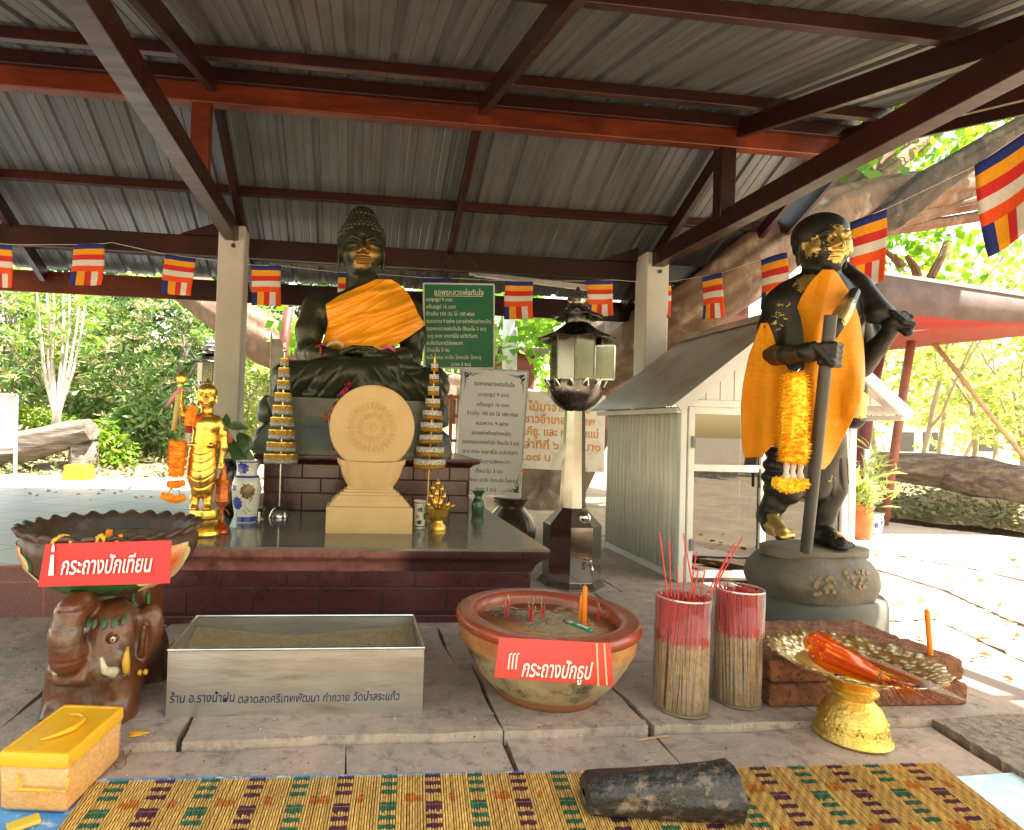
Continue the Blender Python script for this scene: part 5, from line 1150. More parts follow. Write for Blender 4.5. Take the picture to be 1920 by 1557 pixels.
# ---- clay incense pot
pc = V3((at(1025, 1145, 2.62).x, 2.62, 0)); zr = at(1025, 1146, 2.62).z
pot = thing('incense_pot', 'big weathered clay pot with a thick red rim, filled with sand and incense stubs', 'pot', pc)
RP = .405
def potm():
    m, nt, bs, L = nodes('weathered_clay'); v = coord(nt)
    sx = N(nt, 'SeparateXYZ'); L.new(v, sx.inputs[0]); zz = sx.outputs[2]
    c = mixc(nt, ramp(nt, noise(nt, 7, 6, v, .65), .35, .65), (.44, .34, .20), (.30, .215, .115))
    c = mixc(nt, ramp(nt, noise(nt, 3.6, 7, v, .72), .49, .60), c, (.06, .05, .035))
    c = mixc(nt, ramp(nt, noise(nt, 60, 3, v), .68, .74), c, (.05, .04, .03))
    up = ramp(nt, zz, zr-.15, zr-.10); c = mixc(nt, up, c, mixc(nt, ramp(nt, noise(nt, 9, 5, v), .4, .6), (.46, .22, .06), (.34, .12, .04)))
    dn = ramp(nt, zz, .055, .04); c = mixc(nt, dn, c, (.34, .13, .05))
    L.new(c, bs.inputs['Base Color']); bs.inputs['Roughness'].default_value = .75
    bn = N(nt, 'Bump', i_Strength=.7, i_Distance=.006); L.new(noise(nt, 40, 6, v, .65), bn.inputs['Height']); L.new(bn.outputs[0], bs.inputs['Normal']); return m
rim_m = pm('red_clay_rim', (.34, .055, .022), .32, c2=(.24, .042, .018), scale=8, bump=.5, bscale=30, dirt=(.34, .16, .10), dscale=9, damt=(.55, .75), coat=.3)
b = MB(); b.lathe([(.225, 0), (.235, .02), (.25, .035), (.30, .09), (.345, .16), (.37, zr-.135), (.382, zr-.115), (.376, zr-.10), (.385, zr-.085), (.378, zr-.07), (.385, zr-.055)], pc, 96); b.build('body', potm(), pot, smooth=True)
b = MB(); b.lathe([(.380, zr-.058), (.398, zr-.045), (RP, zr-.028), (RP-.004, zr-.010), (.388, zr-.001), (.38, zr-.003), (.37, zr+.0005), (.36, zr-.002), (.35, zr+.0005), (.335, zr-.002), (.318, zr-.006), (.305, zr-.03), (.302, zr-.10)], pc, 120, close=False); b.build('rim', rim_m, pot, smooth=True)
zsd = zr-.055
b = MB(); P_ = []
for i in range(25):
    r_ = .304*i/24; P_.append([(pc.x+r_*math.cos(a), pc.y+r_*math.sin(a), zsd+.004*math.sin(11*r_*math.cos(a)+1)*math.cos(9*r_*math.sin(a))+random.uniform(-.002, .002)) for a in [2*math.pi*j/72 for j in range(72)]])
b.quadgrid(P_, closeu=True); b.build('sand', sandm, pot, smooth=True)
t, n_ = signplate('red_sign', 'red plastic sign with three white incense sticks and Thai words fixed to the clay pot', q4, redp)
ri = (q4[1]-q4[0]).normalized(); up_ = n_.cross(ri); up_ = -up_ if up_.z < 0 else up_
lettering('กระถางปักธูป', whitep, t, at(1042, 1257, ys2-.006)+n_*.006, ri, up_, .082, bold=.012, shear=.25, width=(at(1108, 1255, ys2)-at(976, 1250, ys2)).length)
b = MB()
for u in (952, 959, 966):
    o_ = at(u, 1254, ys2-.004)+n_*.006; b.tube([o_, o_+up_*.045+ri*.002, o_+up_*.053+ri*.004, o_+up_*.056+ri*.011], .0026, 6)
b.build('incense_drawing', whitep, t)
for u0, v0, u1, v1 in ((1118, 1206, 1121, 1285), (1132, 1207, 1137, 1284)):
    b = MB(); b.bar(at(u0, v0, ys2)+n_*.004, at(u1, v1, ys2-.01)+n_*.004, .007, .0006, n_); b.build('tape_strip', pm('old_tape', (.72, .42, .22), .4), t)
# stubs in the pot
red_st = pm('red_stick', (.62, .05, .035), .7, c2=(.45, .03, .025), scale=90); tan_st = pm('tan_stick', (.52, .36, .18), .8, c2=(.36, .23, .10), scale=60); ash = pm('grey_ash', (.15, .14, .13), .95)
def insand(u, v): return gz(u, v, zsd)
for u, v, n_, h_, lab in ((950, 1158, 4, .085, 'leftmost bunch of red incense stubs in the sand of the clay pot'), (994, 1166, 5, .08, 'red incense stubs with bare tan tips left of the middle of the clay pot'), (1016, 1162, 3, .075, 'middle bunch of red incense stubs in the clay pot'), (1122, 1163, 4, .06, 'rightmost bunch of red incense stubs in the clay pot')):
    t = thing('incense_stubs', lab, 'incense', insand(u, v), 'incense stubs in the clay pot')
    for k_ in range(n_):
        p = insand(u, v)+V3((random.uniform(-.01, .01), random.uniform(-.01, .01), -.01)); d = V3((random.uniform(-.12, .16), random.uniform(-.1, .1), 1)).normalized(); b = MB(); L_ = h_*random.uniform(.7, 1.1)
        b.tube([p, p+d*L_], .0028, 6); b.cur = 1; b.tube([p+d*L_, p+d*(L_+random.uniform(.012, .05))], .0018, 5); b.build('stick', [red_st, tan_st if random.random() < .6 else ash], t)
t = tag(None or MB().build('ash_flakes', ash), 'scattered dark ash flakes on the sand in the clay pot', 'ash') if False else None
b = MB()
for i in range(150):
    u, v = random.choice([(950, 1152), (1005, 1168), (1040, 1165), (930, 1145), (975, 1160)]); p = insand(u+random.gauss(0, 16), v+random.gauss(0, 5))+V3((0, 0, .004)); d = V3((random.uniform(-1, 1), random.uniform(-1, 1), random.uniform(-.1, .3))).normalized()*random.uniform(.004, .012); b.tube([p-d, p+d], .0013, 4)
o = b.build('ash_flakes', ash); tag(o, 'scattered dark ash flakes on the sand in the clay pot', 'ash'); o['kind'] = 'stuff'
def candle(name, label, foot, top, r, grp='orange candles'):
    t = thing(name, label, 'candle', foot, grp); b = MB(); b.tube([foot, foot.lerp(top, .5), foot.lerp(top, .97), top], [r, r, r*.96, r*.45], 16); b.build('stick', wax, t, smooth='auto')
    d = (top-foot).normalized(); b = MB(); b.tube([top, top+d*.012], .0014, 5); b.build('wick', pm('pale_wick', (.6, .4, .2), .8), t); return t
f = insand(1095, 1171); candle('candle', 'tall orange candle standing upright in the sand of the clay pot', f+V3((0, 0, -.02)), at(1097, 1099, f.y), .0115)
f = insand(1089, 1166); candle('candle', 'thin dark orange candle just behind the tall one in the clay pot', f+V3((0, .02, -.02)), at(1090, 1116, f.y+.02), .006)
def lighter(name, label, a, c_, body, w_=.012):
    t = thing(name, label, 'lighter', a); d = (c_-a).normalized(); b = MB(); b.bar(a, a.lerp(c_, .72), w_*1.9, w_); b.build('body', body, t, bevel=.004)
    b = MB(); b.bar(a.lerp(c_, .72), a.lerp(c_, .90), w_*1.7, w_*.95); b.build('metal_cap', silver_m, t, bevel=.002); b = MB(); b.bar(a.lerp(c_, .82), c_, w_*1.2, w_*.7); b.build('button', blackp, t, bevel=.002); return t
p0_, p1_ = at(1110, 1183, 2.31), at(1058, 1163, 2.32)
p0_ = gz(1109, 1184, zr+.008); p1_ = gz(1057, 1163, zr+.008)
t = lighter('lighter', 'green pocket lighter lying on the front rim of the clay pot', p0_, p1_, pm('green_plastic', (.0, .16, .08), .12, c2=(.0, .2, .1), coat=.5))
b = MB(); a_, c_ = p0_.lerp(p1_, .14), p0_.lerp(p1_, .5); b.bar(a_+V3((.0, -.002, .0068)), c_+V3((0, -.002, .0068)), .013, .001); b.build('label_sticker', whitep, t)
# ---- steel sand trough
bx0, bx1, by0, zt0 = -.685, .312, 2.425, .259
by1 = gz(358, 1155, zt0).y; xl, xr = gz(358, 1155, zt0).x, gz(782, 1152, zt0).x
steel = pm('brushed_steel', (.50, .48, .45), .34, metal=.85, c2=(.42, .40, .37), scale=2.5, stretch=(1, 1, 5), bump=.35, bscale=4, rvar=.14, dirt=(.34, .27, .20), dscale=4, damt=(.54, .75))
tr = thing('steel_trough', 'long rectangular stainless steel trough of sand with hand-written blue Thai words', 'trough', ((bx0+bx1)/2, 2.65, 0))
T_ = .004; by1 = max(by1, 2.78)
zf = .03
b = MB(); b.box((bx0, by0, 0), (bx1, by0+T_, zt0)); b.build('front_panel', steel, tr, bevel=.0012)
b = MB(); b.box((bx0, by1-T_, 0), (bx1, by1, zt0)); b.build('back_panel', steel, tr, bevel=.0012)
for x in (bx0+.0005, bx1-T_-.0005): b = MB(); b.box((x, by0+T_+.0005, 0), (x+T_, by1-T_-.0005, zt0-.001)); b.build('side_panel', steel, tr)
b = MB(); [b.tube([p, q_], .006, 8) for p, q_ in (((bx0, by0+.002, zt0), (bx1, by0+.002, zt0)), ((bx0, by1-.002, zt0), (bx1, by1-.002, zt0)), ((bx0+.002, by0, zt0), (bx0+.002, by1, zt0)), ((bx1-.002, by0, zt0), (bx1-.002, by1, zt0)))]; b.build('rolled_edge', pm('bright_steel', (.62, .6, .57), .2, metal=1), tr, smooth='auto')
b = MB(); P_ = []
for i in range(31):
    P_.append([(bx0+.006+(bx1-bx0-.012)*j/70, by0+.006+(by1-by0-.012)*i/30, .13+.055*(i/30)+.012*math.sin(j*.13+.6)+.035*max(0, (j-50)/20)**2+.02*max(0, (14-j)/14)**2+random.uniform(-.0018, .0018)) for j in range(71)])
b.quadgrid(P_); b.build('sand', pm('trough_sand', (.33, .235, .12), .95, c2=(.26, .18, .09), scale=30, bump=2.5, bscale=110, dirt=(.10, .08, .05), dscale=60, damt=(.66, .72)), tr, smooth=True)
ink = pm('blue_ink', (.010, .014, .085), .5)
fy = by0-.0012; L_ = []
def onface(u0, u1, v): a_, c_ = at(u0, v, fy), at(u1, v, fy); return (a_+c_)/2, (c_-a_).length
for txt, u0, u1, v, sz in (('ร้าน อ.รางน้ำฝน', 318, 440, 1310, .05), ('ตลาดสดศรีเทพพัฒนา', 446, 598, 1311, .045), ('ทำถวาย', 605, 655, 1309, .042), ('วัดป่าสระแก้ว', 662, 749, 1307, .046)):
    m_, w_ = onface(u0, u1, v); L_.append((txt, m_.x, m_.z, sz, 'CENTER', w_))
lettering('', ink, tr, (0, fy, 0), (1, 0, 0), (0, 0, 1), .05, bold=.006, shear=.12, lines=L_, depth=.0006)
# ---- tubes of incense
clear = clearm('clear_plastic', (.96, .95, .96), .02, .05, .03, (.75, .62, .62))
def jar(c_, r, h_, label, ns, lean, seed):
    t = thing('incense_tube', label, 'container', c_, 'clear tubes of incense'); R_ = random.Random(seed)
    b = MB(); b.lathe([(r, 0), (r, h_)], c_, 48, close=False); b.build('tube', clear, t, smooth=True, solid=.0025)
    b = MB(); b.lathe([(r*.975, h_-.003), (r*1.012, h_-.003), (r*1.012, h_+.003), (r*.975, h_+.003), (r*.975, h_-.003)], c_, 48, close=False); b.build('lip', clearm('clear_lip', (.9, .88, .9), .3, .05, .35, (.8, .75, .78)), t, smooth='auto')
    b = MB(); b.lathe([(.001, .004), (r*.98, .004), (r*.98, .012), (.001, .012)], c_, 40, close=False); b.build('bottom', pm('tan_dust', (.4, .28, .15), .9), t)
    sb = MB()
    for k_ in range(ns):
        a = R_.uniform(0, 6.283); q_ = math.sqrt(R_.uniform(.0, 1)) if k_ < ns*.45 else R_.uniform(.9, 1); rr_ = r*.93*q_; f_ = V3((c_.x+rr_*math.cos(a), c_.y+rr_*math.sin(a), .014))
        a2 = a+lean+R_.gauss(0, .16); r2 = min(r*.95, rr_*R_.uniform(.92, 1.04)); top = V3((c_.x+r2*math.cos(a2), c_.y+r2*math.sin(a2), h_*R_.uniform(.94, 1.0))); zc_ = R_.uniform(.60, .63)
        sb.cur = 0; sb.tube([f_, f_.lerp(top, zc_)], .0031, 5, cap=False); sb.cur = 1; sb.tube([f_.lerp(top, zc_), top], .0027, 5)
    o = sb.build('incense_bundle', [tan_st, red_st], None); o['kind'] = 'stuff'; tag(o, label.replace('clear plastic tube', 'bundle of red-tipped tan incense sticks inside the clear tube').replace('tube packed with incense,', 'tube,').replace('tube of incense', 'tube'), 'incense')
    return t, o
c1 = gz(1284, 1333); c1 = V3((c1.x, c1.y+.03, 0)); ht1 = at(1288, 1117, c1.y).z
t, o = jar(c1, .112, ht1, 'left clear plastic tube packed with incense sticks, nearest the clay pot', 330, .18, 3)
o['label'] = 'dense bundle of tan incense sticks with red tops filling the left clear tube'
c2_ = gz(1393, 1322); c2_ = V3((c2_.x, c2_.y+.04, 0)); ht2 = at(1398, 1103, c2_.y).z
t, o = jar(c2_, .100, ht2, 'right clear plastic tube half full of incense sticks, nearest the standing statue', 210, -.22, 5)
o['label'] = 'looser bundle of red-topped incense sticks leaning inside the right clear tube'
for k_, (u0, v0, u1, v1, wh_) in enumerate(((1252, 1120, 1237, 1000, 'leftmost'), (1258, 1125, 1255, 1012, 'second from left'), (1272, 1128, 1270, 1062, ''), (1281, 1130, 1283, 1042, ''), (1292, 1128, 1306, 1035, ''), (1299, 1132, 1310, 1062, ''), (1304, 1128, 1281, 1000, ''), (1310, 1130, 1322, 1070, ''), (1318, 1128, 1378, 1018, ''), (1326, 1127, 1392, 1008, ''), (1330, 1122, 1370, 1030, ''))):
    dy = random.uniform(-.04, .03); b = MB(); a_, c_ = at(u0, v0, c1.y+dy), at(u1, v1, c1.y+dy+random.uniform(-.03, .03)); d = (a_-c_).normalized()
    b.tube([a_+d*.12, c_], .0028, 6); o = b.build('incense_stick', red_st); tag(o, 'tall red incense stick poking up out of the left clear tube', 'incense', 'tall incense sticks above the left tube')
# ---- gold pedestal tray
tc = gz(1597, 1384, -.03); tc = V3((tc.x, tc.y, -.025)); zt_ = at(1612, 1250, tc.y).z
ty = thing('pedestal_tray', 'gilded pedestal tray with an ornate serrated rim at the front right of the floor', 'tray', tc)
gilt = pm('pale_gilt', (.80, .58, .16), .33, metal=.85, c2=(.62, .42, .08), scale=30, bump=1.8, bscale=45, rvar=.1)
hh = zt_-tc.z
b = MB(); b.lathe([(.128, 0), (.134, .008), (.13, .018), (.125, .024), (.122, .05), (.112, .09), (.096, .125), (.074, .148), (.066, .158), (.07, .168), (.084, .178), (.086, .188), (.07, .196), (.072, .204)], tc, 72); b.build('foot', gilt, ty, smooth='auto')
for k_ in range(12):
    a = 2*math.pi*k_/12; rr_ = .112; p = tc+V3((rr_*math.cos(a), rr_*math.sin(a), .07)); b = MB(); b.lathe([(.001, .010), (.006, .009), (.008, .004), (.02, .003), (.022, -.004)], (0, 0, 0), 24, fr=lambda t, i: (1+(.25*math.cos(6*t) if i > 2 else 0), 0), close=False)
    q_ = V3((math.cos(a), math.sin(a), .35)).to_track_quat('Z', 'Y'); b.v = [tuple(p+q_ @ V3(x_)) for x_ in b.v]; b.build('embossed_flower', gilt, ty, smooth=True)
b = MB(); b.lathe([(.07, .20), (.12, hh-.035), (.18, hh-.012), (.20, hh-.006), (.19, hh-.002), (.12, hh-.025), (.002, hh-.03)], tc, 72, close=False); b.build('dish', gold_m, ty, smooth=True)
def rimm():
    m, nt, bs, L = nodes('openwork_gilt'); v = coord(nt); f_ = N(nt, 'TexVoronoi', i_Scale=42); L.new(v, f_.inputs[0])
    c = mixc(nt, ramp(nt, f_.outputs['Distance'], .25, .5), (.95, .86, .58), (.34, .20, .06)); L.new(c, bs.inputs['Base Color']); bs.inputs['Metallic'].default_value = .6; bs.inputs['Roughness'].default_value = .35
    bn = N(nt, 'Bump', i_Strength=1, i_Distance=.006); bn.invert = True; L.new(f_.outputs['Distance'], bn.inputs['Height']); L.new(bn.outputs[0], bs.inputs['Normal']); return m
b = MB(); n = 144; rows = []
for r_, z in ((.195, hh-.006), (.225, hh+.004), (.255, hh+.018), (.285, hh+.036)):
    rows.append([(tc.x+r_*kf*math.cos(t), tc.y+r_*kf*math.sin(t), tc.z+z+(.010*abs((j % 9)/4.5-1) if r_ > .27 else 0)) for j in range(n) for t in [2*math.pi*j/n] for kf in [1+(.055*abs((j % 9)/4.5-1)+.02*abs((j % 3)/1.5-1) if r_ > .27 else 0)]])
b.quadgrid(rows, closeu=True); b.build('rim', rimm(), ty, smooth='auto', solid=.003)
# things lying on the tray
TZ_ = tc.z+hh+.004
film = clearm('orange_film', (.98, .50, .10), .12, .12, .16, (.85, .22, .01))
bn_ = thing('candle_bundle', 'bundle of orange candles in clear orange film lying on the gilded tray', 'candles', gz(1620, 1240, TZ_))
ha, ta = gz(1530, 1215, TZ_+.065), gz(1690, 1288, TZ_+.035); dv = (ta-ha)
for k_ in range(26):
    a = random.uniform(0, 6.28); q_ = math.sqrt(random.random()); o_ = V3((0, math.cos(a)*q_*.058, math.sin(a)*q_*.05)); s_ = ha+o_+dv*random.uniform(0, .06); e_ = ha+dv*.82+o_*.45+V3((0, 0, -.005))
    b = MB(); b.tube([s_, s_.lerp(e_, .6), e_], [.0075, .0068, .005], 8); b.build('candle_stick', wax if random.random() < .75 else pm('red_orange_wax', (.75, .09, .005), .4), bn_, smooth='auto')
b = MB(); rows = []
for i, (s, r_) in enumerate(((-.06, .012), (-.04, .052), (.04, .072), (.2, .075), (.4, .064), (.6, .046), (.75, .026), (.84, .020), (.92, .028), (1.04, .036))):
    rows.append([ha+dv*s+V3((0, math.cos(t)*r_*(1+.08*math.sin(5*t+i)), math.sin(t)*r_*.9*(1+.08*math.cos(7*t+i)))) for t in [2*math.pi*j/28 for j in range(28)]])
b.quadgrid(rows, closeu=True); b.build('film_wrap', film, bn_, smooth=True)
b = MB()
for k_ in range(26):
    p = ha+dv*.8+V3((0, random.uniform(-.012, .012), random.uniform(-.01, .012))); e_ = gz(1690+random.uniform(-30, 95), 1300+random.uniform(-8, 22), TZ_+.01); b.tube([p, p.lerp(e_, .5)+V3((0, 0, .01)), e_], .0016, 5)
b.build('red_sticks', pm('dark_red_stick', (.2, .02, .02), .6), bn_)
b = MB(); p = ha+dv*.8; b.lathe([(.022, -.004), (.024, 0), (.022, .004)], (0, 0, 0), 16); q_ = dv.to_track_quat('Z', 'Y'); b.v = [tuple(p+q_ @ V3(x_)) for x_ in b.v]; b.build('rubber_band', pm('rubber_band', (.3, .12, .04), .6), bn_)
pk = thing('incense_packet', 'long incense packet in crinkled clear wrap overhanging the right edge of the gilded tray', 'packet', gz(1700, 1270, TZ_))
a_, c_ = gz(1622, 1240, TZ_+.02), gz(1810, 1318, TZ_+.05)
b = MB()
for k_ in range(14): o_ = V3((random.uniform(-.01, .01), random.uniform(-.018, .018), random.uniform(0, .015))); b.tube([a_+o_, a_.lerp(c_, .62)+o_], .003, 6)
b.build('sticks', pm('orange_stick', (.6, .2, .03), .7), pk)
b = MB(); rows = []
for i in range(14):
    s = i/13; r_ = .026*(1 if s < .6 else max(.12, 1-(s-.6)*2.1)); rows.append([a_.lerp(c_, s)+V3((0, math.cos(t)*r_*(1+.18*math.sin(3*t+i*1.7)), .008+math.sin(t)*r_*.6*(1+.2*math.cos(5*t+i)))) for t in [2*math.pi*j/20 for j in range(20)]])
b.quadgrid(rows, closeu=True); b.build('wrap', clearm('crinkled_wrap', (.95, .93, .94), .25, .1, .35, (.85, .83, .86)), pk, smooth=True)
lighter('lighter', 'yellow pocket lighter lying on the gilded tray in front of the candle bundle', gz(1630, 1287, TZ_+.012), gz(1566, 1265, TZ_+.012), pm('yellow_plastic', (.80, .52, .02), .25, coat=.3), .014)
# ---- laterite bricks and candle
later = pm('laterite', (.30, .112, .048), .95, c2=(.17, .06, .03), scale=18, amt=(.4, .62), bump=6, bscale=55, dirt=(.05, .02, .012), dscale=48, damt=(.58, .66))
def brick(lo_, hi_, label):
    b = MB(); n_ = 9; lo_, hi_ = V3(lo_), V3(hi_)
    cl = Clay(lo_-V3((.012,)*3), hi_+V3((.012,)*3), .0075); cc_ = (lo_+hi_)/2; cl.box(cc_, (hi_-lo_)/2, .012, .001); sd_ = random.uniform(0, 50)
    cl.disp(lambda x, y, z: .003*(np.sin(60*x+sd_)*np.sin(55*y+sd_*2)*np.sin(58*z)+.7*np.sin(140*x+sd_)*np.sin(130*y)*np.sin(150*z+sd_)), lo_-V3((.012,)*3), hi_+V3((.012,)*3))
    return tag(cl.net('laterite_brick', later), label, 'brick', 'laterite bricks')
brick((1.80, 2.40, 0), (2.26, 2.68, .098), 'lower front laterite brick on the left, beside the right incense tube')
brick((2.268, 2.385, 0), (2.72, 2.67, .096), 'lower front laterite brick on the right under the brick with the candle')
brick((1.81, 2.41, .100), (2.255, 2.685, .195), 'upper front laterite brick on the left, mostly behind the gilded tray')
brick((2.275, 2.40, .099), (2.715, 2.675, .195), 'upper front laterite brick on the right carrying the orange candle')
brick((1.98, 2.70, 0), (2.70, 2.96, .097), 'lower rear laterite brick touching the statue plinth'); brick((2.0, 2.69, .100), (2.70, 2.955, .192), 'upper rear laterite brick between the statue plinth and the candle brick')
f = gz(1745, 1228, .196); candle('candle', 'orange candle standing on the laterite bricks at the right', f+V3((0, 0, -.006)), at(1738, 1143, f.y), .0105)
# ---- straw mat, tarp, log, box
ZM = -.028
b = MB(); q_ = [gz(u, v, ZM) for u, v in ((148, 1462), (500, 1456), (1090, 1445), (1400, 1452))]+[V3((1.4, .7, ZM)), V3((-1.35, .7, ZM)), gz(-60, 1530, ZM)]
b.poly(q_); o = b.build('tarp', pm('blue_tarp', (.055, .22, .55), .5, c2=(.10, .33, .65), scale=9, dirt=(.55, .60, .62), dscale=22, damt=(.56, .66), bump=1, bscale=20), solid=.003); tag(o, 'blue patterned tarp lying under the straw mat', 'tarp')
b = MB(); q_ = [gz(u, v, ZM-.001) for u, v in ((1640, 1462), (1812, 1456), (1905, 1449), (2080, 1446), (2150, 1700), (1640, 1700))]; b.poly(q_); o = b.build('pale_cloth', pm('pale_blue_cloth', (.62, .78, .84), .6, c2=(.50, .70, .80), scale=7, dirt=(.80, .84, .84), dscale=14, damt=(.5, .6), bump=1, bscale=18), solid=.003); tag(o, 'pale blue and white sheet showing at the right end of the straw mat', 'sheet')  # glaring daylight at this end put into the sheet's pale colour
FLm, FRm = gz(178, 1466, ZM+.006), gz(1762, 1431, ZM+.006); NRm = gz(1935, 1565, ZM+.006)
xd = (FRm-FLm); Lm = xd.length; xd.normalize(); ydv = V3((xd.y, -xd.x, 0)); slant = .0
Wm = 1.1; npit = .0085; nre = int(Lm/npit); V_ = []; Q_ = []; C_ = []
straw, grn, pur, ora = (.80, .48, .13), (.03, .16, .09), (.11, .022, .06), (.68, .20, .025)
ns_ = 105; seg = Wm/ns_; r2 = random.Random(4)
lean_ = ((NRm-FRm).dot(xd))/max(.01, (NRm-FRm).dot(ydv))
for i in range(nre):
    x = i*npit; band = x % .29; jit = r2.uniform(.75, 1.15); jx_ = r2.uniform(-.0008, .0008); gap = r2.random() < .03
    hue = None
    if .05 < band < .105: hue = grn if int(x/.29) % 2 or True else pur
    if .195 < band < .25: hue = pur
    if .125 < band < .185 or (.27 < band): hue2 = ora
    else: hue2 = None
    st_ = r2.uniform(0, .014)
    for k_ in range(ns_):
        y0_, y1_ = k_*seg, (k_+1)*seg; ym = (y0_+y1_)/2+st_*.4; cy_ = ym % .21
        on = hue is not None and ((cy_ < .022) or (.045 < cy_ < .065) or (.088 < cy_ < .108) or (.15 < cy_ < .195 and True)); on2 = hue2 is not None and (.112 < cy_ < .15)
        c_ = hue if on else (ora if on2 else straw); f_ = jit*r2.uniform(.88, 1.1); h_ = .0035*(1+.5*math.sin(k_*2.1)); o_ = len(V_)
        for yy in (y0_, y1_):
            for sx_, sz_ in ((-.42, 0), (0, .0032), (.42, 0)):
                p = FLm+xd*(x+jx_+npit*sx_*(.98 if on else .86)+lean_*yy*(x/Lm))+ydv*yy+V3((0, 0, sz_+.0012*math.sin(yy*140+i*1.6))); V_.append(tuple(p)); C_.append((c_[0]*f_, c_[1]*f_, c_[2]*f_, 1))
        Q_ += [(o_, o_+1, o_+4, o_+3), (o_+1, o_+2, o_+5, o_+4)]
mat_t = thing('straw_mat', 'woven straw floor mat with green, purple and orange checks along the front', 'mat', FLm.lerp(FRm, .5))
npmesh('reeds', V_, Q_, pm('straw', (1, 1, 1), .55, c2=(.8, .8, .78), scale=40, stretch=(1, .2, 1), vcol=True), mat_t, True, C_)
b = MB(); pts_ = [FLm+V3((0, 0, -.003)), FRm+V3((0, 0, -.003)), FRm+xd*(lean_*Wm)+ydv*Wm+V3((0, 0, -.003)), FLm+ydv*Wm+V3((0, 0, -.003))]; b.poly(pts_); b.build('underside', pm('mat_shadow', (.10, .055, .02), .9), mat_t)  # dark sheet below the reeds; shade of the gaps put into its colour
b = MB()
for k_ in range(1, 27):
    y_ = k_*.0415; b.tube([FLm+xd*(lean_*y_*s_)*1+xd*(Lm*s_)+ydv*y_+V3((0, 0, .0035)) for s_ in np.linspace(0, 1, 30)], 0.0005, 4, cap=False)
b.build('binding_threads', pm('thread', (.40, .26, .1), .8), mat_t)
# black log
la, lb_ = gz(1104, 1543, ZM), gz(1379, 1548, ZM); axd = (lb_-la).normalized(); sd_ = V3((-axd.y, axd.x, 0)); rows = []
prof = [(-.002, .012), (.0, .050), (.015, .062), (.06, .068), (.12, .070), (.18, .073), (.24, .077), (.30, .080), (.34, .083), (.395, .086), (.425, .089), (.431, .080), (.434, .005)]
tot = (lb_-la).length+.02
for i, (s, r_) in enumerate(prof):
    s_ = s/.434*tot; row = []
    for j in range(44):
        t = 2*math.pi*j/44; f_ = 1+.05*math.sin(3*t+i*.3)+.03*math.sin(7*t+i*.6)+.02*math.sin(11*t-i)+random.uniform(-.012, .012); cen = la+axd*s_+sd_*.05+V3((0, 0, ZM*0+max(r_, .04)*.93 if False else 0)); zz = .07+.018*(s/.434)
        row.append(cen+sd_*(math.cos(t)*r_*1.05*f_)+V3((0, 0, max(.004, zz-.01+math.sin(t)*r_*.9*f_))))
    rows.append(row)
b = MB(); b.quadgrid(rows, closeu=True); lg = b.build('charred_log', pm('charred_wood', (.026, .023, .023), .42, c2=(.015, .014, .014), scale=8, bump=5, bscale=18, dirt=(.20, .15, .10), dscale=14, damt=(.54, .68)), smooth='auto'); tag(lg, 'short blackened log lying on the straw mat', 'log')
b = MB(); p = gz(258, 1376, .003); b.lathe([(.001, .006), (.012, .005), (.022, .002), (.026, 0)], p, 18, 1.3, .8, fr=lambda t, i: (1+.25*math.sin(3*t+1)+.15*math.sin(5*t), 0), close=False); tag(b.build('wax_spot', wax_y, smooth=True), 'flat spot of orange wax on the paving between the elephant stand and the steel trough', 'wax')
# yellow lunch box
FR, BR = gz(124, 1527, ZM+.01), gz(229, 1419, ZM+.01); zl1 = at(113, 1439, FR.y).z; zl2 = at(100, 1412, FR.y+.01).z
dd = (BR-FR); BLt = gz(115, 1315, zl2); BRt = gz(226, 1319, zl2); wv = V3((BLt.x-BRt.x, BLt.y-BRt.y, 0))
pl = thing('storage_box', 'plastic storage box with a worn yellow lid and frosted sides, full of orange candles', 'box', FR)
def boxring(ins, z, ex=0):
    c4 = [FR, FR+dd, FR+dd+wv, FR+wv]; cen = sum(c4, V3())/4; out = []
    for i in range(4):
        p, nx_, pv = c4[i], c4[(i+1) % 4], c4[i-1]
        for s in (0, .5, 1):
            a_, c_ = p.lerp(pv, .07), p.lerp(nx_, .07); m_ = a_.lerp(p, .72).lerp(c_.lerp(p, .72), .5); q_ = (a_, m_, c_)[int(s*2)]; out.append(V3((cen.x+(q_.x-cen.x)*ins, cen.y+(q_.y-cen.y)*ins, z)))
    return out
zb_ = ZM+.010
b = MB(); b.quadgrid([boxring(.93, zb_), boxring(.945, zb_+.01), boxring(.985, zl1)], closeu=True); b.poly(list(reversed(boxring(.93, zb_)))); b.build('body', clearm('frosted_plastic', (.95, .88, .78), .06, .25, .62, (.92, .50, .17)), pl, smooth='auto', solid=.002)
ylid = pm('yellow_lid', (.80, .42, .012), .42, c2=(.72, .35, .008), scale=5, bump=.4, bscale=30, dirt=(.42, .26, .10), dscale=7, damt=(.60, .72))
b = MB(); loft(b, [boxring(1.0, zl1-.006), boxring(1.012, zl1), boxring(1.01, zl2-.012), boxring(.985, zl2-.002), boxring(.96, zl2), boxring(.90, zl2), boxring(.885, zl2-.003)]); lid = b.build('lid', ylid, pl, smooth='auto')
b = MB(); pa, pb, pc_ = (gz(u, v, zl2+.006) for u, v in ((85, 1385), (138, 1362), (160, 1345))); b.tube([gz(u, v, zl2+z_) for u, v, z_ in ((76, 1388, .002), (105, 1379, .009), (137, 1366, .012), (155, 1352, .012), (158, 1345, .010), (150, 1340, .006), (132, 1340, .002))], [.004, .006, .009, .009, .008, .006, .004], 8); b.build('handle', ylid, lid, smooth=True)
fx = -wv.normalized(); fn = V3((dd.x, dd.y, 0)).normalized()*-1
c_ = FR+wv*.32; b = MB()
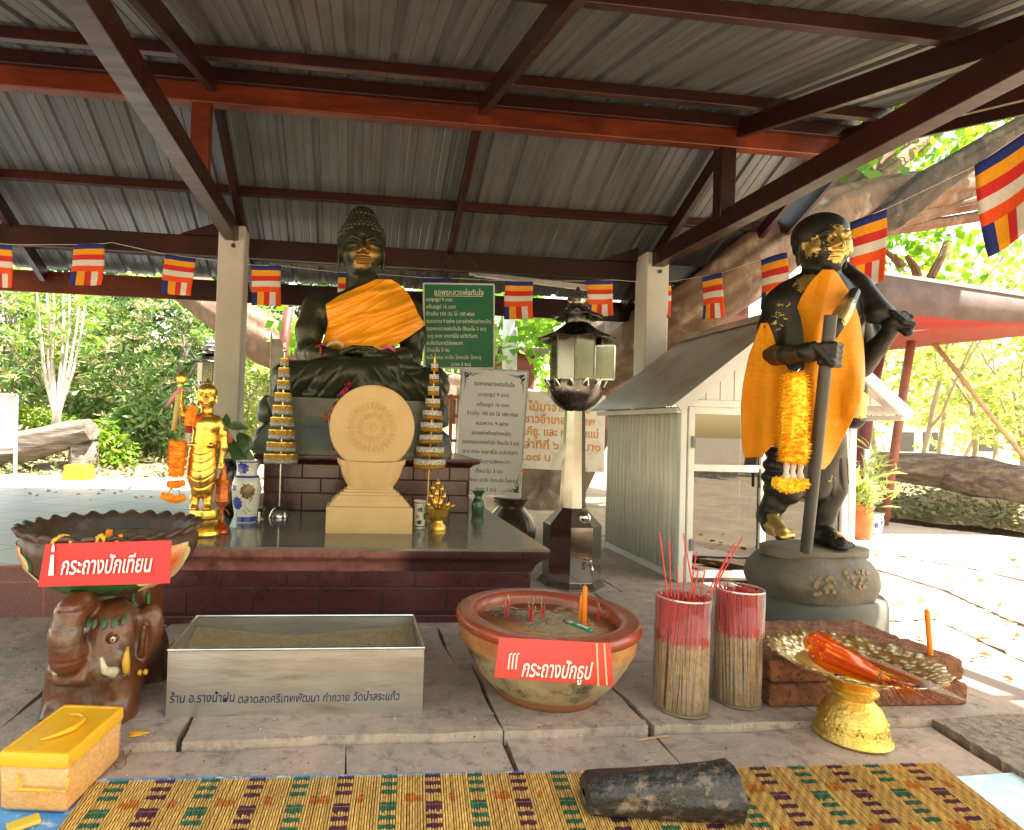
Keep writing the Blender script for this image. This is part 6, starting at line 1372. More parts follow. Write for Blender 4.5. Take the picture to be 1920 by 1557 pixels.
b.tube([c_+fx*-.075+fn*.008+V3((0, 0, zl1-.004)), c_+fx*-.072+fn*.012+V3((0, 0, zl1-.045)), c_+fx*.072+fn*.012+V3((0, 0, zl1-.045)), c_+fx*.075+fn*.008+V3((0, 0, zl1-.004))], .0045, 8); b.build('latch', ylid, pl, smooth=True)
for k_ in range(34):
    s_, t_ = random.uniform(.10, .9), random.uniform(.05, .12); z_ = zb_+.012+random.uniform(0, .055); a_ = FR+wv*random.uniform(.06, .55)+dd*t_; b = MB(); e_ = a_+dd*.82+wv*random.uniform(-.05, .05); b.tube([V3((a_.x, a_.y, z_)), V3((e_.x, e_.y, z_+random.uniform(-.005, .02)))], .009, 7)
    b.build('candle_stick', [wax, wax_y, pm('red_orange_wax', (.75, .09, .005), .4)][k_ % 3 if k_ % 4 else 0], pl, smooth='auto')
# small litter
b = MB()
for k_ in range(520):
    x, y = random.choice([(.8, 2.3, .5), (1.5, 2.25, .45), (-.2, 2.25, .7), (.4, 3.1, .9), (1.9, 2.9, .5), (-1.2, 2.9, .5)])[:2]; x += random.gauss(0, .45); y += random.gauss(0, .16)
    if y < 2.02 or (-.69 < x < .31 and 2.4 < y < 2.85): continue
    z = (.004 if y > 2.21 else -.026); s_ = random.uniform(.0015, .0055); a_ = random.uniform(0, 6.28); b.cur = random.choice((0, 0, 1, 2)); pts_ = [(x+s_*math.cos(a_+q_)*random.uniform(.5, 1.2), y+s_*math.sin(a_+q_)*random.uniform(.5, 1.2), z) for q_ in (0, 1.5, 3.1, 4.6)]; b.prism(pts_, (0, 0, random.uniform(.0008, .0025)))
o = b.build('grit', [pm('tan_grit', (.46, .36, .24), .9), pm('dark_grit', (.06, .05, .04), .9), pm('pale_grit', (.62, .58, .52), .9)]); o['kind'] = 'stuff'
b = MB(); p = gz(44, 1548, ZM+.01); b.box((-.04, -.02, 0), (.04, .02, .012), Matrix.Translation(p) @ Matrix.Rotation(.6, 4, 'Z')); tag(b.build('yellow_packet', pm('yellow_paper', (.75, .55, .06), .5), bevel=.002), 'small yellow packet lying on the tarp at the near left corner', 'packet')
b = MB(); b.tube([gz(1195, 1388, -.024), gz(1252, 1380, -.024)], .0022, 6); tag(b.build('incense_stick', tan_st), 'single tan incense stick lying on the paving in front of the clay pot', 'incense')
b = MB(); b.tube([gz(u, v, -.026) for u, v in ((212, 1432), (222, 1440), (234, 1434), (238, 1418), (246, 1408), (240, 1403), (230, 1408), (233, 1420), (224, 1430), (214, 1428))], .002, 5); tag(b.build('rubber_band', pm('rubber_band', (.3, .12, .04), .6)), 'thin brown rubber band lying on the paving beside the storage box', 'rubber band')
# ================================================================ CABINET, LANTERN, NOTICES, FLAGS
white_al = pm('white_aluminium', (.72, .72, .69), .35, c2=(.66, .66, .63), scale=3, dirt=(.55, .53, .48), dscale=5, damt=(.62, .8))
cream_sheet = pm('cream_sheet', (.80, .78, .68), .42, metal=.1, c2=(.72, .70, .60), scale=2, stretch=(4, 4, .6), dirt=(.60, .57, .48), dscale=3)
zinc = pm('zinc_roof', (.56, .54, .50), .36, metal=.4, c2=(.45, .43, .39), scale=2, dirt=(.34, .30, .26), dscale=3)
darkst0 = pm('handle_grey', (.2, .2, .2), .4, metal=.6); KX0, KY0, KY1 = 2.56, 4.47, 5.86
zw = at(1278, 762, KY0).z; cab = thing('glass_cabinet', 'small white hut-shaped glass cabinet with corrugated metal walls and a pitched zinc roof', 'cabinet', (3.25, 5.1, 0))
er = at(1705, 778, KY0-.08); KX1 = at(1592, 900, KY0).x; xm = (KX0+KX1)/2
el_ = at(1273, 757, KY0-.1); sl_ = (at(1403, 655, KY0-.1).z-el_.z)/(at(1403, 655, KY0-.1).x-el_.x)
xm = (el_.x+er.x)/2; za = el_.z+sl_*(xm-el_.x)
def wave(P0, dirx, L_, up_, H_, pitch, amp, nrm, per=6):
    n = int(L_/pitch*per); P0, dirx, up_, nrm = V3(P0), V3(dirx), V3(up_), V3(nrm)
    return [[P0+dirx*(L_*i/n)+up_*h+nrm*amp*math.sin(2*math.pi*i/per) for i in range(n+1)] for h in (0, H_)]
b = MB(); b.quadgrid(wave((KX0, KY0+.03, .05), (0, 1, 0), KY1-KY0-.03, (0, 0, 1), zw-.05, .074, .015, (1, 0, 0))); b.build('side_wall', cream_sheet, cab, smooth=True, solid=.002)
b = MB(); b.quadgrid(wave((KX1, KY0+.03, .05), (0, 1, 0), KY1-KY0-.03, (0, 0, 1), zw-.05, .074, .015, (1, 0, 0))); b.build('side_wall', cream_sheet, cab, smooth=True, solid=.002)
b = MB(); b.quadgrid(wave((KX0, KY1, .05), (1, 0, 0), KX1-KX0, (0, 0, 1), zw-.05, .052, .008, (0, 1, 0))); b.build('back_wall', cream_sheet, cab, smooth=True, solid=.002)
b = MB(); b.box((KX0-.012, KY0+.02, 0), (KX0+.02, KY1, .055)); b.build('base_rail', white_al, cab); b = MB(); b.box((KX0+.02, KY0+.05, .0), (KX1-.02, KY1-.02, .05)); b.build('floor_panel', pm('grey_floor', (.3, .28, .26), .6), cab)
def frame(a, c_, w_=.05, d_=.05, nm='frame_bar'): b = MB(); b.box((min(a[0], c_[0])-w_/2*(a[0] == c_[0]), KY0-d_/2, min(a[1], c_[1])-w_/2*(a[1] == c_[1])), (max(a[0], c_[0])+w_/2*(a[0] == c_[0]), KY0+d_/2, max(a[1], c_[1])+w_/2*(a[1] == c_[1]))); return b.build(nm, white_al, cab, bevel=.004)
xmid = at(1428, 900, KY0).x
for x in (KX0+.0, KX0+.068, xmid, KX1-.055, KX1+.012): frame((x, 0.001), (x, zw-.001), .05, .06 if x in (KX0, KX1) else .052, 'upright')
for z in (.065, at(1350, 878, KY0).z, zw-.03):
    for xa, xb in ((KX0+.094, xmid-.026), (xmid+.026, KX1-.081)): frame((xa, z), (xb, z), .055, .046, 'crossbar')
frame((KX0+.026, zw+.028), (KX1-.014, zw+.028), .055, .058, 'crossbar')
pane = clearm('window_glass', (.26, .28, .27), .15, .01)
zc_ = at(1350, 878, KY0).z
for xa, xb in ((KX0+.094, xmid-.026), (xmid+.026, KX1-.081)):
    for z0, z1 in ((.094, zc_-.028), (zc_+.028, zw-.058)): b = MB(); b.box((xa, KY0-.003, z0), (xb, KY0+.003, z1)); b.build('pane', pane, cab)
# gable of upright slats
b = MB(); n = 14
for i in range(n):
    xa = el_.x+.16+(er.x-el_.x-.32)*i/n; xb = el_.x+.16+(er.x-el_.x-.32)*(i+1)/n-.008; hh_ = lambda x: za-sl_*abs(x-xm)-.10-(zw+.056)
    ha, hb = hh_(xa), hh_(xb)
    if ha < .0 and hb < .0: continue
    ha, hb = max(ha, .002), max(hb, .002); b.prism([(xa, KY0-.01, zw+.056), (xb, KY0-.01, zw+.056), (xb, KY0-.01, zw+.056+hb), (xa, KY0-.01, zw+.056+ha)], (0, .012, 0))
b.build('gable_slats', white_al, cab)
b = MB(); b.prism([(el_.x+.16, KY0+.006, zw+.05), (er.x-.16, KY0+.006, zw+.05), (xm, KY0+.006, za-.1)], (0, .01, 0)); b.build('gable_backing', pm('grey_backing', (.25, .24, .22), .7), cab)
for sgn, xe in ((-1, el_.x), (1, er.x)):
    b = MB(); b.bar((xm, KY0-.09, za-.03), (xe, KY0-.09, za-.03-sl_*abs(xe-xm)), .02, .085, (0, 0, 1)); b.build('rake_board', white_al, cab, bevel=.003)
    # roof sheet, ribs running down the slope
    pit = .042; L_ = KY1+.12-(KY0-.1); n = int(L_/pit*6); rows = []
    for s in np.linspace(0, 1, 5): x = xm+(xe-xm)*1.05*s; rows.append([(x, KY0-.1+L_*i/n, za+.018-sl_*abs(x-xm)+.008*math.sin(2*math.pi*i/6)) for i in range(n+1)])
    b = MB(); b.quadgrid(rows); b.build('roof_sheet', zinc, cab, smooth=True, solid=.002)
    b = MB(); b.box((min(xe, xe-sgn*.06), KY0-.07, za-sl_*abs(xe-xm)-.07), (max(xe, xe-sgn*.06), KY1+.08, za-sl_*abs(xe-xm)-.03)); b.build('eave_rail', white_al, cab)
b = MB(); b.quadgrid([[(xm-.1, y, za-.1*sl_+.035), (xm, y, za+.04), (xm+.1, y, za-.1*sl_+.035)] for y in (KY0-.11, KY1+.13)]); b.build('ridge_cap', zinc, cab, solid=.002)
b = MB(); b.bar((xmid-.045, KY0-.045, .75), (xmid-.045, KY0-.045, .90), .014, .02, (0, 1, 0)); b.build('handle', darkst0, cab, bevel=.003)
for z in (.25, 1.05): b = MB(); b.bar((KX0+.082, KY0-.034, z), (KX0+.082, KY0-.034, z+.09), .03, .012, (0, 1, 0)); b.build('hinge', darkst0, cab)
# things inside the cabinet
milky = clearm('milky_plastic', (.9, .9, .9), .1, .15, .22, (.6, .6, .58))
p = at(1318, 1060, 4.9); bn = thing('plastic_bin', 'tall white translucent plastic bin standing inside the glass cabinet', 'bin', (p.x, 4.9, .05)); b = MB(); b.lathe([(.09, 0), (.125, .02), (.14, .66), (.145, .67), (.135, .67), (.12, .03), (.01, .02)], (p.x, 4.9, .052), 32, close=False); b.build('body', milky, bn, smooth='auto')
b = MB(); p = at(1385, 1040, 4.8); rows = []
for i in range(9):
    s = i/8; rr_ = .16*math.sin(math.pi*(.12+.8*s))**.8*(1-.55*max(0, s-.6)/.4); rows.append([(p.x+rr_*math.cos(t)*(1+.22*math.sin(3*t+i)+.12*math.sin(7*t)), 4.85+rr_*math.sin(t)*(1+.2*math.cos(4*t+i)), .055+.36*s) for t in [2*math.pi*j/36 for j in range(36)]])
b.quadgrid(rows, closeu=True); tag(b.build('plastic_bag', milky, smooth=True), 'crumpled clear plastic bag on the floor inside the glass cabinet', 'bag')

# ---- stainless lanterns
chrome = pm('mirror_steel', (.60, .58, .55), .13, metal=1, c2=(.50, .48, .45), scale=5, rvar=.07, bump=.12, bscale=9); darkst = pm('dull_steel', (.22, .20, .18), .28, metal=1, c2=(.12, .11, .10), scale=8, bump=.3, bscale=20, rvar=.1)
YL = 4.42
def lantern(label):
    c_ = at(1070, 1090, YL); c_ = V3((c_.x, YL, 0)); k_ = YL/1127*1.035; zz = lambda v: at(1075, v, YL).z
    t = thing('steel_lantern', label, 'lantern', c_, 'stainless lanterns')
    O = math.pi/8
    b = MB(); b.lathe([(62*k_, 0), (62*k_, .012), (54*k_, .05)], c_, 8, ph=O); b.build('foot', chrome, t)
    b = MB(); b.lathe([(53*k_, .05), (53*k_, zz(982)), (24*k_, zz(952))], c_, 8, ph=O); b.build('base', chrome, t)
    b = MB(); b.lathe([(24*k_, zz(951)), (21*k_, zz(860)), (18.5*k_, zz(768))], c_, 8, ph=O); b.build('column', pm('column_steel', (.36, .35, .33), .2, metal=1, c2=(.26, .25, .235), scale=4, bump=.2, bscale=8), t)
    b = MB(); b.ball((c_.x+.045, YL-.13, zz(966)), 12.5*k_, 20); b.build('globe', chrome, t, smooth=True)
    b = MB(); z0 = zz(1044); b.tube([(c_.x+.04, YL-.18, z0), (c_.x+.045, YL-.26, z0), (c_.x+.05, YL-.28, z0-.03), (c_.x+.05, YL-.28, z0-.07)], .011, 10); b.ball((c_.x+.045, YL-.25, z0+.02), .016, 10); tp = b.build('tap', chrome, t, smooth=True); b = MB(); b.bar((c_.x+.05, YL-.25, z0+.035), (c_.x-.05, YL-.25, z0+.05), .012, .008); b.build('tap_lever', pm('red_lever', (.5, .06, .02), .4), tp, bevel=.002)
    # lotus bowl of petals
    zb, zt_ = zz(772), zz(712)
    b = MB(); b.lathe([(17*k_, zb), (36*k_, zb+.05), (49*k_, zb+.12), (52*k_, zb+.18), (50*k_, zt_-.01), (30*k_, zt_-.015), (.003, zt_-.015)], c_, 48, close=False); b.build('lotus_bowl', darkst, t, smooth='auto')
    b = MB()
    for lay, (z0, hgt, n_, ro, ph) in enumerate(((zb+.10, .15, 12, 52, 0), (zb+.03, .13, 12, 44, .26))):
        for i in range(n_):
            a0 = 2*math.pi*i/n_+ph; rows = []
            for q_ in range(8):
                s = q_/7; rad = (ro*(.62+.42*math.sin(s*1.7)))*k_+.006*s+.012*max(0, s-.8)/.2; w_ = .56*math.pi/n_*2*math.sin(math.pi*min(1, .25+.75*s)**1.0)**.6*(1 if s < .99 else .05); rows.append([(c_.x+(rad+.008*(1-abs(e))) * math.cos(a0+w_*e*.5), c_.y+(rad+.008*(1-abs(e)))*math.sin(a0+w_*e*.5), z0+hgt*s) for e in (-1, -.5, 0, .5, 1)])
            b.quadgrid(rows)
    b.build('lotus_petals', chrome, t, smooth=True, solid=.002)
    # glazed body: eight panes between bars
    z0, z1 = zt_-.01, zz(628); rad = 46*k_; ap = rad*math.cos(O); glass = clearm('rippled_glass', (.60, .53, .42), .16, .12, .16, (.36, .29, .19))
    for i in range(8):
        a0 = O+2*math.pi*i/8; p0_, p1_ = V3((c_.x+rad*math.cos(a0), c_.y+rad*math.sin(a0), 0)), V3((c_.x+rad*math.cos(a0+math.pi/4), c_.y+rad*math.sin(a0+math.pi/4), 0))
        b = MB(); b.tube([p0_+V3((0, 0, z0)), p0_+V3((0, 0, z1))], .008, 6); b.build('bar', darkst, t)
        am = a0+math.pi/8; facing = -math.sin(am)
        if abs(am-(math.pi*1.5+.785)) < .5 or abs(am+.785) < .5: continue      # the open one
        b = MB(); nrm = V3((math.cos(am), math.sin(am), 0))*.003; b.prism([p0_.lerp(p1_, .05)+V3((0, 0, z0)), p0_.lerp(p1_, .95)+V3((0, 0, z0)), p0_.lerp(p1_, .95)+V3((0, 0, z1)), p0_.lerp(p1_, .05)+V3((0, 0, z1))], nrm); b.build('pane', glass if abs(math.cos(am)) < .95 else darkst, t)
    # open door swung to the right
    a, c2 = at(1115, 680, YL-.08), at(1152, 680, YL-.14); zt2, zb2 = at(1130, 649, YL-.1).z, at(1130, 712, YL-.1).z; a.z = c2.z = 0
    d_ = thing('x', 'x', 'x') if False else None
    b = MB(); up0, up1 = V3((0, 0, zb2)), V3((0, 0, zt2)); [b.bar(p, q_, .012, .012, (0, 1, 0)) for p, q_ in ((a+up0, c2+up0), (a+up1, c2+up1))]; [b.bar(p, q_, .012, .012, (0, 1, 0)) for p, q_ in ((a+up0, a+up1), (c2+up0, c2+up1))]; dr = b.build('door', pm('bright_steel', (.62, .6, .57), .2, metal=1), t)
    b = MB(); b.prism([a+up0, c2+up0, c2+up1, a+up1], (0, .003, 0)); b.build('door_pane', clearm('door_glass', (.72, .68, .58), .2, .1, .25, (.5, .45, .34)), dr)
    # scalloped roofs
    def roof(zr, r0_, r1_, drop, rise, nm):
        b = MB(); n_ = 96; rows = []
        for q_ in range(9):
            s = q_/8; rows.append([(c_.x+(r0_+(r1_-r0_)*s)*math.cos(th)*(1+.02*s*math.cos(8*th)), c_.y+(r0_+(r1_-r0_)*s)*math.sin(th)*(1+.02*s*math.cos(8*th)), zr+rise*(1-s)**1.5-drop*s*(.55+.45*abs(math.cos(4*th)))+.016*s*math.cos(8*th)*(s > .6)) for th in [2*math.pi*j/n_ for j in range(n_)]])
        b.quadgrid(rows, closeu=True); return b.build(nm, darkst, t, smooth=True, solid=.003)
    roof(zz(628), 20*k_, 72*k_, .05, .09, 'roof'); roof(zz(588), 12*k_, 47*k_, .04, .06, 'upper_roof')
    b = MB(); b.lathe([(22*k_, zz(614)), (22*k_, zz(586)), (12*k_, zz(580))], c_, 8, ph=O); b.build('neck', darkst, t)
    b = MB(); b.lathe([(22*k_, zz(578)), (20*k_, zz(572)), (13*k_, zz(568)), (19*k_, zz(562)), (17*k_, zz(556)), (8*k_, zz(552)), (2*k_, zz(538))], c_, 16, fr=lambda th, i: (1+.08*math.cos(8*th), 0)); b.build('finial', chrome, t, smooth='auto')
    return t
ln = lantern('tall stainless steel lantern with an open glass door between altar and glass cabinet')
p = at(394, 690, 9.1); l2 = copy_tree(ln, (p.x, 9.1, .25)); l2['label'] = 'far stainless steel lantern half hidden behind the left concrete post'
def shrink(o, k):
    o.scale = (k, k, k)
shrink(l2, .95)

# ---- notices
greenb = pm('green_board', (.0, .13, .055), .4, c2=(.0, .115, .05), scale=3); cream_t = pm('cream_lettering', (.72, .72, .60), .6)
def notice(name, label, q4, mat, inkm, lines, edge=None, bold=.012, th=.006):
    """q4: TL, TR, BR, BL in world; lines: (text, fraction x, fraction y, size fraction of height, align, width fraction)"""
    TL, TR, BR_, BL_ = q4; t, n_ = signplate(name, label, [BL_, BR_, TR, TL], mat, 'notice', th)
    ri = (TR-TL).normalized(); dn = ((BL_-TL)+(BR_-TR))/2; up_ = -dn.normalized(); Wd = (TR-TL).length; Hd = dn.length; o_ = TL+n_*(th/2+.0015)
    L_ = [(tx_, fx_*Wd, -fy_*Hd, sz*Hd, al, (wf*Wd if wf else None)) for tx_, fx_, fy_, sz, al, wf in lines]
    lettering('', inkm, t, o_, ri, up_, .1, bold=bold, lines=L_)
    if edge:
        b = MB(); [b.bar(p, q_, .016, .016, n_) for p, q_ in ((TL, TR), (TR, BR_), (BR_, BL_), (BL_, TL))]; b.build('frame', edge, t)
    return t, n_, o_, ri, up_, Wd, Hd
YN = 5.92
t, n_, o_, ri, up_, Wd, Hd = notice('green_notice', 'green notice board with cream Thai prayer lines hanging beside the seated statue', [at(794, 532, YN), at(926, 534, YN), at(926, 691, YN), at(796, 690, YN)], greenb, cream_t,
    [('ขอพรหลวงพ่อทันใจ', .5, .105, .088, 'CENTER', .70), ('บนจุดธูป 9 ดอก', .03, .19, .06, 'LEFT', .37), ('แก้บนธูป 16 ดอก', .035, .275, .06, 'LEFT', .41), ('ข้าวต้ม 100 มัด ไข่ 100 ฟอง', .035, .36, .06, 'LEFT', .68), ('ขนมหวาน 9 อย่าง (เอาอย่างใดอย่างหนึ่ง)', .035, .447, .058, 'LEFT', .92), ('(ขอพรหลวงพ่อทันใจ ตั้งนะโม 3 จบ)', .035, .535, .06, 'LEFT', .84), ('ตะกุ ตะกะ จายาธิโย เอวังวันตา', .035, .622, .06, 'LEFT', .72), ('อะหังวันทามิสัพพะทา', .035, .707, .06, 'LEFT', .51), ('ตั้งนะโม 3 จบ', .035, .788, .06, 'LEFT', .32), ('จะโมทะนะ สะอัง โกทะนัง โจจะตุ', .035, .875, .06, 'LEFT', .77), ('(สวด 3 จบ)', .52, .958, .058, 'CENTER', .28)], edge=pm('pale_edge', (.6, .6, .52), .5))
b = MB(); b.bar(o_+ri*Wd*.16-up_*Hd*.145, o_+ri*Wd*.84-up_*Hd*.145, .006, .001, n_); b.build('underline', cream_t, t)
b = MB(); b.tube([at(800, 532, YN), at(848, 480, 6.2)], .0015, 4); b.tube([at(920, 534, YN), at(880, 484, 6.2)], .0015, 4); b.build('hanging_wire', pm('wire', (.1, .09, .08), .6), t)
YN2 = 6.42
wh_b = pm('white_board', (.88, .85, .83), .35, c2=(.83, .80, .79), scale=2, coat=.3); navy = pm('navy_ink', (.02, .025, .11), .5)
TLw, TRw, BRw, BLw = at(866, 690, YN2), at(990, 697, YN2), at(975, 932, YN2-.12), at(852, 928, YN2-.12)
t, n_, o_, ri, up_, Wd, Hd = notice('white_notice', 'white framed notice with blue Thai lines and corner scrolls leaning behind the altar', [TLw, TRw, BRw, BLw], wh_b, navy,
    [('ขอพรหลวงพ่อทันใจ', .5, .12, .048, 'CENTER', .61), ('บนจุดธูป 9 ดอก', .5, .205, .04, 'CENTER', .46), ('แก้บนธูป 16 ดอก', .5, .285, .04, 'CENTER', .49), ('ข้าวต้ม 100 มัด ไข่ 100 ฟอง', .5, .358, .04, 'CENTER', .76), ('ขนมหวาน 9 อย่าง', .5, .435, .04, 'CENTER', .48), ('(เอาอย่างใดอย่างหนึ่ง)', .5, .512, .04, 'CENTER', .58), ('(ขอพรหลวงพ่อทันใจ ตั้งนะโม 3 จบ)', .5, .585, .04, 'CENTER', .84), ('ตะกุ ตะกะ จายาธิโย เอวังวันตา', .5, .66, .04, 'CENTER', .82), ('อะหังวันทามิสัพพะทา', .5, .735, .04, 'CENTER', .62), ('ตั้งนะโม 3 จบ', .5, .81, .04, 'CENTER', .4), ('จะโมทะนะ สะอัง โกทะนัง โจจะตุ', .5, .88, .04, 'CENTER', .80), ('(สวด 3 จบ)', .47, .952, .04, 'CENTER', .3)], edge=pm('silver_edge', (.6, .6, .58), .3, metal=.6), bold=.006)
b = MB()
for cx_, cy_, sx_, sy_ in ((.05, .035, 1, 1), (.95, .035, -1, 1), (.95, .965, -1, -1), (.05, .965, 1, -1)):
    for i in range(26):
        s = i/25; L_ = .24*Wd; a_ = random.uniform(.3, 1)
        for ax__ in (0, 1):
            dx, dy = (L_*s, L_*.34*(1-s)*random.random()) if ax__ == 0 else (L_*.34*(1-s)*random.random(), L_*1.15*s); r_ = .011*(1-s*.75); p = o_+ri*(Wd*cx_+sx_*dx)-up_*(Hd*cy_+sy_*dy)
            b.poly([p+ri*r_*math.cos(q_)*1.1+up_*r_*math.sin(q_)*.8+n_*.0005*(i % 3) for q_ in np.linspace(0, 2*math.pi, 7)[:-1]])
b.build('corner_scroll', navy, t)
YN3 = 7.7
t, *_ = notice('painted_board', 'weathered white board with faded hand-painted orange Thai lines behind the steel lantern', [at(856, 726, YN3), at(1135, 742, YN3), at(1132, 886, YN3), at(852, 872, YN3)], pm('old_white_board', (.80, .74, .64), .7, c2=(.72, .66, .56), scale=3, dirt=(.5, .4, .3), dscale=5), pm('orange_paint', (.70, .30, .03), .7, c2=(.6, .25, .03), scale=20),
    [('ไม้มาจากเมือง', .48, .20, .15, 'LEFT', .42), ('ชาวอำเภอศรีเทพ', .45, .36, .15, 'LEFT', .48), ('เคียู. และ หวัล โมแม่', .45, .52, .15, 'LEFT', .50), ('ล่าทิกี่ ๖ ส.ค มา๑', .45, .69, .15, 'LEFT', .52), ('.๐๗ น', .45, .85, .14, 'LEFT', .18)], bold=.02, th=.02)
# white sign stand at the far left
q_ = gz(27, 905, .25); YW2 = q_.y
sb = thing('white_signboard', 'blank white signboard on a metal stand at the far left edge', 'sign', q_)
b = MB(); b.prism([at(-70, 735, YW2), at(32, 742, YW2), at(30, 840, YW2), at(-70, 842, YW2)], (0, .03, 0)); b.build('panel', pm('white_panel', (.78, .79, .80), .5), sb)
b = MB(); [b.bar(p, q2, .035, .035, (0, 1, 0)) for p, q2 in ((at(31, 741, YW2-.02), at(28, 905, YW2-.02)), (at(-70, 850, YW2-.02), at(30, 848, YW2-.02)), (at(-70, 735, YW2-.02), at(32, 741, YW2-.02)))]; b.build('stand', pm('grey_steel_tube', (.5, .5, .5), .4, metal=.5), sb)

# ---- flags on a string
fm = [pm('flag_'+n_, c_, .75, c2=tuple(x*.88 for x in c_), scale=60, bump=.4, bscale=400) for n_, c_ in (('blue', (.012, .025, .19)), ('yellow', (.85, .36, .006)), ('red', (.62, .022, .016)), ('white', (.72, .69, .62)), ('orange', (.85, .085, .006)))]
FL_ = [(-36, 455, 6.1, 20, 459, 6.1, 80, 'leftmost striped Buddhist flag cut by the left edge'), (138, 459, 6.1, 196, 457, 6.1, 80, 'second striped Buddhist flag from the left edge, hanging level under the roof'), (309, 477, 6.1, 366, 484, 6.1, 76, 'striped Buddhist flag just left of the left concrete post'), (473, 497, 6.1, 528, 499, 6.1, 77, 'striped Buddhist flag just right of the left concrete post'), (635, 511, 6.1, 690, 513, 6.1, 76, 'striped Buddhist flag mostly hidden behind the head of the seated statue'), (795, 521, 6.1, 847, 522, 6.1, 76, 'striped Buddhist flag almost covered by the green notice'), (947, 527, 6.1, 999, 528, 6.1, 73, 'striped Buddhist flag between the green notice and the steel lantern'), (1098, 527, 6.1, 1148, 525, 6.1, 70, 'striped Buddhist flag above the right side of the steel lantern roof'), (1212, 530, 6.2, 1258, 528, 6.1, 70, 'striped Buddhist flag showing only a sliver beside the right concrete post'), (1317, 519, 5.6, 1355, 511, 5.4, 82, 'narrow striped Buddhist flag before the fig branch right of the right concrete post'), (1427, 487, 4.75, 1476, 472, 4.55, 96, 'striped Buddhist flag behind the shoulder of the standing statue'), (1593, 418, 3.85, 1661, 392, 3.68, 130, 'striped Buddhist flag beside the face of the standing statue'), (1827, 312, 2.78, 1938, 236, 2.5, 172, 'largest striped Buddhist flag at the upper right corner')]
rf = [0, .12, .26, .39, .53, .67]; cf = [0, .2, .43, .62, .82, 1.0]
for k_, (u0, v0, Y0, u1, v1, Y1, hp, lab) in enumerate(FL_):
    a, c_ = at(u0, v0, Y0), at(u1, v1, Y1); H_ = hp*(a-EYEP).dot(CF)/FPX*.99; b = MB(); ph = random.uniform(0, 6); rgt = (c_-a); nrm_ = V3((rgt.y, -rgt.x, 0)).normalized(); tw = random.uniform(-.07, .07)
    xs = sorted(set(cf+[.1, .31, .52, .72, .91])); ysf = sorted(set(rf+[.06, .19, .33, .46, .6, .75, .83, .92, 1]))
    P = [[a+rgt*x+V3((0, 0, -H_*y))+nrm_*(.012*1.7*math.sin(4.2*x+ph+2*y)*(.3+y)+tw*y)+rgt.normalized()*(.006*math.sin(4*y+ph)) for x in xs] for y in ysf]
    b.quadgrid(P); b.m = []
    for i in range(len(ysf)-1):
        for j in range(len(xs)-1):
            ym, xm_ = (ysf[i]+ysf[i+1])/2, (xs[j]+xs[j+1])/2
            b.m.append(max(q_ for q_ in range(5) if rf[q_] < ym) if ym < .67 else max(q_ for q_ in range(5) if cf[q_] < xm_))
    o = b.build('flag', fm, smooth=True, solid=.0015); tag(o, lab, 'flag', 'striped Buddhist flags on the string')
    bpy.data.objects[o.name]['label'] = lab
pts = [at(-60, 452, 6.1)]
for u0, v0, Y0, u1, v1, Y1, *_ in FL_: pts += [at(u0, v0, Y0), at(u1, v1, Y1)]
pts.insert(5, at(210, 455, 6.1))
b = MB(); b.tube(pts, .0028, 5); tag(b.build('flag_string', pm('white_string', (.62, .58, .5), .8)), 'thin white string carrying the row of striped flags across the pavilion', 'string')
# ================================================================ TREES, PLANTS AND THINGS BEYOND THE PAVILION
bark = pm('fig_bark', (.185, .115, .072), .85, c2=(.11, .064, .04), scale=4.5, stretch=(1, 1, .6), bump=4, bscale=14, dirt=(.26, .20, .15), dscale=3.5, damt=(.54, .66)); bark3 = pm('dark_branch_bark', (.075, .055, .042), .9, c2=(.035, .027, .022), scale=7, stretch=(1, 1, .4), bump=4, bscale=24, dirt=(.16, .12, .085), dscale=4, damt=(.52, .66)); bark2 = pm('grey_bark', (.20, .165, .13), .9, c2=(.12, .10, .08), scale=6, stretch=(1, 1, .3), bump=3, bscale=20, dirt=(.28, .24, .2), dscale=5)
oldwood = pm('weathered_log', (.19, .145, .11), .9, c2=(.09, .07, .055), scale=5, stretch=(.4, 2, 3), bump=5, bscale=12, dirt=(.33, .28, .23), dscale=4); pale_stem = pm('pale_stem', (.45, .40, .32), .85, c2=(.36, .31, .25), scale=9)
def np_leaves(cen, dirs, ln, wd, seed, up=.25):
    """folded diamond leaves: arrays of base points and directions"""
    r = np.random.default_rng(seed); n = len(cen); d = dirs/np.linalg.norm(dirs, axis=1, keepdims=True); rnd = r.normal(size=(n, 3)); rnd[:, 2] += .8
    side = np.cross(d, rnd); side /= np.linalg.norm(side, axis=1, keepdims=True)+1e-9; nr = np.cross(side, d); L_ = ln*r.uniform(.65, 1.2, (n, 1)); W_ = wd*r.uniform(.75, 1.15, (n, 1))
    mid = cen+d*L_*.45+nr*L_*.03; tip = cen+d*L_-nr*L_*.06
    V = np.stack([cen, mid-side*W_/2+nr*W_*.18, tip, mid+side*W_/2+nr*W_*.18], 1).reshape(-1, 3); Q = np.arange(4*n).reshape(-1, 4); g = np.repeat(r.uniform(0, 1, n)**1.2, 4); C = np.stack([g, g, g, np.ones_like(g)], 1); return V, Q, C
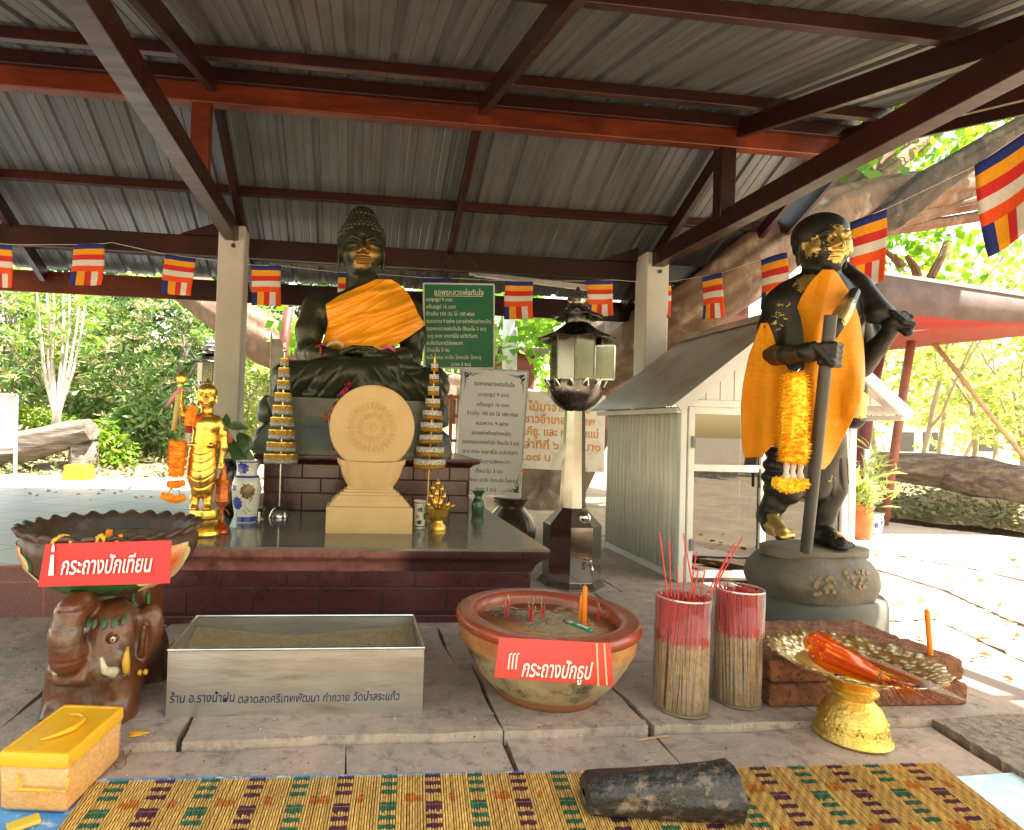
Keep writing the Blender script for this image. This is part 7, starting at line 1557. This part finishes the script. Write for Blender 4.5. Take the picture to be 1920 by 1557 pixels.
def clumps(r, cen, rad, n, k, spread):
    """n leaf clusters inside an ellipsoid shell, k leaf bases each"""
    p = r.normal(size=(n, 3)); p /= np.linalg.norm(p, axis=1, keepdims=True); p *= (r.uniform(.25, 1, (n, 1))**.45); c = np.array(cen)+p*np.array(rad)*(1+.18*np.sin(5*p[:, :1]+3*p[:, 2:]))
    b_ = np.repeat(c, k, 0); off = r.normal(size=(n*k, 3)); off /= np.linalg.norm(off, axis=1, keepdims=True); off[:, 2] = off[:, 2]*.6-.15; return b_+off*spread*.25, off
def branchy(b, p, d, L_, r_, depth, rnd, gn=.6):
    n = 5; pts = [V3(p)]; dd = V3(d).normalized()
    for i in range(n): dd = (dd+V3((rnd.uniform(-.22, .22), rnd.uniform(-.22, .22), rnd.uniform(-.05, .18)))).normalized(); pts.append(pts[-1]+dd*L_/n)
    b.tube(pts, [r_*(1-.5*i/n) for i in range(n+1)], 8 if r_ > .03 else 5, rough=.06)
    if depth:
        for q in range(3): s = rnd.randint(2, n); branchy(b, pts[s], dd+V3((rnd.uniform(-.9, .9), rnd.uniform(-.9, .9), rnd.uniform(-.1, .6))), L_*gn, r_*.5, depth-1, rnd, gn)
def tree(name, label, base, h, crown_c, crown_r, n, k, ln, wd, lm, seed, tr=.06, group=None, stems=1, barkm=None, spread=1., cat='tree'):
    t = thing(name, label, cat, base, group); rnd = random.Random(seed); r = np.random.default_rng(seed); b = MB()
    for s in range(stems): branchy(b, V3(base)+V3((rnd.uniform(-.1, .1), rnd.uniform(-.1, .1), -.1))*(stems > 1), V3(crown_c)-V3(base)+V3((rnd.uniform(-.6, .6), rnd.uniform(-.6, .6), 0)), (V3(crown_c)-V3(base)).length*1.15, tr, 2, rnd)
    b.build('trunk', barkm or bark2, t, smooth=True)
    c, d = clumps(r, crown_c, crown_r, n, k, ln*spread); V, Q, C = np_leaves(c, d, ln, wd, seed); npmesh('crown', V, Q, lm, t, False, C)
    return t
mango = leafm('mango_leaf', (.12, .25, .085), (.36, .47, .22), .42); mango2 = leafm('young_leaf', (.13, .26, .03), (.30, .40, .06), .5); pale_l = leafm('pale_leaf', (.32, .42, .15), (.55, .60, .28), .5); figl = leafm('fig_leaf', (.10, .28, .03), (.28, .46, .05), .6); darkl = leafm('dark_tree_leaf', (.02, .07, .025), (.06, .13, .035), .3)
pan = pm('flower_panicle', (.68, .58, .34), .8, c2=(.55, .42, .22), scale=30)
def mango_tree(label, base, cc, cr, seed, n=520):
    t = tree('mango_tree', label, base, 3, cc, cr, n, 10, .20, .052, mango, seed, .07, 'mango trees beyond the terrace', spread=1.2)
    r = np.random.default_rng(seed+50); c, d = clumps(r, cc, [x*1.07 for x in cr], int(n*.3), 20, .16); d[:, 2] = np.abs(d[:, 2])+.1; V, Q, C = np_leaves(c, d, .17, .018, seed+9); npmesh('flower_panicles', V, Q, pan, t, False)
    return t
for lab, (u, v, Y), (wr, hr), sd_ in (('mango tree at the far left edge behind the fallen log', (20, 640, 13.5), (1.9, 1.7), 1), ('mango tree behind the pale many-stemmed shrub', (170, 690, 12.8), (1.7, 1.6), 2), ('mango tree with cream flower sprays behind the golden figure', (310, 660, 12.2), (1.7, 1.7), 3), ('mango tree half hidden by the left concrete post', (445, 690, 13.2), (1.6, 1.8), 4), ('mango tree low behind the yellow stool', (250, 800, 14.5), (1.7, 1.2), 5)):
    c_ = at(u, v, Y); mango_tree(lab, (c_.x, Y, -.05), tuple(c_), (wr, 1.1, hr), sd_)
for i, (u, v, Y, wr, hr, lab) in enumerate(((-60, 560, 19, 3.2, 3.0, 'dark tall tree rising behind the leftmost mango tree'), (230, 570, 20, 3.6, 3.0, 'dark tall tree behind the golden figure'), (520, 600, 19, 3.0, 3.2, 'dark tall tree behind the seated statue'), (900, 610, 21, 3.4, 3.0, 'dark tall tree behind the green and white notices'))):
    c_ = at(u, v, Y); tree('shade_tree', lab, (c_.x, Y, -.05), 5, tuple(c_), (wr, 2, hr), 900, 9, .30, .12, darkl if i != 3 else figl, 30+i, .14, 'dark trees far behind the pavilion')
# pale multi-stemmed shrub with few leaves
b0 = gz(105, 790, .28); b0 = at(105, 800, 10.8); sh_ = thing('stemmed_shrub', 'pale many-stemmed shrub with few yellow-green leaves behind the fallen log', 'shrub', (b0.x, 10.8, -.05)); b = MB()
for u, v in ((68, 560), (85, 545), (100, 540), (118, 545), (130, 560), (150, 560), (92, 600), (160, 590), (75, 620)):
    e_ = at(u, v-25, 10.8+random.uniform(-.3, .3)); m_ = at((u+105)/2+(4 if u > 105 else -4), (v+770)/2+20, 10.8); b.tube([at(104+random.uniform(-8, 8), 850, 10.8), at(105+(u-105)*.12, 770, 10.8), m_, m_.lerp(e_, .5)+V3((random.uniform(-.05, .05), 0, 0)), e_], [.05, .04, .03, .022, .01], 7, rough=.08)
b.build('stems', pale_stem, sh_, smooth=True); r = np.random.default_rng(77); c, d = clumps(r, tuple(at(115, 600, 10.8)), (.8, .6, .75), 60, 7, .15); V, Q, C = np_leaves(c, d, .14, .07, 78); npmesh('leaves', V, Q, mango2, sh_, False, C)
for lab, (u, v, Y), rr_, n, lm, ln, wd, sd_ in (('bushy green shrub beside the yellow stool', (205, 850, 10.6), (.45, .4, .45), 110, mango2, .15, .06, 90), ('dark leafy shrub under the mango trees left of the golden figure', (275, 800, 11.4), (.8, .5, .5), 200, mango, .18, .06, 91), ('low yellow-green shrub above the fallen log', (60, 790, 11.6), (.9, .4, .3), 120, mango2, .14, .06, 92), ('low leafy shrub beside the left concrete post', (470, 760, 11), (.7, .4, .9), 240, pale_l, .14, .05, 93)):
    c_ = at(u, v, Y); tree('shrub', lab, (c_.x, Y, .0), 1, tuple(c_), rr_, n, 9, ln, wd, lm, sd_, .025, None, 3, cat='shrub')
# fallen log and stump at the left
def logm(name, label, px, rad, m, n=20, cat='log', rough=.05, holl=None):
    b = MB(); pts = [at(*p) for p in px]; P_ = []; R2 = []
    for i in range(len(pts)-1):
        for s in np.linspace(0, 1, 6)[:-1]: P_.append(pts[i].lerp(pts[i+1], s)); R2.append(rad[i]+(rad[i+1]-rad[i])*s)
    P_.append(pts[-1]); R2.append(rad[-1]); k_ = len(P_); rows = []; x = None
    for i, p in enumerate(P_):
        d = (P_[min(i+1, k_-1)]-P_[max(i-1, 0)]).normalized(); x = d.orthogonal().normalized() if x is None else (x-d*x.dot(d)).normalized(); y = d.cross(x)
        rows.append([p+(x*math.cos(t)+y*math.sin(t))*R2[i]*(1+rough*math.sin(3*t+i*.25)+rough*.9*math.sin(7*t+i*.12+1)+rough*.5*math.sin(13*t-i*.2)+rough*.4*math.sin(i*.9)) for t in [2*math.pi*j/48 for j in range(48)]])
    b.quadgrid(rows, closeu=True); b.poly(list(reversed(rows[0]))); b.poly(rows[-1]); return b
YLg = 10.2
b = logm('x', '', [(-60, 858, YLg), (20, 842, YLg), (70, 832, YLg), (120, 818, YLg), (172, 806, YLg-.1)], [.22, .25, .24, .22, .17], oldwood); tag(b.build('fallen_log', oldwood, smooth='auto'), 'grey weathered fallen log across the far left, resting on a stump', 'log')
b = MB(); c_ = at(150, 870, 10.15); b.lathe([(.30, -.1), (.26, .1), (.21, .35), (.22, at(150, 828, 10.15).z)], (c_.x, 10.25, 0), 40, fr=lambda t, i: (1+.10*math.sin(4*t+i)+.05*math.sin(9*t), 0)); tag(b.build('tree_stump', oldwood, smooth=True), 'old brown tree stump under the end of the left fallen log', 'stump')
ys_ = gz(148, 903, TZ if False else .26).y
st_ = thing('plastic_stool', 'yellow-orange plastic stool standing at the far edge of the terrace', 'stool', at(148, 903, ys_)); k_ = ys_/1127; c_ = at(148, 903, ys_); hs_ = at(148, 871, ys_).z-c_.z
b = MB(); loft(b, [[(c_.x+sx_*w_, ys_+sy_*w_*.8, z) for sx_, sy_ in ((-1, -1), (1, -1), (1, 1), (-1, 1))] for w_, z in ((23*k_, c_.z), (18*k_, c_.z+hs_*.96), (16*k_, c_.z+hs_))]); b.build('body', pm('yellow_stool_plastic', (.80, .42, .02), .45), st_, bevel=.012)
# planting bank and ground cover on the left and right
gcv = leafm('ground_cover_leaf', (.10, .15, .05), (.32, .29, .16), .3); litter = pm('leaf_litter', (.30, .22, .14), .95, c2=(.18, .13, .08), scale=18, bump=5, bscale=30, dirt=(.38, .34, .24), dscale=9)
def bank(name, poly, hgt, seed, n):
    xs_ = [p[0] for p in poly]; ys__ = [p[1] for p in poly]; b = MB(); nx_, ny_ = 60, 24; rows = []
    for i in range(ny_+1):
        t_ = i/ny_; rows.append([])
        for j in range(nx_+1):
            s = j/nx_; fx_, fy_ = poly[0][0]+(poly[1][0]-poly[0][0])*s, poly[0][1]+(poly[1][1]-poly[0][1])*s; bx_, by_ = poly[3][0]+(poly[2][0]-poly[3][0])*s, poly[3][1]+(poly[2][1]-poly[3][1])*s
            x, y = fx_+(bx_-fx_)*t_, fy_+(by_-fy_)*t_; rows[-1].append((x, y+.06*math.sin(4*x), hgt(t_)+.03*math.sin(3*x+2*y)+.02*math.sin(9*x)))
    b.quadgrid(rows); setting(b.build(name, litter, smooth=True))
    r = np.random.default_rng(seed); s, t_ = r.uniform(0, 1, n), r.uniform(0, 1, n)**1.3; fr_ = np.array(poly[0])[None]+(np.array(poly[1])-np.array(poly[0]))[None]*s[:, None]; bk = np.array(poly[3])[None]+(np.array(poly[2])-np.array(poly[3]))[None]*s[:, None]; p = fr_+(bk-fr_)*t_[:, None]
    cen = np.stack([p[:, 0], p[:, 1], np.array([hgt(q) for q in t_])+r.uniform(.0, .14, n)], 1); d = r.normal(size=(n, 3)); d[:, 2] = np.abs(d[:, 2])*.7; V, Q, C = np_leaves(cen, d, .10, .045, seed+1); o = npmesh('ground_cover', V, Q, gcv, None, False, C); o['kind'] = 'stuff'
bank('planting_bed', [(-13, 9.15), (-2.0, 9.5), (-1.6, 13), (-16, 13)], lambda t: .1+.3*min(1, t*3), 500, 5200)
pr0, pr1 = gz(1640, 972, 0), gz(2100, 1026, 0)
bank('planting_bed', [(pr0.x-.4, pr0.y+.15), (pr1.x+3, pr1.y-1.6), (16, 10.5), (6.5, 11.5)], lambda t: .0+.38*min(1, t*2.5), 510, 6500)
# right-hand log
b = logm('x', '', [(1610, 872, 8.3), (1680, 876, 8.2), (1760, 882, 8.0), (1830, 895, 7.7), (1890, 906, 7.4), (1990, 925, 7.0)], [.20, .22, .24, .28, .25, .25], oldwood, rough=.06); tag(b.build('fallen_log', oldwood, smooth='auto'), 'thick weathered fallen log lying on the planting bed at the right', 'log')
# big fig tree behind the altar
fig = thing('fig_tree', 'huge smooth-barked fig tree whose thick limbs spread left and right behind the pavilion', 'tree', (1.6, 10.2, 0))
def limb(px, rad, nm='limb', m=bark, rough=.075): logm('x', '', px, rad, m, rough=rough).build(nm, m, fig, smooth=True)
limb([(1005, 985, 9.6), (1030, 930, 9.7), (1075, 850, 9.8), (1120, 740, 9.8), (1160, 660, 9.6)], [.75, .52, .44, .46, .52], 'trunk', rough=.09)
limb([(1085, 720, 9.7), (1150, 670, 8.4), (1210, 635, 7.1), (1290, 585, 6.5), (1360, 535, 6.18), (1445, 474, 6.05), (1545, 405, 6.2)], [.48, .46, .38, .33, .31, .31, .29])
limb([(1520, 420, 6.2), (1620, 380, 6.4), (1720, 358, 6.7), (1800, 352, 7.0), (1960, 340, 7.2)], [.29, .26, .24, .21, .18])
limb([(1520, 425, 6.4), (1570, 365, 7.4), (1640, 300, 8.5), (1740, 240, 8.8), (1850, 190, 9)], [.26, .17, .15, .13, .10]); limb([(1580, 390, 6.5), (1690, 300, 8.2), (1800, 210, 8.4)], [.14, .10, .06])
limb([(1590, 440, 6.3), (1670, 405, 6.1), (1740, 345, 6.0), (1830, 290, 5.9), (1960, 215, 5.8)], [.10, .17, .16, .13, .12], m=bark3); limb([(1660, 420, 6.3), (1760, 395, 6.9), (1860, 375, 6.8), (1960, 362, 6.7)], [.10, .085, .08, .07], m=bark); limb([(1650, 430, 6.5), (1760, 418, 7), (1860, 402, 6.9), (1960, 395, 6.8)], [.08, .07, .06, .06])
limb([(1085, 800, 9.9), (900, 760, 10.2), (720, 720, 10.4), (590, 672, 10.4), (500, 640, 10.4), (400, 575, 10.6), (330, 520, 10.8)], [.42, .42, .42, .40, .38, .34, .3])
for px, rd in (([(1020, 960, 9.4), (960, 1000, 9.0), (930, 1010, 8.8)], [.3, .16, .05]), ([(1010, 930, 9.5), (975, 965, 9.1), (960, 985, 8.6)], [.2, .14, .05]), ([(1050, 950, 9.5), (1075, 985, 9.1), (1090, 1000, 8.8)], [.3, .16, .05])): limb(px, rd, 'root')
r = np.random.default_rng(5)
def figleaves(regs, ln, wd, seed, nm='leaves'):
    cs_, ds_ = [], []
    for u, v, Y, su, sv, n in regs:
        k_ = Y/1127; p = np.array(at(u, v, Y))[None]+r.normal(size=(n, 3))*np.array([su*k_, .35, sv*k_]); d = r.normal(size=(n, 3)); d[:, 2] -= .5; cs_.append(p); ds_.append(d)
    V, Q, C = np_leaves(np.concatenate(cs_), np.concatenate(ds_), ln, wd, seed); npmesh(nm, V, Q, figl, fig, False, C)
figleaves([(870, 640, 9.0, 40, 22, 120), (1000, 640, 8.6, 25, 28, 70), (560, 610, 8.6, 22, 16, 40), (545, 640, 8.4, 14, 14, 24), (1010, 600, 9, 40, 14, 50), (1160, 640, 8.6, 16, 25, 30), (1265, 590, 7.5, 6, 14, 10)], .17, .14, 301)
figleaves([(1780, 260, 8.5, 70, 30, 170), (1700, 300, 8, 50, 25, 60), (1880, 240, 8, 60, 40, 120), (1560, 360, 7.4, 15, 14, 12), (1800, 470, 9, 90, 40, 190), (1720, 450, 8.6, 30, 40, 60), (1900, 440, 8, 30, 30, 40), (1640, 470, 9, 30, 40, 60)], .19, .15, 302)
c, d = clumps(np.random.default_rng(71), (5.6, 6.6, 6.3), (2.9, 2.0, .5), 700, 9, .4); V, Q, C = np_leaves(c, d, .36, .28, 303); npmesh('crown', V, Q, figl, fig, False, C); limb([(1100, 740, 9.8), (1110, 500, 10), (1120, 330, 10.2)], [.4, .3, .2])  # unseen leaf mass added between the sun and the limb to shade it
for i, (u0, v0, u1, v1) in enumerate(((1690, 500, 1660, 470), (1745, 520, 1780, 440), (1720, 520, 1700, 480))): limb([(u0, v0, 8.6), ((u0+u1)/2+4, (v0+v1)/2, 8.6), (u1, v1, 8.6)], [.06, .05, .03], 'twig')
# poles, flag, distant bits behind the altar
redpole = pm('red_brown_pole', (.17, .045, .03), .6, c2=(.11, .03, .02), scale=6); orpole = pm('orange_red_pole', (.28, .10, .06), .6, c2=(.2, .07, .045), scale=5)
b = MB(); b.tube([at(492, 870, 7.6), at(505, 790, 7.6), at(528, 680, 7.6), at(541, 578, 7.6)], [.075, .07, .065, .06], 12, rough=.06); tag(b.build('leaning_prop', redpole, smooth=True), 'red-brown leaning prop pole behind the left end of the altar', 'pole')
wf = thing('white_banner', 'small white banner on a thin pole behind the silver-fringed umbrella', 'banner', at(508, 760, 6.6)); b = MB(); b.tube([at(506, 770, 6.6), at(509, 632, 6.6)], .011, 8); b.tube([at(509, 632, 6.6), at(509, 622, 6.6)], [.012, .002], 8); b.build('pole', pm('cream_pole', (.6, .56, .42), .5), wf, smooth='auto')
b = MB(); b.quadgrid([[at(u, v, 6.6+.02*math.sin(u)) for u in (510, 518, u1)] for v, u1 in ((636, 524), (660, 535), (700, 532), (745, 522))]); b.build('cloth', pm('white_cloth', (.7, .66, .6), .8), wf, smooth=True, solid=.003)
b = MB(); p, q_ = at(958, 720, 9.2), at(957, 560, 9.2); b.tube([V3((p.x, 9.2, 0)), V3((q_.x, 9.2, q_.z))], .115, 24); tag(b.build('white_pillar', pm('white_paint', (.80, .80, .78), .6), smooth='auto'), 'bright white round pillar behind the green notice', 'pillar')
wl = thing('low_shed', 'low red-brown shed wall with a dark roof far behind the notices', 'shed', at(950, 800, 11.2))
a, c_ = at(884, 660, 11.2), at(1003, 660, 11.2); b = MB(); b.box((a.x, 11.2, 0), (c_.x, 12.5, a.z)); b.build('wall', pm('shed_wall', (.28, .085, .06), .8, c2=(.2, .06, .045), scale=3, stretch=(1, 1, 4)), wl); b = MB(); b.box((a.x-.2, 11.0, a.z+.002), (c_.x+.2, 12.7, a.z+.10)); b.build('roof', pm('shed_roof', (.08, .035, .03), .7), wl)
sh2 = thing('far_shelter', 'dark maroon eave of a second shelter glimpsed between the right post and the fig limb', 'shelter', at(1290, 800, 10.2)); a, c_ = at(1180, 545, 10.2), at(1385, 560, 10.2); d_ = at(1280, 628, 10.2)
b = MB(); b.box((a.x, 10.2, d_.z), (c_.x+.2, 10.26, a.z+.1)); b.build('fascia', pm('maroon_fascia', (.10, .022, .018), .5, c2=(.07, .018, .015), scale=4), sh2); b = MB(); b.prism([(a.x-.2, 10.1, a.z+.1), (c_.x+.3, 10.1, a.z+.1), (c_.x+.3, 12.6, a.z+.9), (a.x-.2, 12.6, a.z+.9)], (0, 0, .03)); b.build('roof', sheet, sh2)
b = MB(); [b.bar((x, 10.4, 0), (x, 10.4, d_.z), .12, .12, (0, 1, 0)) for x in (a.x+.1, c_.x)]; b.build('posts', W1, sh2)
rk = thing('orange_rack', 'small orange slatted rack behind the seated statue pedestal', 'rack', at(850, 830, 7.4)); ork = pm('orange_rack_wood', (.45, .14, .06), .6)
for v in (744, 826, 780): b = MB(); b.bar(at(836, v, 7.4), at(864, v+1, 7.4), .04, .05, (0, 1, 0)); b.build('slat', ork, rk)
for u in (846, 861): b = MB(); b.bar(at(u, 740, 7.42), V3((at(u, 800, 7.42).x, 7.42, 0)), .04, .04, (0, 1, 0)); b.build('upright', ork, rk)
# red canopy at the right
cn = thing('red_canopy', 'red fabric canopy with a faded pink valance on leaning red poles at the right', 'canopy', at(1700, 985, 7.0))
redc = pm('red_canopy_cloth', (.34, .014, .012), .7, c2=(.28, .012, .010), scale=4); pinkc = pm('faded_valance', (.12, .082, .078), .8, c2=(.085, .055, .052), scale=5, bump=1, bscale=25); wt = pm('white_piping', (.75, .72, .70), .6)
zv = at(1760, 590, 6.2).z; xl_ = at(1640, 560, 6.2).x; xr_ = 12.5
def curve_row(v_of, Y): return [at(u, v_of(u), Y) for u in np.linspace(1640, 2150, 24)]
vb = lambda u: 582+(u-1640)*.055+10*math.sin((u-1640)*.008); vt = lambda u: 512+(u-1640)*.155
b = MB(); b.quadgrid([curve_row(vt, 6.2), curve_row(lambda u: (vt(u)+vb(u))/2, 6.18), curve_row(vb, 6.2)]); b.build('valance', pinkc, cn, smooth=True, solid=.004)
b = MB(); b.tube(curve_row(lambda u: vt(u)-2, 6.2), .022, 6); b.build('white_edge', wt, cn, smooth=True)
far = [at(u, 657-(u-1665)*.105, 8.0) for u in np.linspace(1655, 2150, 24)]; near = [p+V3((0, .02, .02)) for p in curve_row(vb, 6.2)]
b = MB(); b.quadgrid([near, [p.lerp(q_, .5)+V3((0, 0, .05)) for p, q_ in zip(near, far)], far]); b.build('underside', redc, cn, smooth=True, solid=.004)
ap = V3(((near[0].x+12)/2, 7.1, at(1700, 528, 6.2).z-.05)); b = MB(); top_n = curve_row(vt, 6.2); b.quadgrid([top_n, [p.lerp(ap, .5) for p in top_n], [ap]*24]); b.quadgrid([[p+V3((0, 0, .03)) for p in far], [p.lerp(ap, .5) for p in far], [ap]*24]); b.build('top_panel', redc, cn, smooth=True)
b = MB(); b.tube([at(1700, 622, 7.2), at(1860, 598, 7.0)], .018, 8); b.build('cross_strut', pm('grey_strut', (.4, .36, .38), .4, metal=.5), cn, smooth=True)
for nm, L_, rr_, m_ in (('pole', [(1709, 640, 7.4), (1690, 760, 7.4), (1657, 985, 7.4)], .052, orpole), ('pole', [(1652, 640, 7.9), (1628, 760, 7.9), (1600, 960, 7.9)], .085, pm('wine_pole', (.17, .04, .06), .6)), ('guy_pole', [(1752, 645, 7.6), (1930, 870, 7.2)], .03, pm('tan_pole', (.5, .36, .2), .7))):
    b = MB(); b.tube([at(*p) for p in L_], rr_, 12); b.build(nm, m_, cn, smooth=True)
# slender pale trees beyond on the right
for i, (u, vb_, Y, vt_, cu, cv, wr, hr, n) in enumerate(((1722, 870, 11, 560, 1700, 640, 1.3, 1.3, 130), (1815, 880, 12, 520, 1830, 560, 1.6, 1.2, 150), (1750, 860, 14, 560, 1760, 700, 1.5, 1.3, 150), (1860, 860, 13, 540, 1880, 700, 1.6, 1.5, 170), (1640, 860, 13, 560, 1650, 690, 1.2, 1.6, 150), (1920, 850, 11, 560, 1930, 760, 1.4, 1.0, 150), (1800, 850, 16, 560, 1800, 770, 2.0, 1.2, 170), (2050, 850, 12, 500, 2040, 640, 1.8, 1.8, 180))):
    base = at(u, vb_, Y); c_ = at(cu, cv, Y); labs = ('slender pale tree nearest the red pole', 'slender pale tree under the largest flag', 'pale tree behind the leaning guy pole', 'leafy pale tree above the right end of the log', 'pale tree between the cabinet roof and the red pole', 'low pale tree at the right edge above the log', 'low bushy pale tree far behind the log', 'pale tree just outside the right edge')
    tree('slender_tree', labs[i], (base.x, Y, 0), 3, tuple(c_), (wr, .9, hr), n, 8, .17, .10, pale_l, 400+i, .06, 'pale slender trees beyond the path', barkm=pm('pale_bark', (.42, .34, .25), .85, c2=(.32, .25, .18), scale=8))
bl = thing('pale_building', 'pale building far behind the trees at the right', 'building', at(1780, 850, 24)); a, c_ = at(1640, 790, 24), at(2000, 800, 24); b = MB(); b.box((a.x, 24, 0), (c_.x, 28, at(1780, 770, 24).z+.4)); b.build('wall', pm('pale_wall', (.7, .68, .64), .8), bl); b = MB(); b.box((a.x-.6, 23.4, at(1780, 770, 24).z+.402), (c_.x+.6, 28.6, at(1780, 770, 24).z+.7)); b.build('roof', pm('pale_roof', (.6, .58, .56), .7), bl)
for u in (1700, 1745, 1850): b = MB(); p = at(u, 830, 23.97); b.box((p.x-.35, 23.96, p.z-.4), (p.x+.35, 23.995, p.z+.45)); b.build('window', pm('dark_window', (.05, .06, .07), .2), bl)
# potted plants and a little sign by the cabinet
pt = thing('orange_pot', 'plain orange plant pot with a leafy plant beside the right post of the glass cabinet', 'plant', gz(1614, 1010)); c_ = gz(1612, 1010); k_ = c_.y/1127*1.05
b = MB(); b.lathe([(r_*k_, z*k_) for r_, z in ((17, 0), (20, 15), (22, 40), (20, 56), (23, 60), (24, 64), (20, 64), (16, 50))], c_, 32); b.build('pot', pm('orange_glaze', (.62, .14, .03), .35, c2=(.5, .1, .02), scale=6), pt, smooth='auto')
r = np.random.default_rng(61); n = 90; cen = np.array(c_)[None]+np.array([0, 0, 64*k_])+r.normal(size=(n, 3))*np.array([.05, .05, .1])+np.array([0, 0, .12]); d = r.normal(size=(n, 3)); d[:, 2] = np.abs(d[:, 2])+.2; V, Q, C = np_leaves(cen, d, .22, .05, 62); npmesh('leaves', V, Q, pale_l, pt, False, C)
pt = thing('blue_white_pot', 'blue and white porcelain pot with a bamboo-like plant just behind the orange pot', 'plant', gz(1634, 996)); c_ = gz(1632, 1000); k_ = c_.y/1127*1.05
pr = [(r_*k_, z*k_) for r_, z in ((15, 0), (18, 6), (21, 22), (20, 36), (22, 40), (19, 40), (15, 30))]
b = MB(); b.lathe(pr, c_, 32); b.build('pot', pm('porcelain', (.70, .72, .75), .2), pt, smooth='auto'); b = MB(); [blot(b, c_, pr[:5], -math.pi/2-.3+.55*i, (18+5*(i % 2))*k_, 5*k_, 7*k_, 5, .4, i) for i in range(-2, 4)]; b.build('blue_pattern', cobalt, pt)
n = 130; r = np.random.default_rng(63); cen = np.array(c_)[None]+np.array([0, 0, 40*k_])+r.normal(size=(n, 3))*np.array([.12, .1, .2])+np.array([0, 0, .35]); d = r.normal(size=(n, 3)); d[:, 2] = np.abs(d[:, 2])*.8; V, Q, C = np_leaves(cen, d, .24, .04, 64); npmesh('leaves', V, Q, pale_l, pt, False, C); b = MB(); [b.tube([c_+V3((0, 0, 36*k_)), c_+V3((random.uniform(-.15, .15), random.uniform(-.1, .1), 40*k_+random.uniform(.35, .7)))], .006, 5) for _ in range(8)]; b.build('stems', pm('green_stem', (.15, .25, .05), .6), pt)
sg_ = thing('small_sign', 'small blank white sign on a thin post behind the potted plants', 'sign', gz(1634, 985)); Yq = 7.2; b = MB(); b.prism([at(1622, 842, Yq), at(1641, 844, Yq), at(1640, 905, Yq), at(1621, 903, Yq)], (0, .02, 0)); b.build('panel', pm('white_panel', (.78, .79, .80), .5), sg_); p = at(1634, 900, Yq+.03); b = MB(); b.tube([(p.x, Yq+.03, 0), p], .014, 8); b.build('post', pm('white_paint', (.80, .80, .78), .6), sg_)

# woodland behind the viewer, seen only as reflections in glass and steel
r = np.random.default_rng(900); Vs, Qs, Cs, o_ = [], [], [], 0
for i in range(13):
    x = -15+3.8*i+r.uniform(-.8, .8); y = (-11 if i < 7 else -8)-r.uniform(0, 4); c, d = clumps(r, (x, y, 4.6+r.uniform(-.6, .8)), (2.2, 1.6, 2.3), 170, 7, .3); V, Q, C = np_leaves(c, d, .42, .2, 910+i); Vs.append(V); Qs.append(Q+o_); Cs.append(C); o_ += len(V)
o = npmesh('far_wood', np.concatenate(Vs), np.concatenate(Qs), mango, None, False, np.concatenate(Cs)); o['kind'] = 'stuff'
b = MB()
for i in range(13): x = -15+3.8*i; b.tube([(x, -13, -.1), (x+.2, -13, 2), (x-.1, -13.1, 5)], [.22, .17, .1], 10, rough=.08)
o = b.build('far_wood_trunks', bark2, smooth=True); o['kind'] = 'stuff'

# dry leaves lying on the path, the gravel and the terrace
r = np.random.default_rng(640); n = 260; u = r.uniform(0, 1, n); cen = np.where((u < .3)[:, None], np.stack([r.uniform(-6, -1.6, n), r.uniform(6.5, 9.1, n), np.full(n, TZ+.006)], 1), np.stack([r.uniform(3.0, 7.5, n), r.uniform(2.4, 7.0, n), np.full(n, .008)], 1)); d = r.normal(size=(n, 3)); d[:, 2] = np.abs(d[:, 2])*.12
V, Q, C = np_leaves(cen, d, .075, .04, 641); o = npmesh('fallen_leaves', V, Q, leafm('dry_leaf', (.28, .15, .06), (.42, .28, .11), .2), None, False, C); o['kind'] = 'stuff'
